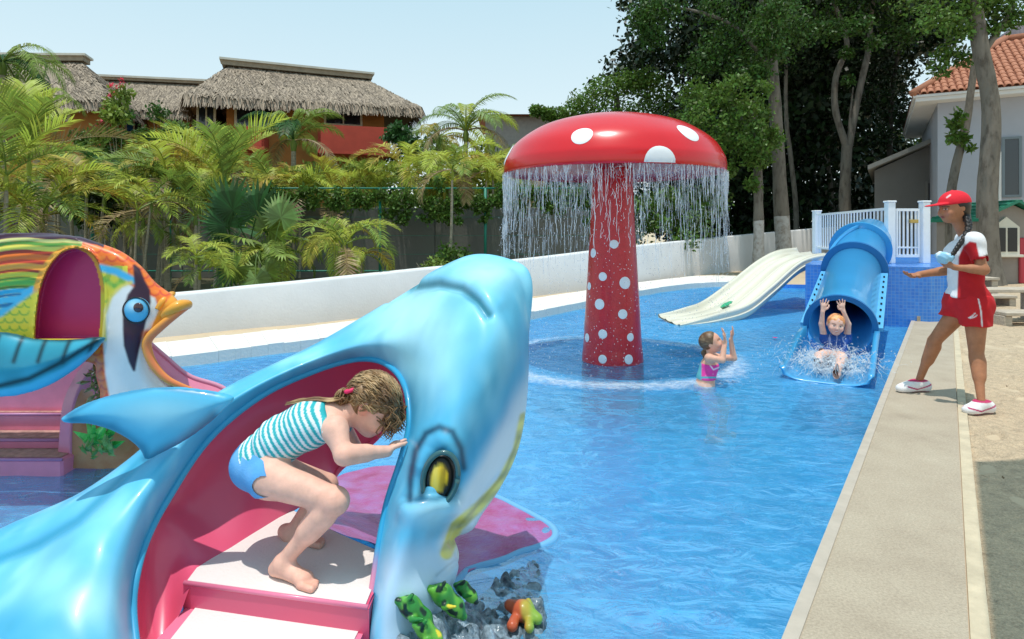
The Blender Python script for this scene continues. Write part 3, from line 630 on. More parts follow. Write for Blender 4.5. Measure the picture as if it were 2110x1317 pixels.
# rows: opening edge -> near bulge -> ... -> silhouette (pixel, pixel, metres away)
rows_px = [
 [(330, 1560, 1.70), (180, 1530, 1.62), (-20, 1460, 1.66), (-150, 1380, 1.78), (-330, 1290, 1.98)],
 [(292, 1400, 1.84), (215, 1370, 1.72), (70, 1300, 1.74), (-40, 1235, 1.90), (-160, 1175, 2.08)],
 [(274, 1270, 1.96), (226, 1240, 1.84), (135, 1185, 1.86), (60, 1130, 2.02), (0, 1090, 2.18)],
 [(280, 1190, 2.02), (240, 1155, 1.92), (180, 1105, 1.95), (130, 1065, 2.10), (85, 1052, 2.24)],
 [(303, 1110, 2.08), (272, 1075, 1.99), (235, 1035, 2.03), (205, 1005, 2.16), (180, 1010, 2.28)],
 [(345, 1030, 2.13), (318, 995, 2.05), (295, 965, 2.10), (275, 945, 2.20), (262, 958, 2.32)],
 [(430, 905, 2.17), (405, 880, 2.11), (388, 868, 2.16), (372, 858, 2.24), (366, 872, 2.34)],
 [(540, 815, 2.20), (520, 800, 2.15), (508, 790, 2.20), (496, 782, 2.27), (492, 788, 2.36)],
 [(648, 765, 2.23), (640, 745, 2.18), (638, 730, 2.24), (640, 718, 2.30), (642, 713, 2.40)],
 [(725, 742, 2.25), (732, 715, 2.18), (740, 690, 2.24), (745, 668, 2.32), (748, 652, 2.42)],
 [(775, 742, 2.27), (795, 705, 2.17), (820, 660, 2.22), (838, 620, 2.32), (850, 590, 2.46)],
 [(812, 762, 2.28), (850, 705, 2.15), (885, 635, 2.18), (920, 575, 2.30), (948, 536, 2.46)],
 [(834, 795, 2.28), (900, 730, 2.13), (960, 640, 2.15), (1005, 578, 2.27), (1038, 546, 2.46)],
 [(843, 840, 2.28), (915, 780, 2.12), (1000, 700, 2.13), (1048, 645, 2.27), (1076, 588, 2.48)],
 [(842, 890, 2.27), (915, 840, 2.11), (1000, 780, 2.13), (1058, 740, 2.28), (1088, 700, 2.48)],
 [(826, 950, 2.25), (890, 915, 2.09), (970, 870, 2.11), (1042, 850, 2.27), (1084, 830, 2.47)],
 [(806, 1010, 2.22), (865, 985, 2.06), (935, 965, 2.07), (1010, 950, 2.24), (1062, 940, 2.44)],
 [(792, 1065, 2.18), (845, 1050, 2.01), (905, 1050, 2.03), (965, 1045, 2.20), (1008, 1040, 2.38)],
 [(782, 1120, 2.13), (825, 1110, 1.98), (870, 1110, 2.00), (910, 1108, 2.14), (938, 1108, 2.28)],
 [(773, 1180, 2.09), (810, 1175, 1.96), (860, 1175, 1.99), (915, 1165, 2.10), (945, 1160, 2.22)],
 [(764, 1240, 2.05), (790, 1235, 1.94), (845, 1235, 1.95), (905, 1215, 2.05), (935, 1205, 2.16)],
 [(757, 1295, 2.02), (775, 1300, 1.92), (820, 1300, 1.92), (880, 1285, 1.99), (915, 1270, 2.10)],
 [(750, 1400, 2.00), (770, 1400, 1.88), (820, 1400, 1.88), (880, 1390, 1.94), (915, 1380, 2.05)]]
# inner skin
INN = [
 [W(330, 1560, 1.70), W(345, 1590, 1.84), W(350, 1500, 1.88), W(350, 1480, 1.90)],
 [W(292, 1400, 1.84), W(310, 1400, 1.93), W(330, 1390, 1.96), W(338, 1330, 1.98)],
 [W(274, 1270, 1.96), W(300, 1290, 2.05), W(345, 1300, 2.07), W(372, 1262, 2.06)],
 [W(280, 1190, 2.02), W(302, 1190, 2.14), W(350, 1215, 2.16), W(395, 1204, 2.105)],
 [W(303, 1110, 2.12), W(318, 1090, 2.22), W(370, 1110, 2.26), W(430, 1165, 2.22)],
 [W(345, 1030, 2.22), W(352, 1010, 2.33), W(400, 1040, 2.40), W(480, 1130, 2.33)],
 [W(430, 905, 2.36), W(432, 890, 2.46), W(470, 950, 2.54), W(535, 1098, 2.46)],
 [W(540, 815, 2.54), W(535, 800, 2.64), W(560, 870, 2.74), W(600, 1056, 2.63)],
 [W(648, 765, 2.69), W(640, 750, 2.80), W(650, 850, 2.92), W(672, 1012, 2.80)],
 [W(725, 742, 2.74), W(720, 735, 2.86), W(710, 820, 3.0), W(698, 968, 2.95)],
 [W(775, 742, 2.67), W(772, 740, 2.82), W(765, 800, 2.98), W(765, 912, 2.95)],
 [W(812, 762, 2.55), W(812, 760, 2.70), W(812, 800, 2.84), W(815, 862, 2.84)],
 [W(834, 795, 2.43), W(840, 790, 2.56), W(850, 800, 2.68), W(850, 850, 2.70)],
 [W(843, 840, 2.35), W(860, 830, 2.44), W(875, 840, 2.56), W(880, 860, 2.58)]]
OUT = []; DEL = {4: .04, 5: .09, 6: .19, 7: .34, 8: .46, 9: .49, 10: .40, 11: .27, 12: .15, 13: .07, 14: .02}
rows_px = [[(a, b, D+DEL.get(i, 0)) for a, b, D in r] for i, r in enumerate(rows_px)]
for i, r in enumerate(rows_px):
    p = [W(*q) for q in r]; S = p[-1]; t = i/(len(rows_px)-1)
    if i < 9: b1 = S+[.03, .10, -.05]; b2 = S+[.06, .24, -.26]; b3 = np.array([S[0]+.1, S[1]+.34, min(S[2]-.45, -.15)])
    elif i < 15: b1 = S+[.0, .12, -.03]; b2 = S+[-.02, .28, -.10]; b3 = S+[-.06, .42, -.24]
    else: b1 = S+[-.015, .10, 0]; b2 = S+[-.08, .22, .0]; b3 = S+[-.16, .30, .0]
    if 4 <= i <= 13:
        q1, q2, q3 = INN[i][1:]; b1 = S+[.015, .10, -.03]; b2 = q2*.5+q1*.5+[.0, .16, .02]; b3 = q3+([-.01, .035, -.005] if i > 6 else [-.03, .16, -.22])
    OUT.append(p+[b1, b2, b3])
NV, NU = 420, 190
A = loft(OUT, NV, NU)
# soften the surface sideways
for _ in range(6):
    A[1:-1] = A[1:-1]*.5+.25*(A[:-2]+A[2:]); A[:, 1:-1] = A[:, 1:-1]*.6+.2*(A[:, :-2]+A[:, 2:])
du = np.gradient(A, axis=0); dv = np.gradient(A, axis=1); NR = np.cross(dv, du); NR /= np.maximum(np.linalg.norm(NR, axis=2), 1e-9)[..., None]
view = A-np.array([0, 0, H]); flip = (np.median((NR*view).sum(2)[:, 10:70]) > 0); NR = -NR if flip else NR
x, y = pix(A); front = np.linspace(0, 1, NU)[None, :]*np.ones((NV, 1)) < .66
def crease(pts, wd, dep, A, sel=None):
    d = polydist(x, y, pts); m = np.exp(-(d/wd)**2)*front; return A-NR*(m*dep)[..., None]
def ridge(pts, wd, h, A): return crease(pts, wd, -h, A)
A = crease([(800, 612), (850, 592), (905, 585), (950, 594), (985, 620), (1008, 648)], 9, .026, A)
A = ridge([(870, 572), (930, 562), (985, 585), (1025, 625)], 16, .010, A)
A = ridge([(868, 960), (880, 915), (905, 900), (930, 915), (945, 960)], 22, .018, A)
A = crease([(862, 1010), (885, 965), (905, 945), (930, 965), (932, 1005)], 14, .012, A)
A = ridge([(850, 1052), (890, 1040), (935, 1042), (955, 1070)], 30, .030, A)
A = crease([(840, 1030), (880, 1020), (930, 1015)], 9, .012, A)
A = crease([(905, 1190), (950, 1150), (930, 1120), (938, 1085), (985, 1045), (1030, 985)], 7, .008, A)
A = crease([(0, 1150), (80, 1120), (160, 1070), (230, 1005), (300, 935)], 10, .010, A)
A = ridge([(0, 1118), (80, 1088), (160, 1038), (240, 972), (290, 930)], 14, .008, A)
# airbrushed paint
x, y = pix(A); P3 = A.reshape(-1, 3); c = np.tile(BL, (NV, NU, 1)).astype(float)
def blob(cx, cy, rx, ry, soft=1.): return np.exp(-(((x-cx)/rx)**2+((y-cy)/ry)**2)*soft)
nz = vnoise(A, 6, 2)*.5+vnoise(A, 14, 5)*.3; ns = vnoise(A*np.array([1, 1, .45]), 9, 12)*.6+vnoise(A*np.array([1, 1, .5]), 22, 14)*.4
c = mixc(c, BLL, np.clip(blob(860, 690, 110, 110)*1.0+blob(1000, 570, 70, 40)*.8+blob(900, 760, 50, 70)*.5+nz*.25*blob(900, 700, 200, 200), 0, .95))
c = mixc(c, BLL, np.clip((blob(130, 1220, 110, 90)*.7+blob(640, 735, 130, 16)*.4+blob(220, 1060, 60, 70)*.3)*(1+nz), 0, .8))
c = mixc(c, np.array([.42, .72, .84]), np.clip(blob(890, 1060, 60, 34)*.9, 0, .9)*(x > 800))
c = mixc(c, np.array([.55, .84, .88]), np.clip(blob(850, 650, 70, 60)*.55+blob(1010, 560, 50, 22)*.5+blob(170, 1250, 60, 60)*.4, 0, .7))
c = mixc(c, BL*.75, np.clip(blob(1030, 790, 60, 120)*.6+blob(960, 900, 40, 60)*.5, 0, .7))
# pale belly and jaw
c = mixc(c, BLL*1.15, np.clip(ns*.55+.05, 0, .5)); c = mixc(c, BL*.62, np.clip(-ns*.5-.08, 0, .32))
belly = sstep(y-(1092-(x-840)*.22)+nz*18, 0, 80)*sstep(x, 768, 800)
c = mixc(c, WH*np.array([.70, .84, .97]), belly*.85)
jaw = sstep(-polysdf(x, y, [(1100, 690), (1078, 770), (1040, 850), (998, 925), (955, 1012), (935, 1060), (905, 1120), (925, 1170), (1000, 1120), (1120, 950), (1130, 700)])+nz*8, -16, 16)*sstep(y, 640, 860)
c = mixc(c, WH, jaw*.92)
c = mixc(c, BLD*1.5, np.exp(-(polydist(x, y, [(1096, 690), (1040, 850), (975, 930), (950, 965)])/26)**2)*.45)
lipd = polydist(x, y, [(1080, 860), (1066, 930), (1032, 995), (985, 1045), (940, 1085), (920, 1140)])
lipm = sstep(14-lipd+3*sstep(y, 1000, 1100), 0, 8); c = mixc(c, YE*(.75+.4*sstep(np.sin(y*.17+x*.05), -1, 1))[..., None], lipm*.95)
c = mixc(c, np.array([.30, .26, .02]), np.exp(-(polydist(x, y, [(1070, 900), (1040, 975), (985, 1040), (945, 1085)])/3.5)**2)*.6)
# dark brush strokes
def stroke(pts, wd, col=BLD, a=.85): 
    global c; c = mixc(c, col, np.exp(-(polydist(x, y, pts)/wd)**2)*a)
stroke([(845, 1030), (846, 985), (856, 930), (878, 893), (905, 880), (932, 890), (950, 925), (956, 965)], 8, np.array([.01, .05, .10]), .9)
stroke([(868, 1025), (876, 975), (892, 945), (912, 932), (932, 950), (938, 985), (930, 1015)], 11, np.array([.01, .06, .10]), .9)
stroke([(858, 1030), (900, 1028), (940, 1012)], 7, BLD*.6, .7)
stroke([(850, 592), (905, 584), (952, 594), (985, 620), (1008, 648)], 9, np.array([.02, .17, .22]), .85)
stroke([(0, 1152), (80, 1122), (160, 1072), (230, 1007), (300, 937)], 11, np.array([.02, .27, .44]), .85)
stroke([(300, 945), (370, 890), (440, 835)], 8, BLD*.7, .8)
stroke([(274, 1290), (279, 1190), (303, 1110), (345, 1030), (430, 905), (540, 815), (648, 768), (725, 745), (775, 745), (812, 765), (834, 797), (843, 840), (842, 890)], 15, np.array([.015, .24, .46]), .75)
stroke([(0, 1290), (120, 1280), (200, 1330)], 40, np.array([.03, .33, .50]), .6)
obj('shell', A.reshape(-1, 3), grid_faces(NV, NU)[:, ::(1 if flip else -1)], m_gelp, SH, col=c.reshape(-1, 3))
EDGE = A[:, 0]
# rolled lip round the opening
V, Fq = tube(EDGE[::3], .013, 10); xx, yy_ = pix(V); cc = np.tile(np.array([.03, .33, .58]), (len(V), 1)); cc = mixc(cc, np.array([.70, .25, .38]), sstep(yy_, 1120, 1200)*sstep(xx, 700, 740)); cc = mixc(cc, BL*.8, sstep(730-xx, 0, 40)*.5)
obj('rolled_lip', V, Fq, m_gelp, SH, col=cc)
B = loft(INN, 150, 60); obj('pink_interior', B.reshape(-1, 3), grid_faces(150, 60), m_pink, SH)
# rim bead where the wall ends over the mouth
V, Fq = tube(B[88:, -1], .014, 8); obj('mouth_bead', V, Fq, m_pink, SH)
# steps
def slab(name, poly, z0, z1, m, bev=None):
    mb = MB(); mb.prism(poly, z0, z1); return mb.build(name, m, SH)
SZ = .17
top = [G(380, 1198, SZ), G(570, 1224, SZ), G(758, 1249, SZ), G(800, 1142, SZ), G(700, 1098, SZ), G(604, 1050, SZ), G(525, 1090, SZ), G(465, 1125, SZ), G(405, 1165, SZ)]
c0 = sum(top)/len(top); tp = [p[:2] for p in top]
s1 = slab('step', [c0[:2]+(p-c0[:2])*1.012 for p in tp], .04, SZ-.006, m_pink)
slab('tread', [c0[:2]+(p-c0[:2])*.975 for p in tp], SZ-.0055, SZ, m_tread)
L0_ = G(385, 1252, .085); L1_ = G(752, 1302, .085)
low = [G(395, 1238, .085), G(570, 1262, .085), G(758, 1285, .085), W(752, 1420, 1.80), W(330, 1420, 1.80)]
lo = [np.array(p[:2]) for p in low]; lo[3] = np.array([L1_[0]-.02, 1.72]); lo[4] = np.array([-1.10, 1.72]); lo[0] = lo[0]+[0, .02]; lo[1] = lo[1]+[0, .02]; lo[2] = lo[2]+[0, .02]
s2 = slab('step', lo, -.15, .083, m_pinkl)
lo2 = [lo[0]+[.035, -.065], lo[2]+[-.02, -.065], lo[3]+[-.02, .03], lo[4]+[.06, .03]]
slab('tread', lo2, .0835, .089, m_tread)
# moulded nosing strips
for zz, a, b in ((SZ-.004, top[0], top[2]), (.086, lo[0], lo[2])):
    a = np.array([a[0], a[1], zz]); b = np.array([b[0], b[1], zz]); V, Fq = tube([a, b], .008, 8); obj('nosing', V, Fq, m_pinkl, SH)
# pink tongue running out under the water
ton = [[G(604, 1056, SZ), G(640, 1062, .10), G(665, 1030, -.06), G(690, 985, -.088), G(790, 960, -.088), G(900, 968, -.088)],
       [G(700, 1098, SZ), G(720, 1096, .08), G(760, 1070, -.08), G(820, 1040, -.088), G(960, 1030, -.088), G(1135, 1083, -.096)],
       [G(800, 1142, SZ), G(810, 1150, .06), G(840, 1150, -.09), G(880, 1140, -.088), G(940, 1150, -.088), G(1060, 1140, -.094)],
       [G(758, 1249, SZ), G(790, 1250, .05), G(830, 1240, -.09), G(880, 1220, -.088), G(930, 1205, -.088), G(962, 1172, -.096)]]
m_wetpink = M('wet pink gelcoat', (.46, .08, .25), .3, coat=.25, var=.25, vs=7, bump=.4, bs=50, col2=(.32, .13, .33))
Tn = loft(ton, 60, 90); Tn[..., 2] += .006*vnoise(Tn, 14, 3); obj('tongue', Tn.reshape(-1, 3), grid_faces(60, 90)[:, ::-1], m_wetpink, SH)
bd = np.concatenate([Tn[:, -1], Tn[-1, ::-1][:60]]); V, Fq = tube(bd+[0, 0, -.01], .02, 8); obj('tongue_edge', V, Fq, M('tongue edge', (.16, .42, .68), .4), SH)
# pectoral fin: a rounded blade
def blade(name, outl, D0, T, h, parent, mat, colf, lean=(0, 0), rnd_=.02, n=1):
    pw = np.array([(W(px, py, D0)[0], W(px, py, D0)[2]) for px, py in outl]); lo_ = pw.min(0)-.04; hi_ = pw.max(0)+.04
    v = Vol((lo_[0], D0-T-.03, lo_[1]), (hi_[0], D0+T+.03, hi_[1]), h)
    X, Z = np.meshgrid(v.ax[0], v.ax[2], indexing='ij'); d2 = polysdf(X, Z, pw)[:, None, :]; Y = v.ax[1][None, :, None]-D0
    th = T*np.sqrt(np.clip(1-(1-np.clip(-d2/(T*2.2), 0, 1))**2, 0, 1)); v.d = (np.maximum(d2, np.abs(Y)-th)).astype(np.float32)*.7
    V, Q = v.mesh(2); V = V.copy(); V[:, 1] += lean[0]*(V[:, 0]-pw[:, 0].mean())+lean[1]*(V[:, 2]-pw[:, 1].mean())
    px, py = pix(V); return obj(name, V, Q, mat, parent, col=colf(px, py, V))
fino = [(140, 855), (168, 836), (205, 820), (260, 806), (320, 799), (385, 802), (470, 822), (452, 850), (420, 880), (375, 912), (330, 936), (303, 947), (291, 925), (268, 903), (232, 882), (190, 869), (150, 866)]
fino = [tuple(p) for p in catmull(np.array(fino+[fino[0]], float), 70)[:-1]]
def fincol(px, py, V):
    d = polydist(px, py, fino, True); c = np.tile(np.array([.07, .42, .66]), (len(px), 1)); c = mixc(c, BLL*.9, np.exp(-(((px-330)/90)**2+((py-850)/30)**2))*.7)
    c = mixc(c, np.array([.01, .13, .24]), np.exp(-(polydist(px, py, [(150, 868), (230, 884), (290, 925), (305, 950), (375, 915), (440, 860)])/15)**2)*.92); return mixc(c, BLD*.8, np.exp(-(polydist(px, py, [(140, 856), (205, 820), (320, 798), (440, 812)])/5)**2)*.6)
blade('pectoral_fin', fino, 2.16, .045, .006, SH, m_gelp, fincol, lean=(.12, .0))
# eye
ec = W(906, 988, 2.06)
def ball(c, r, n=24, R=None):
    a = np.linspace(0, PI, n//2+1); b = np.arange(n)*2*PI/n; V = np.array([(math.sin(p)*math.cos(q), math.sin(p)*math.sin(q), math.cos(p)) for p in a for q in b])*np.array(r)
    if R is not None: V = V@np.array(R).T
    return V+np.array(c), grid_faces(n//2+1, n, True)
k = int(np.argmin((x-906)**2+(y-986)**2+1e6*(~front))); ec = A.reshape(-1, 3)[k]; en = NR.reshape(-1, 3)[k]; en = en if en[1] < 0 else -en
tl = Matrix.Rotation(.14, 3, 'Y'); Re = np.array(tl)
V, Fq = ball(ec-en*.012, (.054, .032, .080), 36, Re)
ex, ey = pix(V); q = np.hypot((ex-904-(ey-986)*-.12)/20, (ey-986)/34); cc = np.tile(np.array([.72, .50, .02]), (len(V), 1)); cc = mixc(cc, np.array([.93, .80, .20]), np.exp(-((ex-897)/7)**2)*.5); cc = mixc(cc, np.array([.005, .006, .006]), sstep(q, .80, .96)); cc = mixc(cc, np.array([.01, .01, .01]), np.exp(-((ex-912-(ey-986)*-.12)/3.2)**2)*sstep(1-q, .1, .3))
obj('eye', V, Fq, m_gelp, SH, col=cc)
V, Fq = tube([ec+en*.012+np.array([math.cos(a)*.056+math.sin(a)*.010, 0, math.sin(a)*.084]) for a in np.linspace(0, 2*PI, 40)], .009, 8); obj('eyelid', V, Fq, M('eyelid green', (.03, .11, .12), .3, coat=.4), SH)
# rocky base with moulded creatures
m_rock = M('painted rock', (.05, .09, .12), .5, var=.5, vs=16, col2=(.26, .34, .40), bump=1.0, bs=34, coat=.4, detail=8)
gx, gy = 170, 130; u = np.linspace(0, 1, gx); v_ = np.linspace(0, 1, gy); U, Vv = np.meshgrid(u, v_, indexing='ij')
X = -.52+U*.98; Y = 1.75+Vv*1.28; P = np.stack([X, Y, 0*X], -1); px_, py_ = pix(np.stack([X, Y, 0*X-.1], -1))
edge = sstep(polysdf(X, Y, [(-.50, 1.7), (-.47, 2.1), (-.40, 2.35), (-.1, 2.75), (.16, 2.98), (.24, 2.8), (.25, 2.3), (.14, 1.7)])*-1, -.01, .14)
rk = np.abs(vnoise(P, 9, 1))*.5+np.abs(vnoise(P, 21, 2))*.4+np.abs(vnoise(P, 44, 3))*.25
Z = -.68+edge*(.558+.03+.20*sstep(-(X-.10), 0, .40)*sstep(2.42-Y, 0, .35))+(rk-.33)*.085*edge
obj('rock_base', np.stack([X, Y, Z], -1).reshape(-1, 3), grid_faces(gx, gy)[:, ::-1], m_rock, SH)
def creature(name, pts, rs, colf, h=.004, extra=None):
    pts = [np.array(p) for p in pts]; lo_ = np.min(pts, 0)-.07; hi_ = np.max(pts, 0)+.07; v = Vol(lo_, hi_, h); v.chain(pts, rs, .015)
    for e in (extra or []): v.cap(*e, k=.008)
    V, Q = v.mesh(1); return obj(name, V, Q, m_gelp, SH, col=colf(V))
def green(V):
    a, b = pix(V); nn = vnoise(V, 40, 3); c = np.tile(np.array([.03, .22, .04]), (len(V), 1)); c = mixc(c, np.array([.14, .42, .05]), sstep(nn, -.2, .5)); c = mixc(c, np.array([.01, .03, .02]), sstep(vnoise(V, 55, 9), .25, .5)); return mixc(c, np.array([.75, .6, .05]), sstep(vnoise(V, 26, 19), .55, .62))
for (a, b, D, s) in ((852, 1255, 1.93, 1.), (918, 1230, 2.02, 1.05), (958, 1215, 2.12, .7), (880, 1300, 1.9, .8)):
    p = W(a, b, D); creature('moulded_fish', [p+[-.045*s, -.01, .03*s], p+[-.01*s, 0, .008*s], p+[.03*s, 0, -.03*s], p+[.055*s, .0, -.06*s]], [.012*s, .03*s, .026*s, .012*s], green, extra=[(p+[-.02, -.02, .03*s], p+[.0, -.02, .055*s], .012*s, .006), (p+[.0, -.035*s, -.01], p+[.035*s, -.05*s, -.0], .010*s, .004)])
p = W(1078, 1262, 2.30)+[0, 0, -.005]
def orange(V): 
    c = np.tile(np.array([.42, .34, .05]), (len(V), 1)); a, b = pix(V); c = mixc(c, np.array([.50, .10, .04]), sstep(1078-a+vnoise(V, 20, 2)*12, -6, 6)); return mixc(c, np.array([.15, .40, .05]), sstep(a, 1085, 1100)*.7)
creature('moulded_crab', [p+[-.05, .02, .02], p+[0, 0, 0.01], p+[.05, -.03, 0]], [.02, .035, .02], orange, extra=[(p+[-.03, -.03, 0], p+[-.04, -.07, .0], .018, .02), (p+[.02, -.04, 0], p+[.02, -.08, .0], .015, .018), (p+[.03, .03, 0], p+[.02, .06, .01], .015, .012)])
# ================================================================= FISH SLIDE (left)
def fish():
    D0 = 3.62
    t = thing('fish_slide', W(60, 955, 3.8)*[1, 1, 0]+[0, 0, WATER_Z], 'rainbow painted tropical fish play slide with pink doorway and stairs at the left edge', 'slide')
    outl = [(-330, 560), (-260, 520), (-150, 492), (-60, 482), (0, 480), (60, 478), (130, 479), (175, 484), (218, 498), (266, 516), (306, 546), (336, 580), (376, 610), (384, 634), (352, 668), (320, 700), (318, 730), (330, 760), (357, 790), (400, 812), (400, 850), (240, 850), (222, 800), (214, 770), (208, 745), (150, 740), (0, 740), (-150, 745), (-330, 740)]
    D = D0; pw = np.array([(W(a, b, D-.13)[0], W(a, b, D-.13)[2]) for a, b in catmull(np.array(outl+[outl[0]], float), 120)[:-1]])
    hole = []
    hole_px = catmull(np.array([(63, 700), (66, 655), (72, 612), (82, 575), (98, 545), (120, 522), (148, 513), (173, 519), (192, 538), (203, 570), (208, 608), (207, 655), (203, 700)], float), 48)
    hole = [(W(hx, hy, D-.235)[0], W(hx, hy, D-.235)[2]) for hx, hy in hole_px]
    h = .0068; v = Vol((pw[:, 0].min()-.03, D-.30, pw[:, 1].min()-.03), (pw[:, 0].max()+.03, D+.34, pw[:, 1].max()+.05), h)
    X, Z = np.meshgrid(v.ax[0], v.ax[2], indexing='ij'); d2 = polysdf(X, Z, pw)[:, None, :]; Y = v.ax[1][None, :, None]-D; rr = .085
    q0 = d2+rr; q1 = np.abs(Y)-.24+rr; d = np.minimum(np.maximum(q0, q1), 0)+np.sqrt(np.maximum(q0, 0)**2+np.maximum(q1, 0)**2)-rr
    dh = polysdf(X, Z, np.array(hole))[:, None, :]
    d = np.minimum(d, np.maximum(np.sqrt(dh**2+(Y+.235)**2)-.018, 0*d-9+9)*1.)                     # rolled frame round the doorway
    cut = np.maximum(dh, -(Y+.6))
    cut = np.maximum(dh+.0, Y+.14); d = np.maximum(d, -cut)
    # cheek bulge and eye socket
    XX = v.ax[0][:, None, None]; ZZ = v.ax[2][None, None, :]
    def bump(px, py, rx, ry, a):
        c = W(px, py, D-.24); return a*np.exp(-((XX-c[0])/(rx*D/F))**2-((ZZ-c[2])/(ry*D/F))**2)
    d = d-bump(262, 700, 40, 80, .045)-bump(284, 640, 20, 24, .02)+bump(225, 600, 6, 60, .0)
    # relief ribs along the dorsal fin
    px_, py_ = pix(np.stack(np.broadcast_arrays(XX, np.full((1, 1, 1), D-.24), ZZ), -1)[:, 0, :]); ribs = np.zeros_like(px_)
    top = np.interp(px_, [-330, 0, 60, 130, 200, 260], [540, 481, 479, 481, 495, 520]); rel = (py_-top)
    wave = np.where((px_ < 150) & (rel > 0) & (rel < 130-px_*.35), np.cos((rel+px_*.06*1)/17*2*PI), 0); d = d-np.where(dh > .015, (wave*.005)[:, None, :], 0)
    v.d = d.astype(np.float32); V, Q = v.mesh(2); flatY = V[:, 1].copy(); V[:, 0] += -.60*(V[:, 1]-(D-.2)); V[:, 2] += -.12*(V[:, 1]-(D-.2))
    px, py = pix(V); n = vnoise(V, 20, 3)
    OR = np.array([.84, .17, .02]); YL = np.array([.72, .60, .05]); CY = np.array([.06, .45, .72]); GR = np.array([.16, .45, .07]); WHt = np.array([.80, .77, .74]); PU = np.array([.05, .015, .035]); RD = np.array([.62, .06, .03])
    c = np.tile(OR, (len(V), 1))
    # scale pattern (flat paint)
    def scales(c, mask, sx, dark, light):
        gx = px/sx+.5*(np.floor(py/(sx*.8)) % 2); fx = gx-np.floor(gx)-.5; fy = py/(sx*.8)-np.floor(py/(sx*.8)); r = np.hypot(fx*1.0, fy*.85-.0); edge_ = np.exp(-((r-.5)/.09)**2); c = mixc(c, light, mask*.5*np.clip(.5-r, 0, .5)*2); return mixc(c, dark, mask*edge_*.9)
    c = scales(c, np.ones(len(V)), 22, RD, np.array([.88, .30, .05]))
    low = sstep(py-(650-np.abs(px-230)*.0), 0, 1)
    lowl = (px < 80) & (py > 560+(80-px)*.55); c = mixc(c, YL, lowl*1.); c = scales(c, lowl*1., 20, GR*.8, YL)
    rgt = (px > 205) & (px < 262) & (py > 548) & (py < 700); c = mixc(c, YL, rgt*1.); c = mixc(c, GR, rgt*np.exp(-(polydist(px, py, [(215, 575), (235, 590), (250, 580)])/6)**2)*.8); c = mixc(c, GR*.8, rgt*sstep(vnoise(V, 34, 8), .35, .5)*.6)
    for p_ in ([(208, 552), (240, 560), (275, 578)],): c = mixc(c, CY, np.exp(-(polydist(px, py, p_)/8)**4))
    c = mixc(c, CY, np.exp(-(polydist(px, py, [(70, 592), (35, 618), (0, 645), (-60, 670)])/9)**4)); 
    # striped mane at upper left: bands follow the back
    tp = np.interp(px, [-330, 0, 60, 130, 200, 260], [540, 481, 479, 481, 495, 520]); rel = py-tp; lim = 155-np.clip(px, -300, 200)*.52-np.clip(px-150, 0, 100)*3
    bands = [(0, 13, PU), (13, 20, np.array([.55, .55, .2])), (20, 28, GR*.6), (28, 38, np.array([.75, .65, .1])), (38, 46, RD*.6), (46, 58, OR), (58, 66, RD), (66, 78, np.array([.85, .35, .05])), (78, 84, RD*.5), (84, 94, YL), (94, 100, GR*.5), (100, 112, GR), (112, 118, GR*.3), (118, 128, CY), (128, 133, BLD), (133, 146, CY), (146, 200, BLD)]
    mm = (px < 190) & (rel < lim+8*np.sin(px*.08)) & (px < 130-(rel-70)*.9)
    rw = rel+2.5*np.sin(px*.045)+np.clip(px, -200, 200)*.02
    mk = sstep(190-px, 0, 6)*sstep(lim+8*np.sin(px*.08)-rel, 0, 5)*sstep(130-(rel-70)*.9-px, 0, 6)
    for a, b, col in bands: c = mixc(c, col, mk*sstep(rw-a, -1.5, 1.5)*(1-sstep(rw-b, -1.5, 1.5)))
    c = mixc(c, PU, sstep(12-rel, 0, 4)*(px < 215))
    # doorway frame
    hd = polydist(px, py, [((hx/(D-.235))*F+1055, YH+F*(H-hz)/(D-.235)) for hx, hz in hole], True); fm = sstep(9-hd, 0, 4)*(V[:, 1] < D-.1); c = mixc(c, np.array([.85, .36, .04]), fm*sstep(612-py, 0, 20)); c = mixc(c, YL, fm*sstep(py-600, 0, 20))
    # face
    face = polysdf(px, py, [(240, 600), (262, 585), (285, 600), (318, 615), (330, 650), (305, 690), (300, 720), (322, 770), (400, 812), (400, 860), (235, 860), (218, 770), (214, 700), (216, 640)])
    c = mixc(c, WHt, sstep(5-face, 0, 7)); c = mixc(c, WHt*np.array([.96, .96, .97]), sstep(-face, 5, 20)*.3)
    c = mixc(c, np.array([.75, .6, .1]), np.exp(-(polydist(px, py, [(216, 700), (215, 650), (228, 612), (250, 590), (270, 582)])/4)**2)*.9)
    c = mixc(c, PU*.8, sstep(6-polysdf(px, py, [(277, 548), (286, 555), (296, 580), (306, 598), (308, 622), (300, 652), (292, 690), (284, 720), (276, 762), (268, 745), (258, 712), (256, 680), (256, 640), (266, 608), (280, 590)]), 0, 6))
    c = mixc(c, OR*1.05, np.exp(-(polydist(px, py, [(304, 690), (303, 715), (318, 755), (350, 785), (400, 806)])/11)**4)); 
    bk_ = polysdf(px, py, [(326, 642), (358, 604), (396, 626), (356, 672), (318, 696), (306, 690)]); c = mixc(c, np.array([.84, .36, .04]), sstep(3-bk_, 0, 5))
    # interior of the doorway
    deep = (dh_in := inside(px, py, [((hx/(D-.235))*F+1055, YH+F*(H-hz)/(D-.235)) for hx, hz in hole])) & (V[:, 1] > D-.21); c = mixc(c, np.array([.52, .03, .14]), deep*1.)
    o = obj('fish_body', V, Q, m_gelp, t, col=c)
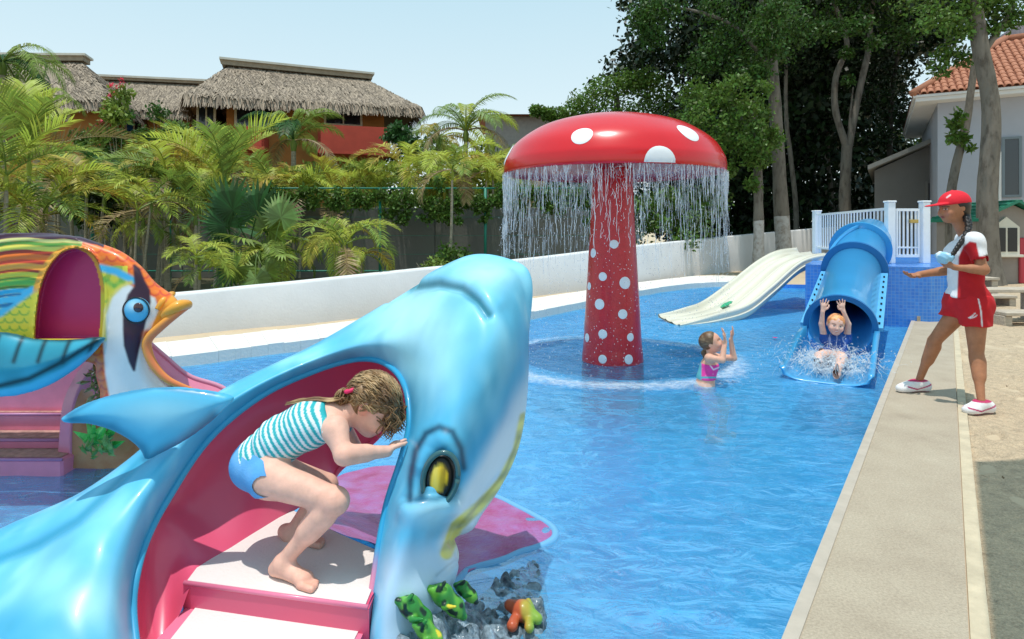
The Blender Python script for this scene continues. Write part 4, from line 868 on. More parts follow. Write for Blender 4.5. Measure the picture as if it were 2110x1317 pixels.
    # lips
    def lips(pts, r, name='lip'):
        P_ = catmull(np.array([W(*p) for p in pts]), 40); rr_ = r*np.sin(np.linspace(.55, PI-.35, 40))**.6; V, Fq = tube(P_, rr_, 14); a, b = pix(V); nn = np.linspace(0, 1, 40).repeat(14); cc = np.tile(np.array([.86, .36, .04]), (len(V), 1)); cc = mixc(cc, np.array([.75, .12, .10]), np.exp(-((np.arange(len(V)) % 14-7)/2.5)**2)*.6); obj(name, V, Fq, m_gelp, t, col=cc)
    lips([(338, 652, D-.24), (352, 640, D-.26), (370, 630, D-.24), (386, 628, D-.16), (384, 631, D-.05)], .030)
    lips([(388, 630, D-.17), (362, 648, D-.25), (332, 672, D-.27), (306, 698, D-.27), (304, 722, D-.27), (318, 754, D-.27), (348, 784, D-.26), (400, 806, D-.22)], .024)
    lips([(324, 638, D-.25), (338, 618, D-.22), (352, 608, D-.12), (358, 605, D)], .020)
    # eye
    e = W(283, 639, D-.27); V, Fq = ball(e, (.068, .03, .068), 36); a, b = pix(V); q = np.hypot(a-283, b-639)*.93; cc = np.tile(np.array([.10, .45, .70]), (len(V), 1)); cc = mixc(cc, np.array([.55, .78, .85]), np.exp(-(((a-276)/12)**2+((b-630)/10)**2))); obj('eye', V, Fq, m_gelp, t, col=cc)
    V, Fq = ball(W(285, 634, D-.298), (.026, .012, .026), 20); obj('pupil', V, Fq, M('pupil', (.06, .02, .02), .2, coat=.5), t)
    V, Fq = tube([e+[.07*math.cos(a), -.012, .068*math.sin(a)] for a in np.linspace(0, 2*PI, 40)], .0035, 8); obj('eye_rim', V, Fq, m_dark, t)
    # big side fin
    bf = [(-330, 700), (-150, 690), (0, 684), (70, 698), (140, 700), (212, 694), (205, 712), (185, 735), (150, 765), (100, 795), (50, 812), (0, 818), (-150, 818), (-330, 800)]
    bf = [tuple(p) for p in catmull(np.array(bf+[bf[0]], float), 80)[:-1]]
    def bc(px, py, V):
        c = np.tile(np.array([.03, .27, .36]), (len(px), 1)); c = mixc(c, np.array([.05, .40, .55]), sstep(vnoise(V, 9, 3), -.2, .5)*.7)
        for s in range(-4, 6):
            x0 = 50*s-20; c = mixc(c, np.array([.008, .02, .025]), np.exp(-(polydist(px, py, [(x0+18, 692), (x0+8, 715), (x0-2, 745)])/5)**2)*.9)
        c = mixc(c, np.array([.008, .03, .035]), np.exp(-(polydist(px, py, [(-300, 800), (0, 795), (60, 780), (130, 745), (200, 702)])/6)**2)); c = mixc(c, np.array([.10, .50, .72]), sstep(py-np.interp(px, [-300, 0, 60, 130, 200], [806, 800, 788, 755, 712]), 0, 8)*.8); return mixc(c, np.array([.01, .05, .06]), np.exp(-(polydist(px, py, [(-300, 700), (0, 684), (70, 698), (140, 700), (212, 694)])/5)**2)*.8)
    blade('side_fin', bf, D-.33, .09, .009, t, m_gelp, bc)
    # stair with stringers
    ms = M('fish stair pink', (.74, .22, .34), .3, coat=.3, var=.12, vs=5); ml = M('fish stair mauve', (.50, .22, .42), .4, var=.1, vs=5); mt = M('sandy stair tread', (.44, .25, .22), .8, var=.3, vs=20, bump=.3)
    st = [(947, 3.70, 128), (907, 3.88, 136), (854, 4.06, 146), (793, 4.24, 160)]
    for i, (ey_, y0, xr) in enumerate(st):
        zt_ = H-(ey_-YH)/F*y0; y1 = y0+.18+.1; xa = (-170-1055)/F*y0; xb = (xr-1055)/F*y0
        mb = MB(); mb.box((xa, y0, -.6), (xb, y1, zt_), bev=.012); mb.build('stair_step', ms, t)
        mb = MB(); mb.box((xa+.03, y0+.03, zt_+.001), (xb-.03, y0+.175, zt_+.006)); mb.build('stair_tread', mt, t)
        V, Fq = tube([(xa, y0, zt_), (xb, y0, zt_)], .010, 8); obj('stair_nosing', V, Fq, ml, t)
    V = loft([[W(118, 965, 3.8), W(122, 900, 3.82), W(130, 830, 3.86), (W(158, 770, 3.9)), W(200, 715, 3.95)], [W(146, 965, 3.78), W(146, 900, 3.8), W(150, 840, 3.82), W(172, 785, 3.84), W(215, 735, 3.85)]], 6, 40)
    Bk = V[::-1]+np.array([0, .45, 0]); Vc = np.concatenate([V, Bk]); obj('stringer', Vc.reshape(-1, 3), grid_faces(12, 40), ms, t)
    # ochre side panel + reef base
    mo = M('ochre gelcoat', (.48, .17, .06), .4, coat=.2, var=.25, vs=7, col2=(.40, .22, .10))
    V = loft([[W(147, 965, 3.79), W(147, 900, 3.81), W(151, 840, 3.83), W(174, 785, 3.85), W(217, 735, 3.86)], [W(300, 968, 3.84), W(290, 910, 3.9), W(212, 850, 3.97), W(190, 790, 3.98), W(222, 745, 3.92)]], 20, 40); obj('side_panel', V.reshape(-1, 3), grid_faces(20, 40), mo, t)
    gx, gy = 90, 50; U, Vv = np.meshgrid(np.linspace(0, 1, gx), np.linspace(0, 1, gy), indexing='ij'); P_ = W(130, 985, 3.7)*(1-U[..., None])+W(420, 985, 3.7)*U[..., None]; P_[..., 1] = 3.72+Vv*.8; P_[..., 2] = -.5+.52*np.sin(np.clip(Vv*1.3, 0, 1)*PI/2)*sstep(1-U, 0, .25)+.05*vnoise(P_, 9, 2)
    obj('reef_base', P_.reshape(-1, 3), grid_faces(gx, gy), M('reef base', (.30, .22, .14), .6, var=.35, vs=9, bump=.8, bs=18, coat=.2), t)
    # seaweed reliefs
    def leafy(name, cx, cy, D_, R_, n_, col, col2, up=True):
        mb = MB()
        for k in range(n_):
            a = rnd.uniform(-1.25, 1.25) if up else rnd.uniform(0, 2*PI); L_ = R_*rnd.uniform(.6, 1.1); p = W(cx, cy, D_)+[rnd.gauss(0, .02), rnd.gauss(0, .01), rnd.gauss(0, .02)]
            dirv = np.array([math.sin(a), -.25, math.cos(a)]); sd = np.array([math.cos(a), 0, -math.sin(a)])
            V = [p, p+dirv*L_*.5+sd*L_*.16+[0, -.012, 0], p+dirv*L_, p+dirv*L_*.5-sd*L_*.16+[0, -.012, 0], p+dirv*L_*.5+[0, -.03, 0]]
            mb.put(V, [(0, 1, 4), (1, 2, 4), (2, 3, 4), (3, 0, 4)])
        mb.build(name, M(name+' paint', col, .35, coat=.3, isl=.3, col2=col2, vs=30), t)
    for (cx, cy) in ((200, 805), (215, 790), (205, 765), (222, 812), (195, 785), (228, 795)): leafy('relief_leaf', cx, cy, 3.80, .085, 9, (.06, .10, .03), (.40, .42, .2), False)
    leafy('relief_seaweed', 205, 915, 3.72, .17, 16, (.04, .38, .05), (.10, .55, .10)); leafy('relief_seaweed', 228, 930, 3.66, .10, 14, (.10, .25, .06), (.2, .4, .12)); leafy('relief_seaweed', 190, 935, 3.64, .08, 10, (.08, .22, .06), (.2, .35, .1))
    # pink chute from the mouth
    ch = [[W(300, 700, D+.05), W(340, 735, D+.1), W(390, 775, D+.15), W(460, 800, D+.2), W(520, 850, D+.2)], [W(302, 725, D-.18), W(330, 765, D-.15), W(380, 805, D-.1), W(430, 830, D-.05), W(500, 880, D-.0)]]
    V = loft(ch, 30, 50); s = np.linspace(0, 1, 30)[:, None]; V[..., 2] += -.07*np.sin(s*PI); obj('mouth_chute', V.reshape(-1, 3), grid_faces(30, 50), ms, t)
    V2, Fq = tube(V[0], .014, 8); obj('chute_edge', V2, Fq, M('chute edge', (.72, .30, .42), .3, coat=.3), t)
    # pink inner wall seen in the doorway and behind
    mb = MB(); a = W(-330, 700, D); mb.box((W(-330, 0, D)[0], D+.5, .1), (W(60, 0, D)[0], D+.56, .62), bev=.02); mb.build('inner_panel', ms, t)
    mb = MB(); mb.box((W(-160, 0, 4.0)[0], 4.42, -.5), (W(170, 0, 4.0)[0], 4.48, .62)); mb.build('stair_back', ms, t)
fish()
# ================================================================= PEOPLE
m_skin = M('skin', rough=.55, attr=True, var=.12, vs=22, spec=.35, sss=.06, bump=.05, bs=220)
m_cloth = M('cloth', rough=.85, attr=True, var=.05, vs=25, bump=.15, bs=160)
m_hair = M('hair', rough=.45, attr=True, isl=.35)
SK_G = np.array([.80, .46, .35]); SK_L = np.array([.42, .18, .09]); SK_B = np.array([.80, .50, .40]); SK_P = np.array([.74, .40, .28])
def hand(v, wrist, dirn, palmn, s, curl=.5, spread=.25, thumb=1, k=.004, wr=None):
    """palm, four unequal bent fingers and a thumb added to volume v. dirn: wrist->fingers, palmn: out of the palm, s: hand length"""
    d = norm(dirn); n = norm(np.array(palmn)-d*np.dot(palmn, d)); w_ = np.cross(d, n)*thumb; wrist = np.array(wrist, float)
    v.cap(wrist, wrist+d*s*.42, s*.145, s*.20, .012, flat=(n, .55))
    for i, (off, L_) in enumerate(((.19, .44), (.065, .50), (-.065, .47), (-.185, .36))):
        b = wrist+d*s*.45+w_*off*s; dd = norm(d+w_*off*spread*3); pts = [b]; ang = 0
        for j, f in enumerate((.48, .30, .24)):
            ang += curl*(.5 if j == 0 else .7); pts.append(pts[-1]+(dd*math.cos(ang)+n*math.sin(ang))*L_*s*f)
        v.chain(pts, [s*.062, s*.056, s*.050, s*.043], k)
    b = wrist+d*s*.16+w_*s*.13; p1 = b+(w_*.75+d*.55+n*.15)*s*.22; p2 = p1+(d*.85+w_*.35+n*.25*(1+curl))*s*.17; p3 = p2+(d*.95+n*.35*curl)*s*.13
    v.chain([b, p1, p2, p3], [s*.085, s*.07, s*.058, s*.048], k*2)
def foot(v, ankle, toe, s, up=(0, 0, 1), toes=True, k=.006, z0=None):
    ankle = np.array(ankle, float); toe = np.array(toe, float); d = toe-ankle; d[2] = 0; d = norm(d); sd = np.cross(d, [0, 0, 1]); z0 = toe[2] if z0 is None else z0
    heel = ankle-d*s*.16; heel[2] = z0+s*.12; ball_ = ankle+d*s*.52; ball_[2] = z0+s*.095; v.cap(ankle, heel, s*.12, s*.12, .02); v.cap(ankle+[0, 0, -.01], ball_, s*.125, s*.10, .03, flat=(sd, 1.25)); v.cap(heel, ball_, s*.11, s*.10, .02, flat=(sd, 1.2)); v.cap(ball_+sd*s*.09, ball_-sd*s*.09, s*.085, s*.075, .015)
    if toes:
        for i, (o_, L_, r_) in enumerate(((.145, .26, .062), (.065, .25, .045), (.0, .225, .042), (-.06, .19, .04), (-.115, .15, .038))):
            a = ball_+sd*o_*s+d*s*.05; a[2] = z0+s*.06; e = a+d*L_*s; e[2] = z0+r_*s; v.cap(a, e, r_*s*1.1, r_*s, k)
    return heel, ball_
def frame_from(fwd, up):
    f = norm(fwd); r = norm(np.cross(f, up)); u = np.cross(r, f); return f, r, u
def head(v, c, fwd, up, s, child=True):
    """s = head height. returns frame"""
    f, r, u = frame_from(fwd, up); R = np.stack([f, r, u], 1)
    v.ell(c+u*s*.08, (s*.47, s*.385, s*.42), R, .02)                                  # skull
    v.ell(c+f*s*.13-u*s*.17, (s*.33, s*.30, s*.33), R, .03)                             # face
    v.ell(c+f*s*.30-u*s*.37, (s*.12, s*.14, s*.10), R, .03)                             # chin
    for sg in (-1, 1):
        v.ell(c+f*s*.37+r*sg*s*.15+u*s*.0, (s*.10, s*.085, s*.06), R, .015, 'sub')      # eye sockets
        v.ell(c+f*s*.36+r*sg*s*.155+u*s*.0, (s*.072, s*.075, s*.06), R, .004)           # eyes
        v.ell(c+f*s*.34+r*sg*s*.20-u*s*.16, (s*.10, s*.10, s*.09), R, .03)              # cheeks
        v.ell(c-f*s*.02+r*sg*s*.385-u*s*.03, (s*.085, s*.03, s*.12), R, .008)            # ears
        v.ell(c+f*s*.015+r*sg*s*.42-u*s*.03, (s*.045, s*.02, s*.07), R, .005, 'sub')
    v.cap(c+f*s*.43+u*s*.04, c+f*s*.51-u*s*.12, s*.045, s*.06, .015)                     # nose
    v.cap(c+f*s*.44-u*s*.245+r*s*.07, c+f*s*.44-u*s*.245-r*s*.07, s*.030, s*.030, .008)  # lips
    v.cap(c+f*s*.43-u*s*.285+r*s*.05, c+f*s*.43-u*s*.285-r*s*.05, s*.030, s*.030, .008)
    return f, r, u
def face_paint(V, col, c, f, r, u, s, lip, brow, iris, smile=False):
    q = V-c; a, b, h = q@f/s, q@r/s, q@u/s; fr = a > .25
    for sg in (-1, 1):
        d = np.hypot((b-sg*.155)/.065, (h-.0)/.026); m = sstep(1.1-d, 0, .2)*fr; col = mixc(col, np.array([.80, .78, .76]), m)
        d = np.hypot((b-sg*.155), (h-.0)); col = mixc(col, iris, sstep(.045-d, 0, .012)*fr*m)
        col = mixc(col, brow, np.exp(-((h-.105+.25*(b-sg*.155)**2*8)/.020)**2)*(np.abs(b-sg*.16) < .10)*fr*.8)
        col = mixc(col, brow*.5, np.exp(-((h-.045)/.012)**2)*(np.abs(b-sg*.155) < .09)*fr*.7)
        col = mixc(col, np.array([.75, .25, .20]), np.exp(-((b-sg*.22)/.10)**2-((h+.15)/.08)**2)*fr*.25)
    d = np.hypot(b/.11, (h+.262-(b*b*2.2 if smile else 0))/.045); col = mixc(col, lip, sstep(1.15-d, 0, .3)*fr*.85)
    if smile: d = np.hypot(b/.085, (h+.262-b*b*2.2)/.020); col = mixc(col, np.array([.8, .78, .74]), sstep(1.1-d, 0, .3)*fr)
    else: col = mixc(col, lip*.35, np.exp(-((h+.265)/.008)**2)*(np.abs(b) < .08)*fr*.8)
    return col
def strand_mesh(paths, rad, n=4):
    Vs = []; Fs = []; k = 0
    for p, r in zip(paths, rad):
        V, Fq = tube(p, r, n, False); Vs.append(V); Fs.append(np.array(Fq)+k); k += len(V)
    return np.concatenate(Vs), np.concatenate(Fs)
def person(loc, label): return thing('person', loc, label, 'person')

# ---- girl climbing into the shark
def girl():
    pel = W(532, 948, 2.26); wst = W(580, 905, 2.25); ch = W(640, 872, 2.25); nb = W(700, 855, 2.27); hc = W(765, 832, 2.30)
    t = person([pel[0], 2.2, SZ], 'girl in teal striped top bending forward barefoot inside the blue shark slide')
    sx = np.array([0, 1., 0])
    v = Vol((-1.12, 1.92, .13), (-.34, 2.56, .90), .0048)
    v.cap(pel+[-.005, -.035, -.005], pel+[-.005, .035, -.005], .068, .068, .03); v.cap(pel, wst, .072, .066, .04, flat=(sx, 1.15)); v.cap(wst, ch, .070, .072, .04, flat=(sx, 1.2)); v.cap(ch, nb-[.03, 0, 0], .072, .050, .04, flat=(sx, 1.3))
    shn = W(690, 885, 2.16); shf = W(700, 875, 2.36); v.cap(shn, shf, .040, .040, .03); torso = v.copy()
    v.cap(nb-[.02, 0, -.0], W(742, 846, 2.28), .036, .034, .02)
    # near arm
    el = W(708, 938, 2.10); wr = W(798, 930, 2.20); v.cap(shn, el, .040, .030, .03); v.cap(el, wr, .031, .020, .012); v.cap(el+[.01, 0, .0], (el+wr)/2, .032, .028, .015); hand(v, wr, W(838, 893, 2.33)-wr, (.4, .8, -.1), .115, .35, .3, thumb=-1, k=.003)
    # far arm reaching into the slide
    el2 = W(735, 930, 2.46); wr2 = W(690, 975, 2.44); v.cap(shf, el2, .038, .028, .02)
    # legs
    hn = W(556, 985, 2.17); kn = W(690, 1032, 2.10); an = W(583, 1158, 2.13); v.cap(pel+[.01, -.03, -.02], hn, .062, .063, .04); v.cap(hn, kn, .065, .042, .03); v.cap(kn, kn+[.003, 0, -.002], .043, .043, .02)
    v.cap(kn, an, .042, .024, .012); v.cap(kn+(an-kn)*.22+[-.006, .0, -.006], kn+(an-kn)*.45+[-.006, 0, -.004], .041, .036, .03)
    foot(v, an, W(655, 1204, 2.06)*[1, 1, 0]+[0, 0, SZ], .185)
    hf = W(565, 975, 2.32); kf = W(672, 1000, 2.42); af = W(600, 1098, 2.40); v.cap(pel+[.01, .03, -.02], hf, .070, .068, .04); v.cap(hf, kf, .070, .045, .03); v.cap(kf, af, .041, .024, .012); foot(v, af, W(672, 1128, 2.34)*[1, 1, 0]+[0, 0, SZ], .185)
    hs = .20; f, r, u = head(v, hc, norm([.72, -.06, -.68]), norm([.62, .0, .72]), hs)
    V, Q = v.mesh(1); a, b = pix(V); c = np.tile(SK_G, (len(V), 1)); c = mixc(c, SK_G*[1.02, .72, .62], np.exp(-(np.linalg.norm(V-kn, axis=1)/.05)**2)*.4+np.exp(-(np.linalg.norm(V-el, axis=1)/.04)**2)*.35+np.exp(-(np.linalg.norm(V-W(640, 1200, 2.06), axis=1)/.05)**2)*.35)
    ear = np.linalg.norm(V-(hc-r*hs*.39-u*hs*.03), axis=1); ear2 = np.linalg.norm(V-(hc+r*hs*.39-u*hs*.03), axis=1); c = mixc(c, np.array([.85, .28, .18]), np.exp(-(np.minimum(ear, ear2)/.022)**2)*.8)
    body = obj('body', V, Q, m_skin, t, col=c)
    # clothes: striped top, blue bottoms
    ax = norm(nb-pel); AX = v.XYZ(); proj = (AX[0]-pel[0])*ax[0]+(AX[1]-pel[1])*ax[1]+(AX[2]-pel[2])*ax[2]; Ln = np.linalg.norm(nb-pel)
    # arm hole and neckline
    legd = v.copy()
    w2 = torso.copy(); fold = .003*np.sin(proj*150+AX[2]*30)*np.exp(-((proj-.05)/.08)**2); w2.d = (torso.d-.0075-fold).astype(np.float32); w2.d = np.maximum(w2.d, -(proj+.012)); w2.d = np.maximum(w2.d, proj-(Ln-.015)); w2.cap(shn+[.035, -.03, .0], shn+[.0, -.06, -.03], .040, .036, .008, mode='sub')
    V, Q = w2.mesh(2); pr = (V-pel)@ax; bend = pr+.10*((V-pel)@np.cross(ax, [0, 1, 0]))**2*4+.004*np.sin(V[:, 1]*50)+.0025*vnoise(V, 24, 2)
    s = np.sin(bend*2*PI/.0205); c = mixc(np.tile(np.array([.80, .84, .84]), (len(V), 1)), np.array([.02, .40, .44]), sstep(s, -.35, .15)); obj('striped_top', V, Q, m_cloth, t, col=c)
    w3 = Vol((pel[0]-.13, 2.1, pel[2]-.14), (pel[0]+.15, 2.45, pel[2]+.12), .0048); w3.cap(pel+[-.005, -.035, -.005], pel+[-.005, .035, -.005], .075, .075, .03); w3.cap(pel+[.01, -.03, -.02], hn, .070, .071, .04); w3.cap(hn, hn+(kn-hn)*.4, .071, .064, .02); w3.cap(pel+[.01, .03, -.02], hf, .077, .075, .04); w3.cap(pel, wst, .077, .068, .03, flat=(sx, 1.15))
    X_, Y_, Z_ = w3.XYZ(); pr3 = (X_-pel[0])*ax[0]+(Y_-pel[1])*ax[1]+(Z_-pel[2])*ax[2]; w3.d = np.maximum(w3.d, pr3-.075)
    # leg opening: a slanting cut from the hip to below the buttock
    A_ = W(628, 982, 2.2); B_ = W(510, 1022, 2.2); dd = norm([B_[0]-A_[0], 0, B_[2]-A_[2]]); nn = np.array([dd[2], 0, -dd[0]]); nn = nn if nn[2] < 0 else -nn; w3.d = np.maximum(w3.d, (X_-A_[0])*nn[0]+(Z_-A_[2])*nn[2])
    V, Q = w3.mesh(2); c = np.tile(np.array([.10, .36, .72]), (len(V), 1)); c = mixc(c, np.array([.20, .48, .80]), sstep(vnoise(V, 22, 2), -.2, .5)*.5); obj('swim_bottoms', V, Q, m_cloth, t, col=c)
    # hair: a cap of curls built from strands, a bun at the back, a tail lying along the back
    hv = Vol(hc-.16, hc+.16, .005); Rm = np.stack([f, r, u], 1); hv.ell(hc+u*hs*.11-f*hs*.03, (hs*.50, hs*.43, hs*.45), Rm, .02); hv.ell(hc+f*hs*.30-u*hs*.20, (hs*.36, hs*.40, hs*.44), Rm, .02, 'sub'); hv.ell(hc-f*hs*.0+r*hs*.40-u*hs*.07, (hs*.13, hs*.12, hs*.16), Rm, .01, 'sub'); hv.ell(hc-f*hs*.0-r*hs*.40-u*hs*.07, (hs*.13, hs*.12, hs*.16), Rm, .01, 'sub')
    X_, Y_, Z_ = hv.XYZ(); Pn = np.stack(np.broadcast_arrays(X_, Y_, Z_), -1); hv.d = hv.d+(.006*np.sin(60*X_+40*Z_)*np.sin(55*Y_+30*Z_)).astype(np.float32)
    V, Q = hv.mesh(1); base = np.array([.20, .11, .045]); c = mixc(np.tile(base, (len(V), 1)), np.array([.34, .21, .10]), sstep(vnoise(V, 30, 4), -.3, .5)); c = mixc(c, base*.4, sstep(vnoise(V, 48, 9), .2, .6)*.6); obj('hair', V, Q, m_hair, t, col=c)
    bun = W(706, 818, 2.27); paths = []; rad = []
    for k in range(620):   # curls over the skull
        th = rnd.uniform(0, 2*PI); ph = rnd.uniform(0, 1.75); d0 = math.sin(ph)*math.cos(th)*f+math.sin(ph)*math.sin(th)*r+math.cos(ph)*u
        if d0@f > .45 and d0@u < .35: continue
        p = hc+u*hs*.11-f*hs*.03+f*(d0@f)*hs*.50+r*(d0@r)*hs*.43+u*(d0@u)*hs*.45; tv = norm((bun-p)-d0*((bun-p)@d0)); sd = np.cross(tv, d0); w_ = rnd.uniform(.006, .014); fq = rnd.uniform(90, 150); L_ = rnd.uniform(.03, .085); pp = []
        for i in range(9):
            q = i/8*L_-.02; pp.append(p+tv*q-d0*(q*q*4.2)+sd*w_*math.sin(fq*q+k)+d0*(w_*.5*math.cos(fq*q+k)+.002))
        paths.append(pp); rad.append(np.array([.0006]+[.0026]*7+[.0006])*rnd.uniform(.6, 1.2))
    for k in range(150):    # loose wisps over the face
        p = hc+f*hs*rnd.uniform(.25, .5)+u*hs*rnd.uniform(-.05, .35)+r*rnd.uniform(-.4, .4)*hs; pp = [p+np.array([.012*math.sin(i*1.1+k)+.003*i*rnd.random(), .004*math.cos(i+k), -.011*i]) for i in range(7)]; paths.append(pp); rad.append(np.array([.0022]*5+[.0014, .0004]))
    for k in range(70):    # bun
        a = rnd.uniform(0, 2*PI); R0 = rnd.uniform(.012, .032); ax1 = norm([rnd.gauss(0, 1), rnd.gauss(0, 1), rnd.gauss(0, 1)]); ax2 = norm(np.cross(ax1, [0, 0, 1.])); ax3 = np.cross(ax1, ax2); pp = [bun+R0*(math.cos(a+i*.4)*ax2+math.sin(a+i*.4)*ax3) for i in range(9)]; paths.append(pp); rad.append([.003]*9)
    for k in range(26):    # tail along the back
        o_ = rnd.gauss(0, .008); pp = [W(*q)+[0, o_, abs(rnd.gauss(0, .003))] for q in ((706, 822, 2.25), (680, 826, 2.25), (650, 824, 2.24), (618, 827, 2.24), (590, 833, 2.24))]; paths.append(catmull(np.array(pp), 12)); rad.append(np.linspace(.003, .001, 12))
    V, Q = strand_mesh(paths, rad); nn = vnoise(V, 26, 6); c = mixc(np.tile(np.array([.23, .125, .05]), (len(V), 1)), np.array([.42, .27, .13]), sstep(nn, -.2, .6)); c = mixc(c, np.array([.16, .08, .035]), sstep(-nn, .15, .6)*.8); o = obj('curls', V, Q, m_hair, t, col=c)
    tp = W(722, 804, 2.25); V, Q = tube([tp+.016*np.array([math.cos(a), .9*math.sin(a), .9*math.cos(a)*.4]) for a in np.linspace(0, 2*PI, 20)], .007, 8); obj('hair_tie', V, Q, M('pink hair tie', (.75, .02, .12), .6), t)
girl()

# ---- instructor on the deck
def lady():
    DZ = 4.95; K = lambda a, b, d=0: W(a, b, DZ+d)
    t = person([3.55, 4.95, 0], 'woman in red cap, red and white polo and red shorts striding along the poolside')
    v = Vol((2.95, 4.45, -.06), (3.95, 5.55, 1.70), .0075); sy = np.array([0, 1., 0])
    pelv = K(1995, 622); wst = K(1990, 568); che = K(1992, 520); nb = K(1986, 478); hc = K(1966, 428)
    v.cap(pelv+[0, -.05, 0], pelv+[0, .05, 0], .112, .112, .05); v.cap(pelv, wst, .108, .080, .06, flat=(sy, 1.25)); v.cap(wst, che, .080, .092, .06, flat=(sy, 1.35)); v.cap(che+[-.04, -.05, -.01], che+[-.04, .05, -.01], .075, .075, .05)
    sn = K(2006, 498, -.17); sf = K(1988, 496, .17); v.cap(sn, sf, .06, .055, .05); torso = v.copy()
    v.cap(nb, hc+[.015, 0, -.06], .048, .05, .03)
    el = K(2026, 556, -.24); wr = K(1966, 551, -.17); v.cap(sn, el, .045, .035, .03)
    el2 = K(1962, 556, .20); wr2 = K(1893, 566, .16); v.cap(sf, el2, .050, .038, .03)
    arms0 = v.copy(); v.cap(el, wr, .035, .022, .015); v.cap(el, el+(wr-el)*.4, .036, .031, .02); hand(v, wr, K(1940, 535, -.13)-wr, (.1, .5, .9), .17, .75, .2, thumb=1)
    v.cap(el2, wr2, .039, .026, .015); v.cap(el2, el2+(wr2-el2)*.4, .035, .030, .02); hand(v, wr2, K(1850, 572, .10)-wr2, (.0, -.3, 1), .17, .55, .15, thumb=-1)
    # front (far) leg
    hf = K(1978, 640, .08); kf = K(1925, 703, .17); af = K(1893, 786, .30); v.cap(pelv+[-.02, .06, -.02], hf, .100, .088, .05); th = v.copy(); v.cap(hf, kf, .080, .047, .04); v.cap(kf, af, .044, .026, .02); v.cap(kf+(af-kf)*.15+[.02, 0, 0], kf+(af-kf)*.45+[.015, 0, 0], .046, .036, .04)
    # rear (near) leg
    hn = K(2010, 645, -.07); kn = K(2012, 735, -.12); an = K(2022, 826, -.26); v.cap(pelv+[.02, -.06, -.02], hn, .100, .090, .05); v.cap(hn, kn, .082, .047, .04); v.cap(kn, an, .044, .026, .02); v.cap(kn+(an-kn)*.15+[.012, 0, 0], kn+(an-kn)*.45+[.01, 0, 0], .046, .036, .04)
    hs = .225; f, r, u = head(v, hc, norm([-1, -.04, -.16]), norm([-.16, 0, 1]), hs, False)
    V, Q = v.mesh(1); c = np.tile(SK_L, (len(V), 1)); c = face_paint(V, c, hc, f, r, u, hs, np.array([.35, .08, .06]), np.array([.02, .012, .01]), np.array([.03, .015, .01])); c = mixc(c, SK_L*.72, np.exp(-(np.linalg.norm(V-kn, axis=1)/.07)**2)*.4+np.exp(-(np.linalg.norm(V-kf, axis=1)/.07)**2)*.4)
    obj('body', V, Q, m_skin, t, col=c)
    X_, Y_, Z_ = v.XYZ()
    # polo shirt with short sleeves
    w_ = torso.copy(); w_.d = (torso.d-.014).astype(np.float32); zh = pelv[2]+.035
    for (s_, e_) in ((sn, el), (sf, el2)): w_.cap(s_, s_+(e_-s_)*.60, .064, .060, .03)
    w_.d = np.maximum(w_.d, zh-Z_); w_.d = np.maximum(w_.d, Z_-(nb[2]+.03))
    w_.cap(sn+(el-sn)*.66, sn+(el-sn)*.9, .055, .05, .004, mode='sub'); w_.cap(sf+(el2-sf)*.66, sf+(el2-sf)*.9, .055, .05, .004, mode='sub')
    w_.d = (w_.d-.004*np.sin(X_*42+Z_*33)*np.sin(Z_*25-Y_*18)).astype(np.float32)
    V, Q = w_.mesh(2); a, b = pix(V); RED = np.array([.50, .006, .012]); WHT = np.array([.80, .80, .82]); c = np.tile(RED, (len(V), 1))
    q = V-che; yoke = (b < 520-(np.clip(a-1985, -60, 60))*.10) & (b < 515+(1-np.clip((a-1975)/35, 0, 1))*0+np.where(a > 1990, -(2035-a)*.0, 0)); ys = polysdf(a, b, [(1930, 480), (1990, 465), (2045, 480), (2050, 525), (2018, 528), (2012, 500), (1998, 497), (1985, 508), (1975, 530), (1972, 610), (1972, 640), (1955, 640), (1940, 560)]); c = mixc(c, WHT, sstep(2-ys, 0, 3)*(a > 0)); far = (V[:, 1] > pelv[1]+.12) & (V[:, 2] > che[2]-.10); c = mixc(c, WHT, far*1.)
    c = mixc(c, RED, sstep(nb[2]*0+V[:, 2]-(nb[2]+.018), 0, .006)); obj('polo_shirt', V, Q, m_cloth, t, col=c)
    # shorts
    w_ = Vol((3.2, 4.6, .55), (3.9, 5.35, 1.05), .0075); w_.cap(pelv+[0, -.06, 0], pelv+[0, .06, 0], .116, .116, .05); w_.cap(pelv, wst, .120, .096, .06, flat=(sy, 1.25)); w_.cap(pelv+[-.02, .06, -.02], hf, .110, .106, .05); w_.cap(hf, hf+(kf-hf)*.35, .104, .100, .02); w_.cap(pelv+[.02, -.06, -.02], hn, .112, .108, .05); w_.cap(hn, hn+(kn-hn)*.3, .106, .106, .02)
    X_, Y_, Z_ = w_.XYZ(); w_.d = np.maximum(w_.d, Z_-(pelv[2]+.062)); w_.d = np.where(Y_ < 4.94, np.maximum(w_.d, (K(2010, 668)[2]-Z_)), np.maximum(w_.d, K(1975, 656)[2]-Z_-(X_-3.5)*.25)); w_.d = (w_.d-.004*np.sin(X_*55+Z_*20)*np.sin(Z_*30+Y_*20)).astype(np.float32)
    V, Q = w_.mesh(2); a, b = pix(V); c = np.tile(np.array([.56, .008, .015]), (len(V), 1)); nearm = V[:, 1] < 4.93; c = mixc(c, WHT, sstep(2.2-polydist(a, b, [(2015, 610), (2021, 640), (2024, 672)]), 0, 1.5)*nearm)
    for st in ([(1996, 655), (2004, 651), (2010, 645)], [(1999, 656), (2009, 653), (2013, 650)]): c = mixc(c, WHT, sstep(1.7-polydist(a, b, st), 0, 1.2)*nearm)
    obj('shorts', V, Q, m_cloth, t, col=c)
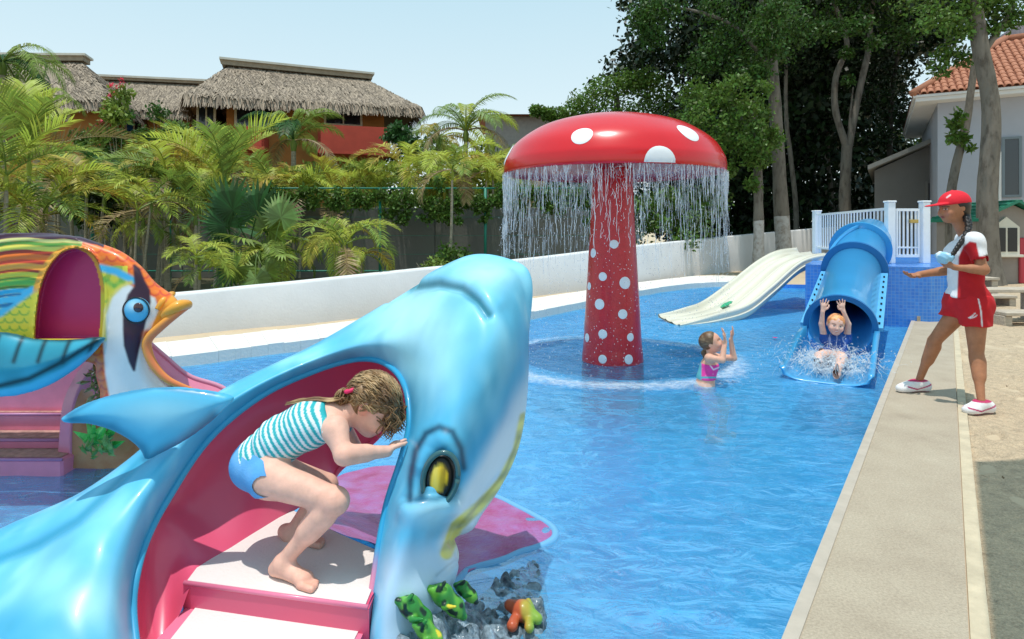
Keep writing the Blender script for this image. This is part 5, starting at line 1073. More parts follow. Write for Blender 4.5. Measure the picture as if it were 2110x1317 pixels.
    # shoes
    for (an_, tx, ty, zz, nm) in ((af, 1843, 806, .0, 'shoe'), (an, 1979, 853, -.02, 'shoe')):
        D_ = an_[1]; toe = np.array([(tx-1055)/F*D_, D_-.03, zz]); vv = Vol(np.minimum(an_, toe)-[.09, .12, .05], np.maximum(an_, toe)+[.13, .12, .06], .006)
        an2 = np.array([an_[0], an_[1], zz+.075]); d = toe-an2; d[2] = 0; L_ = np.linalg.norm(d); d = norm(d); sd = np.cross(d, [0, 0, 1]); heel = an2-d*.055; heel[2] = zz+.045
        vv.cap(an2+[0, 0, .0], heel, .042, .045, .02); vv.cap(heel, toe-d*.045+[0, 0, .035], .044, .036, .03, flat=(sd, 1.05)); vv.cap(an2, toe-d*.09+[0, 0, .04], .046, .040, .03); vv.cap(toe-d*.10+[0, 0, .032], toe-d*.045+[0, 0, .030], .046, .040, .02, flat=([0, 0, 1], .75))
        Z_ = vv.XYZ()[2]; vv.d = np.maximum(vv.d, zz+.004-Z_); vv.d = np.maximum(vv.d, Z_-(zz+.098)); V, Q = vv.mesh(1); q = V-an2; s_ = q@d; z = V[:, 2]-zz; c = np.tile(np.array([.82, .80, .80]), (len(V), 1))
        c = mixc(c, np.array([.50, .03, .14]), sstep(.008-np.abs(z-(.03+.28*np.abs(s_-.05))), 0, .004)*(s_ < .14)); c = mixc(c, np.array([.5, .03, .12]), sstep(z-.088, 0, .004)); c = mixc(c, np.array([.55, .10, .2]), sstep(.012-z, 0, .004)*(s_ < .1)); o = obj(nm, V, Q, m_cloth, t, col=c)
    # cap
    Rm = np.stack([f, r, u], 1); w_ = Vol(hc-[.28, .16, .14], hc+[.18, .16, .19], .006); w_.ell(hc+u*hs*.16-f*hs*.04, (hs*.52, hs*.44, hs*.44), Rm, .02); X_, Y_, Z_ = w_.XYZ(); pl = (X_-hc[0])*u[0]+(Y_-hc[1])*u[1]+(Z_-hc[2])*u[2]; pf = (X_-hc[0])*f[0]+(Z_-hc[2])*f[2]; w_.d = np.maximum(w_.d, hs*.14-.10*np.clip(-pf, 0, 1)-pl); w_.cap(hc+f*hs*.42+u*hs*.19-r*.035, hc+f*hs*.42+u*hs*.19+r*.035, .030, .030, .01, flat=(u, .35)); w_.cap(hc+f*hs*.42+u*hs*.19, hc+f*hs*.82+u*hs*.20, .060, .045, .015, flat=(u, .16)); w_.ell(hc+u*hs*.60-f*hs*.02, (.009, .009, .006), Rm, .004)
    V, Q = w_.mesh(1); c = np.tile(np.array([.74, .012, .03]), (len(V), 1)); a, b = pix(V); c = mixc(c, np.array([.8, .7, .7]), sstep(2.6-polydist(a, b, [(1951, 407), (1958, 402)]), 0, 2)*.8); obj('cap', V, Q, m_cloth, t, col=c)
    # hair under the cap and the long braid over the shoulder
    w_ = Vol(hc-[.16, .14, .20], hc+[.17, .14, .14], .006); w_.ell(hc+u*hs*.10-f*hs*.08, (hs*.46, hs*.42, hs*.42), Rm, .02); w_.ell(hc+f*hs*.36-u*hs*.15, (hs*.42, hs*.46, hs*.6), Rm, .015, 'sub'); w_.cap(hc-f*hs*.25-u*hs*.15, hc-f*hs*.30-u*hs*.45, .055, .045, .03); V, Q = w_.mesh(1); HB = np.array([.012, .009, .008]); obj('hair', V, Q, m_hair, t, col=np.tile(HB, (len(V), 1)))
    br = catmull(np.array([K(1990, 445, -.05), K(1996, 465, -.11), K(1988, 488, -.155), K(1976, 505, -.17), K(1966, 520, -.17), K(1958, 531, -.17)]), 70); w_ = Vol(br.min(0)-.05, br.max(0)+.05, .005); s = np.linspace(0, 1, 70)
    for i in range(3):
        ph = i*2*PI/3; off = np.stack([.014*np.sin(s*26+ph), .010*np.sin(2*(s*26+ph)), .004*np.cos(s*26+ph)], 1)*(1-.5*s)[:, None]; pp = br+off
        for j in range(0, 69, 2): w_.cap(pp[j], pp[min(j+2, 69)], .014*(1-.5*s[j]), .014*(1-.5*s[j]), .006)
    V, Q = w_.mesh(0); obj('braid', V, Q, m_hair, t, col=np.tile(HB*1.3, (len(V), 1)))
    # bunched pale blue bag held in her hand: a thing of its own
    p = K(1946, 532, -.14); w_ = Vol(p-.10, p+.10, .005); w_.ell(p, (.055, .05, .045), None, .01); w_.ell(p+[-.03, 0, .02], (.035, .04, .03), None, .015); w_.ell(p+[.035, -.01, .01], (.03, .035, .025), None, .015); X_, Y_, Z_ = w_.XYZ(); w_.d = (w_.d+.004*np.sin(X_*120+Z_*60)*np.sin(Y_*90+Z_*70)).astype(np.float32); V, Q = w_.mesh(1)
    c = mixc(np.tile(np.array([.30, .58, .78]), (len(V), 1)), np.array([.80, .86, .9]), sstep(vnoise(V, 30, 3), 0, .4)); solo('bundle', V, Q, m_cloth, 'small pale blue and white bundle held in the hand of the woman in red', 'bundle', col=c)
lady()

# ---- girl in the pool catching
def swimmer():
    DZ = 5.9; K = lambda a, b, d=0: W(a, b, DZ+d)
    t = person(K(1458, 790)*[1, 1, 0]+[0, 0, WATER_Z], 'girl in pink bikini standing waist deep in the pool with both arms raised')
    v = Vol((1.50, 5.40, -.62), (2.25, 6.30, .50), .0065); sy = np.array([0, 1., 0])
    pel = K(1452, 800); wst = K(1455, 778); che = K(1462, 752); nb = K(1463, 730); hc = K(1464, 706)
    v.cap(pel+[0, -.03, 0], pel+[0, .03, 0], .085, .085, .03); v.cap(pel, wst, .085, .072, .03, flat=(sy, 1.2)); v.cap(wst, che, .072, .078, .03, flat=(sy, 1.25)); sn = K(1461, 738, -.09); sf = K(1472, 736, .10); v.cap(sn, sf, .040, .040, .03); tor = v.copy()
    v.cap(nb, hc, .036, .036, .02)
    for (s_, e_, w_, tip, sg) in ((sn, K(1488, 742, -.16), K(1494, 704, -.10), K(1492, 688, -.08), 1), (sf, K(1512, 738, .06), K(1506, 700, .06), K(1513, 680, .04), -1)):
        v.cap(s_, e_, .036, .028, .02); v.cap(e_, w_, .030, .020, .012); hand(v, w_, tip-w_+[0, 0, .02], (-.7, .2, .1), .135, .3, .45, thumb=sg)
    for sg, kx in ((-1, 1448), (1, 1472)):
        h_ = pel+[0.0, .06*sg, -.04]; kn = K(kx+22, 838, .08*sg); ft = K(kx+16, 890, .1*sg); v.cap(h_, kn, .080, .052, .03); v.cap(kn, np.array([ft[0], ft[1], -.56]), .045, .03, .02); foot(v, [ft[0], ft[1], -.55], [ft[0]+.14, ft[1]-.03, -.615], .2, toes=False)
    hs = .20; f, r, u = head(v, hc, norm([.86, -.28, .32]), norm([-.32, .0, .95]), hs); V, Q = v.mesh(1); c = np.tile(SK_P, (len(V), 1)); c = face_paint(V, c, hc, f, r, u, hs, np.array([.5, .15, .13]), np.array([.15, .09, .05]), np.array([.06, .08, .1])); obj('body', V, Q, m_skin, t, col=c)
    X_, Y_, Z_ = tor.XYZ(); w_ = tor.copy(); w_.d = (tor.d-.006).astype(np.float32); w_.d = np.maximum(w_.d, Z_-K(1460, 748)[2]); w_.d = np.maximum(w_.d, K(1455, 780)[2]-Z_+.0*X_); V, Q = w_.mesh(1); a, b = pix(V); PK = np.array([.78, .05, .32]); c = np.tile(PK, (len(V), 1)); TE = np.array([.10, .42, .48]); c = mixc(c, TE, sstep(3-np.abs(b-778), 0, 2)); c = mixc(c, TE, sstep(1447-a, 0, 3)); c = mixc(c, np.array([.8, .7, .75]), sstep(2.2-polydist(a, b, [(1462, 751), (1470, 762), (1482, 757)]), 0, 2)); obj('bikini_top', V, Q, m_cloth, t, col=c)
    w_ = tor.copy(); w_.d = (tor.d-.006).astype(np.float32); w_.d = np.maximum(w_.d, Z_-K(1460, 794)[2]); V, Q = w_.mesh(1); obj('bikini_bottom', V, Q, m_cloth, t, col=np.tile(PK*[1, 1, 1], (len(V), 1)))
    Rm = np.stack([f, r, u], 1); w_ = Vol(hc-.17, hc+.15, .0055); w_.ell(hc+u*hs*.10-f*hs*.03, (hs*.49, hs*.41, hs*.44), Rm, .02); w_.ell(hc+f*hs*.36-u*hs*.12, (hs*.38, hs*.46, hs*.5), Rm, .015, 'sub'); bn = hc-f*hs*.42-u*hs*.40; w_.ell(bn, (.034, .03, .034), None, .02); w_.cap(bn, bn+[-.01, 0, -.05], .018, .008, .01); V, Q = w_.mesh(1); c = mixc(np.tile(np.array([.16, .085, .04]), (len(V), 1)), np.array([.30, .19, .10]), sstep(vnoise(V*[1, 1, 3], 40, 3), -.2, .5)); obj('hair', V, Q, m_hair, t, col=c)
swimmer()

# ---- boy shooting out of the tunnel
def boy():
    DZ = 6.75; K = lambda a, b, d=0: W(a, b, DZ+d)
    hc = K(1722, 668, -.02); hip = CH_P[10]+[0, 0, .10]; che = K(1722, 705, .02); nb = K(1722, 690, .02)
    t = person(CH_P[10]+[0, 0, 0], 'red haired boy in blue rash vest shooting out of the tunnel slide with arms up')
    lo_ = np.minimum(hip, hc)-[.42, 1.15, .34]; hi_ = np.maximum(hip, hc)+[.35, .35, .40]; v = Vol(lo_, hi_, .0075); S = CH_S
    wst = (hip+che)/2+[0, 0, -.01]; v.cap(hip-S*.03, hip+S*.03, .085, .085, .03); v.cap(hip, wst, .082, .075, .03, flat=(S, 1.15)); v.cap(wst, che, .075, .082, .03, flat=(S, 1.25)); sl_ = che+[-.12, -.0, .03]; sr = che+[.12, .0, .03]; v.cap(sl_, sr, .040, .040, .03)
    tor = v.copy(); v.cap(nb, hc, .036, .038, .02)
    ends = []
    for (s_, ex_, wx, hx_, sg) in ((sl_, (1693, 668), (1695, 642), (1698, 622), 1), (sr, (1748, 668), (1738, 642), (1733, 622), -1)):
        e_ = K(*ex_, -.03); w2 = K(*wx, -.06); v.cap(s_, e_, .036, .028, .02); ends.append((s_, e_)); v.cap(e_, w2, .028, .020, .012); hand(v, w2, K(*hx_, -.06)-w2, (.0, -1, .1), .145, .12, .55, thumb=sg)
    arm = v.copy()
    for sg in (-1, 1):
        kn = CH_P[17]+S*sg*.10+[0, 0, .15]; an = CH_P[24]+S*sg*.09+[0, 0, .08]; v.cap(hip+S*sg*.05, kn, .075, .050, .03); v.cap(kn, an, .046, .030, .02); foot(v, an, an+CH_D*.14+[0, 0, -.03], .19, toes=False); v.cap(an, an+CH_D*.05+[0, 0, .09], .035, .025, .02)
    hs = .215; f, r, u = head(v, hc, norm([-.30, -.95, -.12]), norm([.10, -.1, 1]), hs); V, Q = v.mesh(1); c = np.tile(SK_B, (len(V), 1)); c = face_paint(V, c, hc, f, r, u, hs, np.array([.62, .16, .14]), np.array([.40, .16, .06]), np.array([.06, .09, .12]), smile=True); obj('body', V, Q, m_skin, t, col=c)
    w_ = tor.copy(); w_.d = (tor.d-.009).astype(np.float32)
    for s_, e_ in ends: w_.cap(s_, s_+(e_-s_)*.45, .046, .040, .01)
    X_, Y_, Z_ = w_.XYZ(); w_.d = np.maximum(w_.d, Z_-(nb[2]+.012)); V, Q = w_.mesh(1); c = np.tile(np.array([.02, .09, .36]), (len(V), 1)); q = (V-che)@S; c = mixc(c, np.array([.45, .5, .75]), sstep(np.sin(q*95+vnoise(V, 18, 2)*2.5), .72, .95)*.7*(np.abs(q) < .1)); obj('rash_vest', V, Q, m_cloth, t, col=c)
    w_ = Vol(hip-[.2, .35, .16], hip+[.2, .15, .12], .0075); w_.cap(hip-S*.03, hip+S*.03, .094, .094, .03)
    for sg in (-1, 1): kn = CH_P[17]+S*sg*.10+[0, 0, .15]; w_.cap(hip+S*sg*.05, hip+S*sg*.05+(kn-hip)*.55, .086, .070, .02)
    V, Q = w_.mesh(1); obj('swim_shorts', V, Q, m_cloth, t, col=np.tile(np.array([.02, .06, .25]), (len(V), 1)))
    Rm = np.stack([f, r, u], 1); w_ = Vol(hc-.16, hc+.16, .0055); w_.ell(hc+u*hs*.10-f*hs*.03, (hs*.48, hs*.405, hs*.43), Rm, .02); w_.ell(hc+f*hs*.40-u*hs*.22, (hs*.36, hs*.42, hs*.42), Rm, .015, 'sub'); w_.ell(hc-u*hs*.35, (.1, .12, .05), Rm, .01, 'sub'); X_, Y_, Z_ = w_.XYZ(); w_.d = (w_.d+.003*np.sin(X_*110)*np.sin(Z_*90+Y_*60)).astype(np.float32); V, Q = w_.mesh(1); c = mixc(np.tile(np.array([.50, .18, .06]), (len(V), 1)), np.array([.70, .34, .13]), sstep(vnoise(V, 40, 3), -.3, .4)); obj('hair', V, Q, m_hair, t, col=c)
boy()
# splash where he lands: ballistic strings and drops
def splash():
    paths = []; rad = []; Pd = []; Rd = []; c0 = (CH_P[20]+CH_P[14])/2
    for k in range(900):
        p = c0+CH_S*rnd.gauss(0, .17)+CH_D*rnd.uniform(-.35, .42); p[2] = WATER_Z+rnd.uniform(.02, .14); a = rnd.uniform(0, 2*PI); hv_ = rnd.uniform(.1, 1.2)*(1.5 if rnd.random() < .2 else 1); vel = CH_S*math.cos(a)*hv_+CH_D*math.sin(a)*hv_*.5+np.array([0, 0, rnd.uniform(.4, 1.75)]); t0 = rnd.uniform(0, .2); m = 9; dt = rnd.uniform(.05, .14)
        pp = []; j = rnd.gauss(0, .01)
        for i in range(m):
            tt = t0+dt*i/(m-1); q = p+vel*tt+[0, 0, -4.9*tt*tt]; q = q+np.array([rnd.gauss(0, .0035), rnd.gauss(0, .0035), rnd.gauss(0, .0035)]); pp.append(q)
        if min(q[2] for q in pp) < WATER_Z-.02: continue
        paths.append(pp); r = rnd.uniform(.0012, .0038); rad.append(np.array([.2]+[rnd.uniform(.4, 1.3) for _ in range(m-2)]+[.3])*r)
    for k in range(260):
        p = c0+CH_S*rnd.gauss(0, .15)+CH_D*rnd.uniform(-.3, .35); p[2] = WATER_Z+.08; a = rnd.uniform(0, 2*PI); h_ = rnd.uniform(.1, .9); vel = CH_S*math.cos(a)*h_+CH_D*math.sin(a)*h_*.5+np.array([0, 0, rnd.uniform(.5, 1.5)]); t0 = rnd.uniform(0, .16); pp = [p+vel*(t0+.10*i/8)+[0, 0, -4.9*(t0+.10*i/8)**2]+np.array([rnd.gauss(0, .003)]*3) for i in range(9)]
        if min(q[2] for q in pp) > WATER_Z-.01: paths.append(pp); r = rnd.uniform(.004, .011); rad.append(np.array([.15, .5, .9, 1.1, .8, 1.0, .6, .5, .15])*r)
    V, Q = strand_mesh(paths, rad, 5); o = obj('water_splash', V, Q, wet, kind='stuff'); o['label'] = 'white splash thrown up in front of the boy at the tunnel slide exit'
    for k in range(1500):
        p = c0+CH_S*rnd.gauss(0, .24)+CH_D*rnd.uniform(-.45, .5); a = rnd.uniform(0, 2*PI); h_ = rnd.uniform(.1, 1.4); vel = CH_S*math.cos(a)*h_+CH_D*math.sin(a)*h_*.5+np.array([0, 0, rnd.uniform(.4, 2.1)]); tt = rnd.uniform(0, .34); q = p+vel*tt+[0, 0, -4.9*tt*tt]; q[2] += .1
        if q[2] > WATER_Z: Pd.append(q); Rd.append(rnd.choice([.002, .002, .003, .004, .006])*rnd.uniform(.7, 1.2))
    for k in range(160):
        p = K_(1490, 800)+[rnd.gauss(0, .12), rnd.gauss(0, .1), abs(rnd.gauss(0, .12))]; Pd.append(p); Rd.append(rnd.uniform(.0018, .004))
    V, Q = drops(Pd, Rd); o = obj('splash_drops', V, Q, wet, kind='stuff'); o['label'] = 'flying drops of water round the boy and the girl in the pool'
K_ = lambda a, b: W(a, b, 5.85)
splash()
cc_ = (CH_P[20]+CH_P[15])/2; foam('splash_foam', cc_, lambda a: .02+0*a, 60, [(0, .66), (.12, .62), (.22, .5), (.34, .34), (.52, .08), (.62, 0)], 'patch of foam at the end of the tunnel slide', z=WATER_Z+.045)
foam('wade_foam', K_(1455, 800)*[1, 1, 0], lambda a: .09, 40, [(-.02, .45), (.04, .42), (.12, .2), (.2, 0)], 'foam round the waist of the girl in the pool', z=WATER_Z+.012)
# pink petal floating
mb = MB(); p = G(1597, 697, WATER_Z+.02)
for k in range(5):
    a = k*2*PI/5; d = np.array([math.cos(a), math.sin(a), .25]); s = np.array([-math.sin(a), math.cos(a), 0]); mb.put([p, p+d*.02+s*.014+[0, 0, .006], p+d*.038, p+d*.02-s*.014+[0, 0, .006]], [(0, 1, 2, 3)])
mb.solo('flower', M('pink petal', (.75, .03, .2), .5, trans=.2), 'tiny pink flower floating on the water left of the tunnel slide', 'flower')
# ================================================================= BUILDINGS BEHIND
m_orange = M('orange render', (.45, .19, .05), .85, var=.15, vs=1.2, bump=.2)
m_redr = M('red balcony render', (.55, .07, .04), .8, var=.12, vs=1.5)
m_thatch = M('dry thatch', (.35, .275, .20), .95, var=.35, vs=3, isl=.45, col2=(.21, .165, .125))
m_ridge = M('pale ridge slab', (.62, .58, .50), .8, var=.1, vs=2); m_fascia = M('fascia board', (.30, .24, .17), .8, var=.2)
m_frame = M('cream window frame', (.66, .60, .48), .6); m_glass = M('dark window glass', (.02, .03, .04), .08, spec=.8); m_blueg = M('blue curtain behind glass', (.02, .12, .38), .25, var=.2, vs=3)
m_beam = M('dark timber', (.045, .03, .02), .8)
def straws(a, b, c, d, n, ln, wd, seed, lift=.03, fringe=0):
    """dry palm straws lying on the slope a-b (eave) to d-c (ridge)"""
    r = np.random.RandomState(seed); a, b, c, d = map(np.array, (a, b, c, d)); u = r.rand(n); v = r.rand(n)**1.0
    if fringe: v = np.where(r.rand(n) < fringe, r.rand(n)*.04, v)
    base = (a*(1-u)[:, None]+b*u[:, None])*(1-v)[:, None]+(d*(1-u)[:, None]+c*u[:, None])*v[:, None]
    dn = (a+b-c-d)/2; dn = dn/np.linalg.norm(dn); al = norm(b-a); nn = norm(np.cross(al, dn)); nn = nn if nn[2] > 0 else -nn
    L_ = ln*(.5+r.rand(n)); dirv = dn+al*r.normal(0, .18, (n, 1)); dirv = dirv+np.where(v < .05, 1, 0)[:, None]*np.array([0, 0, -.7]); dirv /= np.linalg.norm(dirv, axis=1)[:, None]; s = np.cross(dirv, nn)*wd
    h0 = nn*(.01+lift*r.rand(n))[:, None]; p0 = base+h0+nn*.02; p1 = base+dirv*L_[:, None]+nn*(.02+lift*2*r.rand(n))[:, None]
    V = np.stack([p0-s, p0+s, p1+s*.3, p1-s*.3], 1).reshape(-1, 3); return V, (np.arange(n)[:, None]*4+np.arange(4))
def pavilion(eL, eR, rL, rR, depth, wallm, label, loc, wins, slab=True, ridge_h=.22, zbase=-.02, inset=1.5, dens=1.):
    eL, eR, rL, rR = map(lambda p: np.array(p, float), (eL, eR, rL, rR)); ax = norm([eR[0]-eL[0], eR[1]-eL[1], 0]); bk = np.array([-ax[1], ax[0], 0])
    t = thing('thatched_house', [(eL[0]+eR[0])/2, (eL[1]+eR[1])/2, 0], label, 'house')
    bL = eL+bk*depth; bR = eR+bk*depth; bL[2] = eL[2]; bR[2] = eR[2]; th = .22
    mb = MB(); 
    def slabq(P):  # thick sloping plane
        P = [np.array(p) for p in P]; mb.put(P+[p-[0, 0, th] for p in P], [(0, 1, 2, 3), (7, 6, 5, 4), (0, 4, 5, 1), (1, 5, 6, 2), (2, 6, 7, 3), (3, 7, 4, 0)])
    slabq([eL, eR, rR, rL]); slabq([eR, bR, rR+[0, 0.01, 0], rR]); slabq([bL, eL, rL, rL+[0, .01, 0]]); slabq([bR, bL, rL, rR])
    rf = mb.build('thatched_roof', m_thatch, t)
    Vs = []; Fs = []; k = 0
    for (q, n) in (((eL, eR, rR, rL), 5200), ((eR, bR, rR, rR), 2400), ((bL, eL, rL, rL), 2400)):
        V, Fq = straws(*q, int(n*dens), .55, .045, len(Vs)+3, fringe=.22); Vs.append(V); Fs.append(Fq+k); k += len(V)
    o = obj('thatch_straw', np.concatenate(Vs), np.concatenate(Fs), m_thatch, None, kind='stuff'); o.location = tuple(-ORG[t.name]*0); 
    # parent the straw to the roof
    o.parent = rf; o.matrix_parent_inverse = Matrix.Translation(-Vector(ORG[t.name]))
    if slab:
        mb = MB(); r0 = rL-ax*.25; r1 = rR+ax*.25; mb.put([r0-bk*.35, r1-bk*.35, r1+bk*.5, r0+bk*.5, r0-bk*.35+[0, 0, ridge_h], r1-bk*.35+[0, 0, ridge_h], r1+bk*.5+[0, 0, ridge_h], r0+bk*.5+[0, 0, ridge_h]], [(3, 2, 1, 0), (4, 5, 6, 7), (0, 1, 5, 4), (1, 2, 6, 5), (2, 3, 7, 6), (3, 0, 4, 7)]); mb.build('ridge_fascia', m_fascia, t)
        mb = MB(); q0 = r0-ax*.1; q1 = r1+ax*.1; z = [0, 0, ridge_h+.003]; mb.put([q0-bk*.45+z, q1-bk*.45+z, q1+bk*.6+z, q0+bk*.6+z, q0-bk*.45+z+[0, 0, .10], q1-bk*.45+z+[0, 0, .10], q1+bk*.6+z+[0, 0, .10], q0+bk*.6+z+[0, 0, .10]], [(3, 2, 1, 0), (4, 5, 6, 7), (0, 1, 5, 4), (1, 2, 6, 5), (2, 3, 7, 6), (3, 0, 4, 7)]); mb.build('ridge_cap', m_ridge, t)
    wl = eL+ax*inset+bk*inset; wr = eR-ax*inset+bk*inset; mb = MB(); zt_ = min(eL[2], eR[2])+.35
    mb.prism([wl[:2], wr[:2], (wr+bk*(depth-2*inset))[:2], (wl+bk*(depth-2*inset))[:2]], zbase, zt_); wo_ = mb.build('wall', wallm, t)
    for i in range(9):
        p = eL+(eR-eL)*(i+.5)/9; q = p+bk*inset; mb = MB(); mb.tube([p+[0, 0, -.28], q+[0, 0, -.28+.4]], .06, 6); mb.build('rafter', m_beam, t)
    
    for (x0, x1, y0, y1, gm) in wins:      # seen extents -> on the front wall
        def onwall(px, py):
            d = np.array([(px-1055)/F, 1., (YH-py)/F]); n = bk[:2]; tt = (wl[:2]@n)/(d[:2]@n); p = d*tt; p[2] += H; return p
        A_, B_ = onwall(x0, y0), onwall(x1, y1); x = norm([B_[0]-A_[0], B_[1]-A_[1], 0]); w_ = np.linalg.norm((B_-A_)[:2]); z0, z1 = B_[2], A_[2]
        def plate(name, u0, u1, za, zb, d0, d1, m, par): 
            o0 = np.array([A_[0], A_[1], 0]); P = []
            for zz in (za, zb):
                for (u, dd) in ((u0, d0), (u1, d0), (u1, d1), (u0, d1)): P.append(o0+x*u+bk*dd+[0, 0, zz])
            return obj(name, P, [(3, 2, 1, 0), (4, 5, 6, 7), (0, 1, 5, 4), (1, 2, 6, 5), (2, 3, 7, 6), (3, 0, 4, 7)], m, par, smooth=False)
        w0 = plate('window', 0, w_, z0, z1, -.02, .02, m_beam, t)
        for (u0, u1, za, zb) in ((-.10, 0, z0-.1, z1+.1), (w_, w_+.1, z0-.1, z1+.1), (0, w_, z1, z1+.1), (0, w_, z0-.1, z0), (w_/2-.03, w_/2+.03, z0, z1)): plate('frame', u0, u1, za, zb, -.07, .03, m_frame, w0)
        plate('pane', .0, w_/2-.03, z0, z1, -.035, -.022, gm, w0); plate('pane', w_/2+.03, w_, z0, z1, -.035, -.022, m_glass, w0)
    return t, wl, wr, bk, ax
tR, wl, wr, bk, ax = pavilion(W(380, 196, 26.3), W(868, 222, 29.8), W(470, 137, 30), W(755, 165, 32.6), 9.5, m_orange, 'right thatched orange house with long pale ridge cap and red balcony', None, [(488, 565, 206, 262, m_glass), (672, 742, 220, 258, m_glass), (410, 440, 215, 262, m_glass)])
for (x0, x1, y0, y1, D_) in ((655, 804, 263, 308, 27.2), (500, 545, 262, 300, 26.6)):
    a = W(x0, y1, D_); b = W(x1, y0, D_+(.9 if x1-x0 > 60 else .2)); axb = norm([b[0]-a[0], b[1]-a[1], 0]); bkb = np.array([-axb[1], axb[0], 0]); L_ = np.linalg.norm((b-a)[:2]); mb = MB()
    pp = [a, a+axb*L_, a+axb*L_+bkb*1.3, a+bkb*1.3]; mb.prism([p[:2] for p in pp], a[2]-.15, a[2]); 
    for i in range(4 if 1 else 3):
        p, q = pp[i], pp[(i+1) % 4]; dn = norm(np.array([-(q-p)[1], (q-p)[0], 0]))*.12; mb.prism([p[:2], q[:2], (q+dn)[:2], (p+dn)[:2]], a[2]+.002, b[2])
    mb.build('balcony', m_redr, tR)
pavilion(W(205, 222, 29.5), W(420, 226, 30.2), W(215, 166, 32.2), W(425, 176, 33.0), 8, m_orange, 'middle thatched link roof lying lower between the two orange houses', None, [(262, 292, 234, 272, m_blueg), (340, 372, 236, 270, m_glass), (400, 434, 236, 270, m_glass)], ridge_h=.12, inset=.5, dens=.7)
pavilion(W(-170, 196, 24.6), W(236, 208, 26.4), W(-160, 128, 28.2), W(165, 128, 29.3), 8, m_orange, 'left thatched orange house with blue windows at the edge of the photo', None, [(60, 140, 205, 246, m_blueg), (-60, 20, 205, 246, m_blueg)], inset=.8)
# low orange building and far red roofed house
mb = MB(); a = W(120, 410, 21.5); b = W(470, 410, 21.5); mb.box((a[0], 21.5, -.02), (b[0], 24, a[2]-.15)); lw = mb.solo('garden_building', m_orange, 'low orange garden wall building glimpsed between the palms', 'building')
def far_house():
    t = thing('far_house', W(1040, 300, 46)*[1, 1, 0], 'distant pale house with red roof between the palms and the trees', 'house'); a = W(1000, 240, 46); b = W(1120, 240, 46); mb = MB(); mb.box((a[0], 46, 0), (b[0]+4, 54, a[2])); mb.build('wall', M('greyish wall', (.42, .36, .32), .8, var=.1), t)
    mb = MB(); mb.put([(a[0]-.6, 45.2, a[2]+.02), (b[0]+4.6, 45.2, a[2]+.02), (b[0]+4.6, 50, a[2]+.9), (a[0]-.6, 50, a[2]+.9), (b[0]+4.6, 54.8, a[2]+.02), (a[0]-.6, 54.8, a[2]+.02)], [(0, 1, 2, 3), (3, 2, 4, 5), (0, 3, 5), (1, 4, 2), (0, 5, 4, 1)]); mb.build('roof', M('red roof', (.42, .12, .06), .8, var=.2, vs=6), t)
far_house()
# concrete wall and green fence behind the palms
m_gwall = M('old grey concrete', (.17, .16, .14), .9, var=.25, vs=1.1, bump=.4, bs=10, col2=(.12, .12, .10), detail=8)
mb = MB(); z1 = H+47*18/1300; xs = np.linspace(-19, 2.6, 10)
t = thing('concrete_wall', (-8, 18, 0), 'old dark grey concrete wall behind the palms and the green fence', 'wall')
for i in range(9): mb = MB(); mb.box((xs[i]+.006, 18, -.02), (xs[i+1]-.006, 18.16, z1+rnd.uniform(-.02, .02)), bev=.012); mb.build('wall_panel', m_gwall, t)
m_green = M('green painted steel', (.01, .20, .13), .5, var=.1)
t = thing('green_fence', (-8, 17, 0), 'green steel fence posts and rails in front of the grey concrete wall', 'fence')
for px_ in (-250, -30, 190, 350, 566, 783, 1000, 1217): p = W(px_, 388, 17); V, Fq = tube([(p[0], 17, -.02), (p[0], 17, p[2])], .038, 8); obj('post', V, Fq, m_green, t)
for z in (H+87*17/1300, .25): V, Fq = tube([(-17.5, 17, z), (2.2, 17, z)], .022, 6); obj('rail', V, Fq, m_green, t)
for z in (.7, 1.2, 1.7): V, Fq = tube([(-17.5, 16.97, z), (2.2, 16.97, z)], .004, 4); obj('tension_wire', V, Fq, m_green, t)
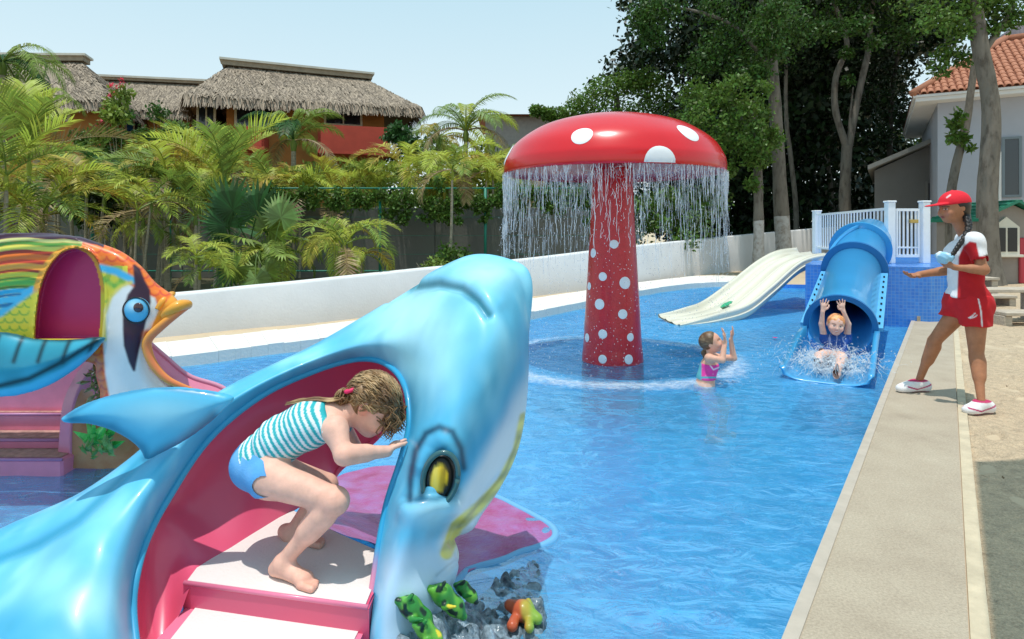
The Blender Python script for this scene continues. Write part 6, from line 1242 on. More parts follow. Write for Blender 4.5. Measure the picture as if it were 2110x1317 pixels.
# ---------------- white house on the right
m_house = M('white house render', (.40, .42, .48), .85, var=.06, vs=1, bump=.1); m_annex = M('annex render with painted shade', (.19, .19, .18), .85, var=.08, vs=1); m_tterra = M('terracotta tile', (.42, .17, .10), .8, isl=.3, var=.2, vs=3, hue=.03)  # annex colour darkened to stand for tree shade
def house():
    D_ = 20.; x0 = W(1932, 0, D_)[0]; t = thing('white_house', (x0, D_, 0), 'white two storey house with terracotta tile roof behind the woman in red', 'house'); TH = math.radians(30)
    x1 = x0+7; ze = W(0, 205, 19.4)[2]
    def fw(px, py):    # where a sight line meets the turned front wall, in the wall's own frame
        k = (px-1055)/F; u = (k*D_-x0)/(math.cos(TH)+k*math.sin(TH)); d = D_-math.sin(TH)*u; return np.array([x0+u, D_, H-(py-YH)/F*d])
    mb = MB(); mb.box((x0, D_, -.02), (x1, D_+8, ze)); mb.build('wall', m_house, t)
    mb = MB(); mb.box((x0-.62, D_-.62, ze+.003), (x1+.6, D_+8.6, ze+.12)); mb.build('eave_soffit', m_white, t)
    mb = MB(); mb.box((x0-.68, D_-.68, ze+.125), (x1+.66, D_+8.66, ze+.20)); mb.build('gutter_board', m_white, t)
    eL = np.array([x0-.70, D_-.70, ze+.21]); eR = np.array([x1+.7, D_-.70, ze+.21]); rL = np.array([x0+2.2, D_+3.4, ze+2.55]); rR = np.array([x1+.7, D_+3.4, ze+2.55]); bL = np.array([x0-.7, D_+8.7, ze+.21]); bR = np.array([x1+.7, D_+8.7, ze+.21])
    mb = MB(); mb.put([eL, eR, rR, rL, bL, bR], [(0, 1, 2, 3), (4, 0, 3), (5, 4, 3, 2), (1, 5, 2), (0, 4, 5, 1)]); rf = mb.build('roof', M('roof underlay', (.25, .09, .05), .9), t)
    # barrel tiles on the front slope, each its own piece
    up = (rR-eR); Ls = np.linalg.norm(up); up = up/Ls; al = np.array([1., 0, 0]); nn = np.cross(al, up); nr = int(Ls/.34); a = np.linspace(0, PI, 6); w_ = .085
    V = []; 
    for (s, r) in ((0, w_), (.40, w_*.86)):
        for q in a: V.append(up*s+al*r*math.cos(q)+nn*(r*math.sin(q)*.8+(.012 if s == 0 else 0)))
    for (s, r) in ((0, w_-.014), (.40, w_*.86-.014)):
        for q in a: V.append(up*s+al*r*math.cos(q)+nn*(r*math.sin(q)*.8-.0))
    Fq = [(i, i+6, i+7, i+1) for i in range(5)]+[(12+i, 13+i, 19+i, 18+i) for i in range(5)]+[(i, i+1, 13+i, 12+i) for i in range(5)]; tm = mesh('roof_tile', V, Fq, m_tterra, False); n_ = 0; rest = MB(); 
    cand = []
    for r in range(nr):
        for c_ in range(int((eR[0]-eL[0])/.19)):
            p = eL+al*(c_*.19+.1)+up*(r*.34); lim = eL[0]+(rL[0]-eL[0])*(r*.34/Ls)
            if p[0] < lim+.05: continue
            u, v_ = pix(p); cand.append((0 if (u < 2125 and v_ > -20) else 1, np.linalg.norm(p), r, c_, p))
    cand.sort(key=lambda q: q[:2])
    for i, q in enumerate(cand):
        p = q[4]+nn*.01+np.array([rnd.gauss(0, .006), 0, 0])
        if i < 300: o = link(bpy.data.objects.new('roof_tile', tm)); o.parent = rf; o.location = tuple(p-ORG[rf.name]); o.rotation_euler = (0, 0, rnd.gauss(0, .02))
        else: rest.put(np.array(V)+p, Fq)
    rest.build('roof_tiles', m_tterra, rf, kind='stuff')
    V, Fq = tube([eL+[0, 0, .05], rL+[0, 0, .08]], .12, 8); obj('hip_tile', V, Fq, m_tterra, rf)
    V, Fq = tube([rL+[0, 0, .06], rR+[0, 0, .06]], .12, 8); obj('ridge_tile', V, Fq, m_tterra, rf)
    a_ = np.array([x0+1.9, 0, 8.3]); mb = MB(); mb.put([(a_[0], 25.4, a_[2]-2), (a_[0]+5, 25.4, a_[2]-2), (a_[0]+5, 25.4, a_[2]+1.6), (a_[0]+2.2, 25.4, a_[2]+1.4), (a_[0], 25.4, a_[2]+.05), (a_[0], 28, a_[2]-2), (a_[0]+5, 28, a_[2]-2), (a_[0]+5, 28, a_[2]+1.6), (a_[0]+2.2, 28, a_[2]+1.4), (a_[0], 28, a_[2]+.05)], [(0, 1, 2, 3, 4), (9, 8, 7, 6, 5), (0, 4, 9, 5), (4, 3, 8, 9), (3, 2, 7, 8), (1, 6, 7, 2), (0, 5, 6, 1)]); mb.build('upper_gable', M('mauve render', (.42, .37, .40), .85, var=.06), t)
    for (px0, px1, py0, py1) in ((2070, 2099, 286, 402), (2049, 2057, 318, 440)):
        A_ = fw(px0, py1); B_ = fw(px1, py0); mb = MB(); mb.box((A_[0], D_-.03, A_[2]), (B_[0], D_+.01, B_[2])); w0 = mb.build('window', m_glass if px0 > 2060 else m_green, t)
        for q in ((A_[0]-.07, A_[2]-.07, A_[0], B_[2]+.07), (B_[0], A_[2]-.07, B_[0]+.07, B_[2]+.07), (A_[0], B_[2], B_[0], B_[2]+.07), (A_[0], A_[2]-.07, B_[0], A_[2])): mb = MB(); mb.box((q[0], D_-.06, q[1]), (q[2], D_-.002, q[3])); mb.build('frame', M('pale teal frame', (.18, .22, .25), .6) if px0 > 2060 else m_white, w0)
    t.rotation_euler = (0, 0, -TH)
    t2 = thing('house_annex', W(1860, 500, 23)*[1, 1, 0], 'grey lean-to annex with sloping pale roof edge beside the white house', 'annex'); D2 = 23.; a_ = W(1802, 352, D2); b_ = W(1960, 280, D2); mb = MB()
    mb.put([(a_[0], D2, -.02), (b_[0], D2, -.02), (b_[0], D2, b_[2]), (a_[0], D2, a_[2]), (a_[0]+3.7, D2+6, -.02), (b_[0]+3.7, D2+6, -.02), (b_[0]+3.7, D2+6, b_[2]), (a_[0]+3.7, D2+6, a_[2])], [(0, 1, 2, 3), (7, 6, 5, 4), (0, 3, 7, 4), (1, 5, 6, 2), (3, 2, 6, 7), (0, 4, 5, 1)]); mb.build('wall', m_annex, t2)
    a2 = W(1788, 350, D2-.5); b2 = W(1962, 276, D2-.5); mb = MB(); mb.put([a2, b2, b2+[0, 0, .16], a2+[0, 0, .16], a2+[4.2, 7, 0], b2+[4.2, 7, 0], b2+[4.2, 7, .16], a2+[4.2, 7, .16]], [(0, 1, 2, 3), (7, 6, 5, 4), (0, 3, 7, 4), (1, 5, 6, 2), (3, 2, 6, 7), (0, 4, 5, 1)]); mb.build('roof', M('pale roof edge', (.26, .26, .24), .8, var=.1), t2)
    A_ = W(1911, 470, D2); B_ = W(1936, 378, D2); mb = MB(); mb.box((A_[0], D2-.04, -.02), (B_[0], D2+.01, B_[2])); dr = mb.build('door', m_dark, t2)
    mb = MB(); mb.box((A_[0]-.07, D2-.06, -.02), (A_[0]-.002, D2-.002, B_[2]+.07)); mb.build('frame', m_annex, dr)
house()
def playhouse():
    D_ = 16.; t = thing('playhouse', W(2075, 560, D_)*[1, 1, 0], "child's plastic playhouse with green roof, white window and red door", 'playhouse'); X = lambda px, py, d=0: W(px, py, D_+d)
    mw = M('taupe plastic', (.28, .24, .21), .6, var=.08, vs=3); mgr = M('green plastic roof', (.01, .17, .10), .45, var=.08); mcr = M('cream plastic', (.66, .62, .52), .5); mrd = M('red plastic door', (.45, .03, .05), .5)
    a = X(2012, 560)[0]; b = X(2150, 560)[0]; ap = X(2086, 418); el = X(2012, 452); mb = MB(); P = [(a, D_, -.02), (b, D_, -.02), (b, D_, el[2]), (ap[0], D_, ap[2]-.05), (a, D_, el[2])]; mb.put(P+[(p[0], D_+1.5, p[2]) for p in P], [(0, 1, 2, 3, 4), (9, 8, 7, 6, 5), (0, 5, 6, 1), (1, 6, 7, 2), (0, 4, 9, 5)]); mb.build('wall', mw, t)
    for sg in (-1, 1):
        e = np.array([a-.12 if sg < 0 else b+.12, D_-.22, el[2]-.06]); r = np.array([ap[0], D_-.22, ap[2]]); mb = MB(); dz = np.array([0, 0, .07]); dy = np.array([0, 1.9, 0]); mb.put([e, r, r+dz, e+dz, e+dy, r+dy, r+dz+dy, e+dz+dy], [(0, 1, 2, 3), (7, 6, 5, 4), (0, 3, 7, 4), (1, 5, 6, 2), (3, 2, 6, 7), (0, 4, 5, 1)]); o = mb.build('roof', mgr, t)
        for k in range(5): mb = MB(); q = e+(r-e)*(k+.5)/5+dz*1.02; mb.put([q, q+(r-e)*.03, q+(r-e)*.03+[0, 0, .03], q+[0, 0, .03]]+[p+dy for p in (q, q+(r-e)*.03, q+(r-e)*.03+[0, 0, .03], q+[0, 0, .03])], [(0, 1, 2, 3), (7, 6, 5, 4), (3, 2, 6, 7), (0, 3, 7, 4), (1, 5, 6, 2)]); mb.build('roof_rib', mgr, o)
    x0, x1, y0, y1 = 2046, 2092, 468, 520; A_ = X(x0, y1); B_ = X(x1, y0); tp = X(2069, 447); mb = MB(); P = [(A_[0]-.05, D_-.08, A_[2]-.05), (B_[0]+.05, D_-.08, A_[2]-.05), (B_[0]+.05, D_-.08, B_[2]), (tp[0], D_-.08, tp[2]), (A_[0]-.05, D_-.08, B_[2])]; mb.put(P+[(p[0], D_+.01, p[2]) for p in P], [(0, 1, 2, 3, 4), (9, 8, 7, 6, 5), (0, 5, 6, 1), (1, 6, 7, 2), (2, 7, 8, 3), (3, 8, 9, 4), (0, 4, 9, 5)]); w0 = mb.build('window', mcr, t); md = (A_[0]+B_[0])/2
    for (u, v_) in ((A_[0]+.02, md-.03), (md+.03, B_[0]-.02)): mb = MB(); mb.box((u, D_-.095, A_[2]+.02), (v_, D_-.082, B_[2]-.02)); mb.build('pane', m_dark, w0)
    mb = MB(); mb.box((A_[0]-.1, D_-.16, A_[2]-.12), (B_[0]+.1, D_-.002, A_[2]-.055), bev=.01); mb.build('sill', mcr, w0)
    A_ = X(2098, 560); B_ = X(2150, 490); mb = MB(); mb.box((A_[0], D_-.05, 0), (B_[0], D_+.01, B_[2]), bev=.02); mb.build('door', mrd, t)
playhouse()
# two tier timber bench
m_wood = M('weathered timber', (.50, .42, .33), .85, var=.25, vs=8, bump=.4, bs=40, vscale=(1, 6, 6))
def bench(xa, xb, y0, label):
    t = thing('tiered_bench', ((xa+xb)/2, y0, -.02), label, 'bench')
    for (z, dy) in ((.13, 0), (.42, .42)):
        for k in range(3): mb = MB(); mb.box((xa+rnd.uniform(0, .03), y0+dy+k*.135, z), (xb-rnd.uniform(0, .03), y0+dy+k*.135+.125, z+.05), bev=.008); mb.build('plank', m_wood, t)
    n = max(2, int((xb-xa)/.8)+1)
    for i in range(n):
        x = xa+.08+(xb-xa-.16)*i/(n-1)
        for (z, dy) in ((.127, 0), (.417, .42)): mb = MB(); mb.box((x-.06, y0+dy+.03, -.03), (x+.06, y0+dy+.37, z), bev=.01); mb.build('support', m_wood, t)
bench(6.95, 9.6, 8.9, 'long weathered two tier timber bench on the sand behind the woman in red')
bench(7.1, 9.0, 11.2, 'shorter timber bench standing farther back towards the house')
# tall shade canopy outside the picture whose shadow falls on the sand
t = thing('shade_canopy', (4.6, 1.6, 0), 'tall square shade canopy over the sand beside the pool', 'canopy')
cn = [(2.46, 3.28), (6.5, 3.28), (6.5, -1.5), (-.35, -1.5)]
mb = MB(); mb.prism([cn[0], cn[1], (6.5, .8), (1.30, 1.62)][::-1], 3.45, 3.5); net = M('shade net', (.5, .45, .38), .9); nt_, N, L_k = nodes(net); tb = N.new('ShaderNodeBsdfTransparent'); mxn = N.new('ShaderNodeMixShader'); mxn.inputs[0].default_value = .30
L_k.new(N['Principled BSDF'].outputs[0], mxn.inputs[1]); L_k.new(tb.outputs[0], mxn.inputs[2]); L_k.new(mxn.outputs[0], N['Material Output'].inputs[0]); mb.build('canopy_cloth', net, t)
for (x, y) in ((6.3, 3.1), (6.3, 1.0), (3.6, .95)): V, Fq = tube([(x, y, -.05), (x, y, 3.44)], .05, 8); obj('pole', V, Fq, m_wpaint, t)
# ================================================================= VEGETATION
def leafmat(name, c, c2, isl=.35, hue=.03, tr=.35, rough=.5): return M(name, c, rough, isl=isl, hue=hue, trans=tr, col2=c2, vs=1.1, spec=.35)
m_lg = leafmat('palm green', (.17, .25, .045), (.26, .33, .06)); m_ly = leafmat('palm yellow green', (.52, .52, .08), (.36, .44, .06), tr=.45); m_lo = leafmat('palm ochre', (.46, .30, .05), (.36, .36, .05)); m_ld = leafmat('palm dark green', (.035, .10, .025), (.05, .13, .03)); m_lp = leafmat('palm pale', (.26, .36, .12), (.20, .30, .08))
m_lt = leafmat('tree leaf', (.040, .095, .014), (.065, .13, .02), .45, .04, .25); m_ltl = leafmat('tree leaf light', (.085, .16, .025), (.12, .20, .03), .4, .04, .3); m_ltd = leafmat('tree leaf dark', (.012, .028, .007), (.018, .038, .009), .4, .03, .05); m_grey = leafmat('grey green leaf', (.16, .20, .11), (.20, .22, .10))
m_bark = M('palm bark', (.34, .29, .21), .9, var=.25, vs=6, bump=.6, bs=20, vscale=(1, 1, 5)); m_trk = M('pale mottled bark', (.27, .235, .19), .9, var=.5, vs=6, bump=1.0, bs=16, col2=(.07, .058, .045), vscale=(1, 1, .35)); m_trkd = M('dark bark', (.055, .045, .035), .9, var=.3, vs=4, bump=.6, bs=12); m_trw = M('whitewashed bark', (.60, .58, .55), .85, var=.3, vs=7, bump=.8, bs=14, col2=(.24, .21, .18))
def frond_mesh(kind, seed, m):
    r = random.Random(seed); V = []; Fs = []
    if kind == 'fan':
        n = 26; st = 1.0
        pts = [np.array([0, 0, 0]), np.array([.25, 0, .12]), np.array([.5, 0, .18])]; tv, tf = tube(pts, [.010, .008, .007], 4, False); V += list(tv); Fs += [tuple(f) for f in tf]; hub = pts[-1]
        for i in range(n):
            a = (i/(n-1)-.5)*2*PI*.80; L_ = .48*(1-.12*abs(a)/2)*r.uniform(.9, 1.05); d = np.array([math.cos(a), math.sin(a), .22*math.cos(a)+.05]); s = np.array([-math.sin(a), math.cos(a), 0])*.030; k = len(V); dr = r.uniform(.04, .14)
            V += [hub-s*.2, hub+s*.2, hub+d*L_*.55+s, hub+d*L_*.55-s+[0, 0, -.02], hub+d*L_+s*.1+[0, 0, -dr], hub+d*L_-s*.1+[0, 0, -dr]]; Fs += [(k, k+1, k+2, k+3), (k+3, k+2, k+4, k+5)]
    else:
        a0, a1, nl, ll, wd, drp, vee = {'areca': (1.25, -.55, 30, .34, .014, .25, .45), 'arecaup': (1.35, .25, 30, .36, .014, .15, .5), 'coco': (.95, -1.0, 40, .30, .010, .75, .15), 'droop': (.9, -1.25, 30, .30, .014, .6, .25)}[kind]
        a0 += r.uniform(-.15, .15); a1 += r.uniform(-.2, .2); N_ = 16; P = [np.zeros(3)]
        for i in range(N_): q = (i+.5)/N_; a = a0+(a1-a0)*q**1.15; P.append(P[-1]+np.array([math.cos(a), .06*math.sin(seed), math.sin(a)])/N_)
        P = np.array(P); tv, tf = tube(P, np.linspace(.013, .003, N_+1), 4, False); V += list(tv); Fs += [tuple(f) for f in tf]
        for i in range(nl):
            q = .16+.84*(i+.5)/nl; x = q*N_; j = min(int(x), N_-1); p = P[j]+(P[j+1]-P[j])*(x-j); T = norm(P[j+1]-P[j]); S_ = norm(np.cross(T, [0, 1, 0.0001])); S_ = S_ if S_[2] > 0 else -S_; U_ = np.array([0, 1., 0])
            L_ = ll*(math.sin(min(1, (q-.08)*1.5)*PI*.5)**.7)*(1-.55*max(0, q-.6)/.4)
            for sg in (-1, 1):
                if r.random() < .05: continue
                fw = .45+.8*q+r.uniform(-.12, .12); d = norm(U_*sg+T*fw+S_*vee*r.uniform(.6, 1.3)); d2 = norm(d+np.array([0, 0, -drp*1.6*r.uniform(.7, 1.4)])); w_ = norm(np.cross(d, S_))*wd*(1-.3*q); b = p; mid = b+d*L_*.5; tip = mid+d2*L_*.5; k = len(V)
                V += [b-w_*.4, b+w_*.4, mid+w_, mid-w_, tip]; Fs += [(k, k+1, k+2, k+3), (k+3, k+2, k+4)]
    return mesh('frond', V, Fs, m, False)
FM = {}
def fronds(kind, mname, m):
    if (kind, mname) not in FM: FM[(kind, mname)] = [frond_mesh(kind, s*7+3, m) for s in range(5)]
    return FM[(kind, mname)]
m_lb = leafmat('dead palm leaf', (.28, .18, .09), (.36, .27, .13), tr=.15)
MATS = {'b': m_lb, 'g': m_lg, 'y': m_ly, 'o': m_lo, 'd': m_ld, 'p': m_lp}
def palm(px, py, D, L_, n, mats, kind, label, cat='palm', name='areca_palm', base=None, group=None, stems=1, el=(0, 1), az=None, z0=-.02, trunk=.04, lean=0., face=()):
    c = W(px, py, D); bx = c[0] if base is None else W(base, 500, D)[0]; t = thing(name, (bx, D, z0), label, cat, group); r = random.Random(int(px*7+py*3+D))
    crowns = []
    for s in range(stems):
        o_ = np.array([r.gauss(0, .16), r.gauss(0, .16), r.gauss(0, .15)])*(stems > 1); top = c+o_; b = np.array([bx+o_[0]*.5, D+o_[1]*.5, z0]); crowns.append(top)
        pts = catmull(np.array([b, b*.6+top*.4+[lean*.3, 0, 0], top+[0, 0, -.02]]), 10); rr = np.linspace(trunk*1.2, trunk*.75, 10); rr[0] *= 1.35; V, Fq = tube(pts, rr*(1+.06*np.sin(np.arange(10)*2.1)), 8, False); obj('trunk', V, Fq, m_bark if kind != 'green' else m_lg, t)
        V, Fq = tube([top+[0, 0, -.35*L_*.5], top+[0, 0, -.12], top+[0, 0, .05]], [trunk*.8, trunk*1.15, trunk*.5], 8, False); obj('crownshaft', V, Fq, MATS[mats[0]], t)
    for i in range(n):
        top = crowns[i % stems]; mk = mats[i % len(mats)]; dead = i >= n-2 and kind != 'fan' and n > 8 and r.random() < .6; mk = 'b' if dead else mk; me = fronds(kind, mk, MATS[mk])[r.randrange(5)]; o = link(bpy.data.objects.new('frond', me)); o.parent = t
        a = (i*2.399+r.uniform(-.3, .3)) if az is None else r.uniform(*az); q = (i+.5)/n; tl = -(q*1.15+r.uniform(-.1, .15))*(.75 if kind != 'fan' else 1.3); tl = el[0]+tl*el[1]-(.45 if dead else 0)
        o.location = tuple(top-np.array([bx, D, z0])); o.rotation_euler = Euler((r.uniform(-.25, .25), -tl-(0.0), a), 'XYZ'); sc = L_*r.uniform(.8, 1.1); o.scale = (sc, sc*r.uniform(.85, 1.15), sc)
    for (ang, sc, mk, tw) in face:
        o = link(bpy.data.objects.new('frond', fronds(kind, mk, MATS[mk])[r.randrange(5)])); o.parent = t; o.location = tuple(crowns[0]+[0, -.12, 0]-np.array([bx, D, z0])); o.rotation_euler = Euler((PI/2+tw, -math.radians(ang), 0), 'XYZ'); o.scale = (sc, sc, sc)
    return t
G1 = 'yellow green areca palms crowding behind the white wall'
A = palm
# (crown pixel x, y, distance, frond length, count, colours, kind)
A(60, 330, 12.0, 1.75, 9, 'yyg', 'arecaup', 'tall yellow areca palm rearing up at the left edge in front of the thatch', el=(.25, .5))
A(5, 128, 19., 2.3, 16, 'gdg', 'coco', 'dark coconut palm rising above the roof at the top left corner', name='coconut_palm', trunk=.11)
A(75, 205, 18., 1.5, 9, 'gdy', 'coco', 'coconut palm with drooping fronds before the blue windows of the left house', name='coconut_palm', trunk=.09)
A(70, 420, 11.2, 1.5, 14, 'ygyo', 'areca', 'leafy areca palm standing directly behind the rainbow fish', stems=3)
A(-60, 400, 11.0, 1.6, 12, 'ygg', 'areca', 'areca palm cut by the left edge of the photo above the fish', stems=3)
A(15, 380, 10.4, 1.5, 11, 'yyg', 'arecaup', 'upright yellow areca palm low at the left edge behind the fish mane', stems=2)
A(170, 395, 13.5, 1.7, 13, 'goy', 'areca', 'areca palm with ochre tips left of the pink oleander', stems=3)
A(255, 395, 14.5, 1.8, 12, 'yog', 'areca', 'areca palm growing just under the pink oleander flowers', stems=3)
A(265, 420, 11.6, 1.3, 9, 'gyy', 'areca', 'slender areca palm on two thin stems right of the fish doorway', stems=2, trunk=.025)
A(350, 360, 14.0, 1.7, 12, 'ogy', 'areca', 'ochre tinted areca palm under the middle thatched roof', stems=2)
A(330, 375, 15.6, 1.7, 12, 'ogy', 'areca', 'taller ochre areca palm farther back under the middle thatched roof', stems=3)
A(395, 345, 15.0, 1.6, 9, 'ooy', 'areca', 'orange leaved areca palm left of the tall green frond', stems=2)
A(462, 385, 12.2, 1.75, 8, 'yyg', 'arecaup', 'tall green areca palm on a thin pale trunk before the right house', base=440, trunk=.030, el=(.2, .55))
A(405, 440, 12.6, 1.4, 9, 'gyg', 'arecaup', 'areca palm with upright green fronds beside the thin pale trunk', stems=2)
A(405, 530, 9.9, .72, 14, 'yygy', 'areca', 'small bright yellow green palm just above the wall beside the fish lips', stems=2, trunk=.022)
A(520, 505, 11.2, 1.0, 8, 'gdg', 'fan', 'dark green fan palm standing in the middle of the planting', name='fan_palm', el=(.35, 1.0), trunk=.05, face=((70, 1.25, 'd', .1), (105, 1.3, 'd', -.1), (140, 1.0, 'd', .2), (35, 1.0, 'g', .2), (-20, .9, 'g', .3), (200, .9, 'g', .2)))
A(572, 500, 10.8, .7, 3, 'gg', 'fan', 'pale silvery fan leaf spreading out beside the dark fan palm', name='fan_palm', el=(.1, .8), trunk=.02, face=((68, .92, 'p', -.05),))
A(535, 522, 10.2, .7, 4, 'gpg', 'fan', 'low pale fan palm hanging over the wall at the shark nose side', name='fan_palm', el=(-.1, 1.2), trunk=.03, face=((-82, .80, 'p', .1), (-50, .7, 'g', .2), (220, .7, 'g', .1)))
A(590, 512, 10.8, .9, 12, 'yyg', 'droop', 'drooping yellow palm clump low between the fan palms', stems=2, trunk=.025)
A(700, 490, 10.8, 1.15, 11, 'yyg', 'areca', 'wide arching areca palm beside the green fence post', stems=2)
A(690, 525, 11.0, .95, 14, 'ygyo', 'droop', 'bushy drooping areca palm low in front of the green fence post', stems=3, trunk=.022)
A(745, 525, 11.0, .8, 9, 'yo', 'droop', 'small ochre palm touching the green fence post from the left', stems=1, trunk=.02)
A(620, 400, 18.2, 1.9, 12, 'yoy', 'areca', 'areca palm clump below the small red balcony', stems=3)
A(700, 420, 18.6, 1.8, 12, 'yyo', 'arecaup', 'upright yellow areca palm below the large red balcony', stems=3)
A(540, 385, 18.4, 1.9, 12, 'oyg', 'areca', 'ochre areca palm left of the small red balcony', stems=3)
A(780, 405, 18.8, 1.5, 11, 'yyg', 'arecaup', 'bright areca palm at the right corner of the large red balcony', stems=2)
A(840, 360, 18.5, 1.7, 12, 'yoy', 'areca', 'areca palm right of the red balcony behind the vine', stems=3)
A(605, 290, 21.5, 2.1, 15, 'gdg', 'coco', 'grey green coconut palm in front of the right house windows', el=(.5, .9), name='coconut_palm', trunk=.11)
A(960, 270, 23., 2.3, 14, 'gpy', 'coco', 'coconut palm behind the wall at the right end of the thatched roof', el=(.45, .8), name='coconut_palm', trunk=.10)
A(905, 285, 25., 2.1, 12, 'ygo', 'coco', 'yellowing coconut palm touching the tip of the thatched roof', name='coconut_palm', trunk=.10)
A(932, 350, 14.5, 1.35, 13, 'yygy', 'areca', 'young palm on a long bent white trunk left of the toadstool', base=918, trunk=.035, lean=.2, name='coconut_palm')
A(1010, 360, 18.7, 1.8, 14, 'yoy', 'areca', 'areca palm just left of the red toadstool cap', stems=3)
A(925, 375, 18.6, 1.6, 12, 'oyy', 'areca', 'ochre areca palm behind the long white trunk', stems=3)
A(1080, 340, 21., 2.0, 12, 'yyg', 'coco', 'coconut palm partly hidden by the left rim of the toadstool', name='coconut_palm', trunk=.09)
A(440, 350, 19.0, 1.7, 10, 'oyo', 'areca', 'orange tipped areca palm at the left corner of the right house', stems=2)
A(220, 375, 17.6, 1.7, 12, 'gyd', 'areca', 'green areca palm behind the oleander stems', stems=3)
A(120, 360, 16., 1.8, 12, 'yog', 'areca', 'ochre and yellow palm under the blue windows', stems=3)
A(480, 430, 14.5, 1.3, 10, 'gdy', 'areca', 'shaded areca palm between the thin trunk and the fan palm', stems=2)
A(310, 470, 13., 1.0, 8, 'gyg', 'droop', 'low areca palm in the shade right of the fish', stems=2)
A(960, 560, 15.0, .7, 10, 'gyg', 'droop', 'tiny palm above the wall at the foot of the white trunk', stems=1, trunk=.02)

# leaf clouds
def leaves(clumps, size, m, name, parent=None, seed=1, kind=None, label=None, dens=1., droop=.2, hollow=.35):
    r = np.random.RandomState(seed); Ps = []
    for (x, y, z, rad, n) in clumps:
        n = int(n*dens); d = r.normal(0, 1, (n, 3)); d /= np.linalg.norm(d, axis=1)[:, None]; q = (hollow+(1-hollow)*r.rand(n))**.6; bump = 1+.35*vnoise(d*2.2+np.array([x, y, z]), 1.3, seed); Ps.append(np.array([x, y, z])+d*(q*bump)[:, None]*np.array([rad, rad, rad*.8]))
    P = np.concatenate(Ps); n = len(P); a = r.normal(0, 1, (n, 3)); a[:, 2] -= droop; a /= np.linalg.norm(a, axis=1)[:, None]; b = np.cross(a, r.normal(0, 1, (n, 3))); b /= np.linalg.norm(b, axis=1)[:, None]; s = size*(.6+.8*r.rand(n))[:, None]
    V = np.stack([P, P+a*s*.5+b*s*.28, P+a*s, P+a*s*.5-b*s*.28], 1).reshape(-1, 3); Fq = np.arange(n)[:, None]*4+np.arange(4); o = obj(name, V, Fq, m, parent, smooth=False, kind=kind)
    if label: o['label'] = label
    return o
def cl(px, py, D, rpx, n=420): p = W(px, py, D); return (p[0], p[1], p[2], rpx*D/F, n)
def shrub(px, py, D, rpx, m, label, n=900, size=.07, name='shrub', flowers=None, stems=5, cat='shrub', tall=1.4):
    c = W(px, py, D); t = thing(name, (c[0], D, -.02), label, cat); r_ = rpx*D/F; rnd = random.Random(int(px*3+py))
    for k in range(stems): e = c+np.array([rnd.gauss(0, .4), rnd.gauss(0, .3), rnd.uniform(-.2, .5)])*r_; V, Fq = tube(catmull(np.array([[c[0]+rnd.gauss(0, .05), D, -.02], (c+[c[0], D, 0])/2, e]), 6), np.linspace(.022, .006, 6), 5, False); obj('stem', V, Fq, m_bark, t)
    C_ = [(c[0]+rnd.gauss(0, .5)*r_, D+rnd.gauss(0, .4)*r_, c[2]+rnd.uniform(-.8, .5)*r_*tall, r_*.55, n//6) for _ in range(6)]; leaves(C_, size, m, 'foliage', t, seed=int(px+py), hollow=0)
    for (a, b) in (flowers or []):
        p = W(a, b, D-.3)
        mb = MB()
        for k in range(16):
            d = norm([rnd.gauss(0, 1), rnd.gauss(0, 1), rnd.gauss(0, 1)]); s = norm(np.cross(d, [0.3, .2, 1])); q = p+d*rnd.uniform(0, .09); mb.put([q, q+d*.05+s*.035, q+d*.09, q+d*.05-s*.035], [(0, 1, 2, 3)])
        mb.build('flower', m_flower, t)
m_flower = M('pink oleander flower', (.80, .09, .16), .6, trans=.25, isl=.2)
shrub(245, 230, 19, 46, m_lg, 'tall pink flowering oleander in front of the left thatched roof', n=1100, size=.16, name='oleander', cat='oleander', tall=2.0, flowers=[(252, 166), (231, 193), (227, 180), (222, 222), (205, 252), (246, 176)])
shrub(185, 300, 20, 40, m_ltl, 'bushy green shrub left of the oleander stems', n=1500, size=.14)
shrub(335, 260, 22, 46, m_lt, 'dark green bush in front of the middle thatched house', n=1500, size=.14)
shrub(370, 250, 19, 34, m_ltl, 'pale green bush below the left corner of the right thatched roof', n=900, size=.14)
shrub(825, 285, 24, 30, m_ld, 'dark bush beside the right end of the large red balcony', n=1600, size=.16)
shrub(200, 425, 14.5, 50, m_ltd, 'dark shrub in front of the grey wall behind the fish', n=1800, size=.11)
shrub(180, 415, 15.5, 40, m_lt, 'mid green shrub beside the dark shrub behind the fish', n=1400, size=.11)
shrub(940, 530, 13.8, 45, m_ltl, 'low leafy shrub above the wall left of the toadstool', n=900, size=.10, tall=.6)
shrub(880, 545, 13.2, 30, m_lg, 'small low shrub touching the wall behind the shark nose', n=600, size=.09, tall=.5)
# ground hugging plants behind the wall
C_ = []
for i in range(240):
    k = rnd.randint(12, 44); p = WALLP[k]+Nn[k]*rnd.uniform(.4, 2.2); C_.append((p[0], p[1], .12+rnd.random()*.16, .22, 34))
leaves(C_, .09, m_lg, 'ground_cover', seed=77, kind='stuff', label='low green ground cover behind the white wall', hollow=0)
# vines on the fence
C_ = []
for i in range(150): px_ = rnd.uniform(520, 1240); C_.append(cl(px_, rnd.gauss(408, 13), 16.95, rnd.uniform(8, 17), 75))
for i in range(46): px_ = rnd.uniform(780, 1010); C_.append(cl(px_, rnd.uniform(410, 458), 16.95, rnd.uniform(8, 15), 60))
for i in range(50): px_ = rnd.uniform(100, 520); C_.append(cl(px_, rnd.gauss(412, 14), 16.95, rnd.uniform(8, 18), 55))
leaves(C_, .10, m_ltl, 'vines', seed=5, kind='stuff', label='green creeper trailing along the top rail of the green fence', hollow=0)
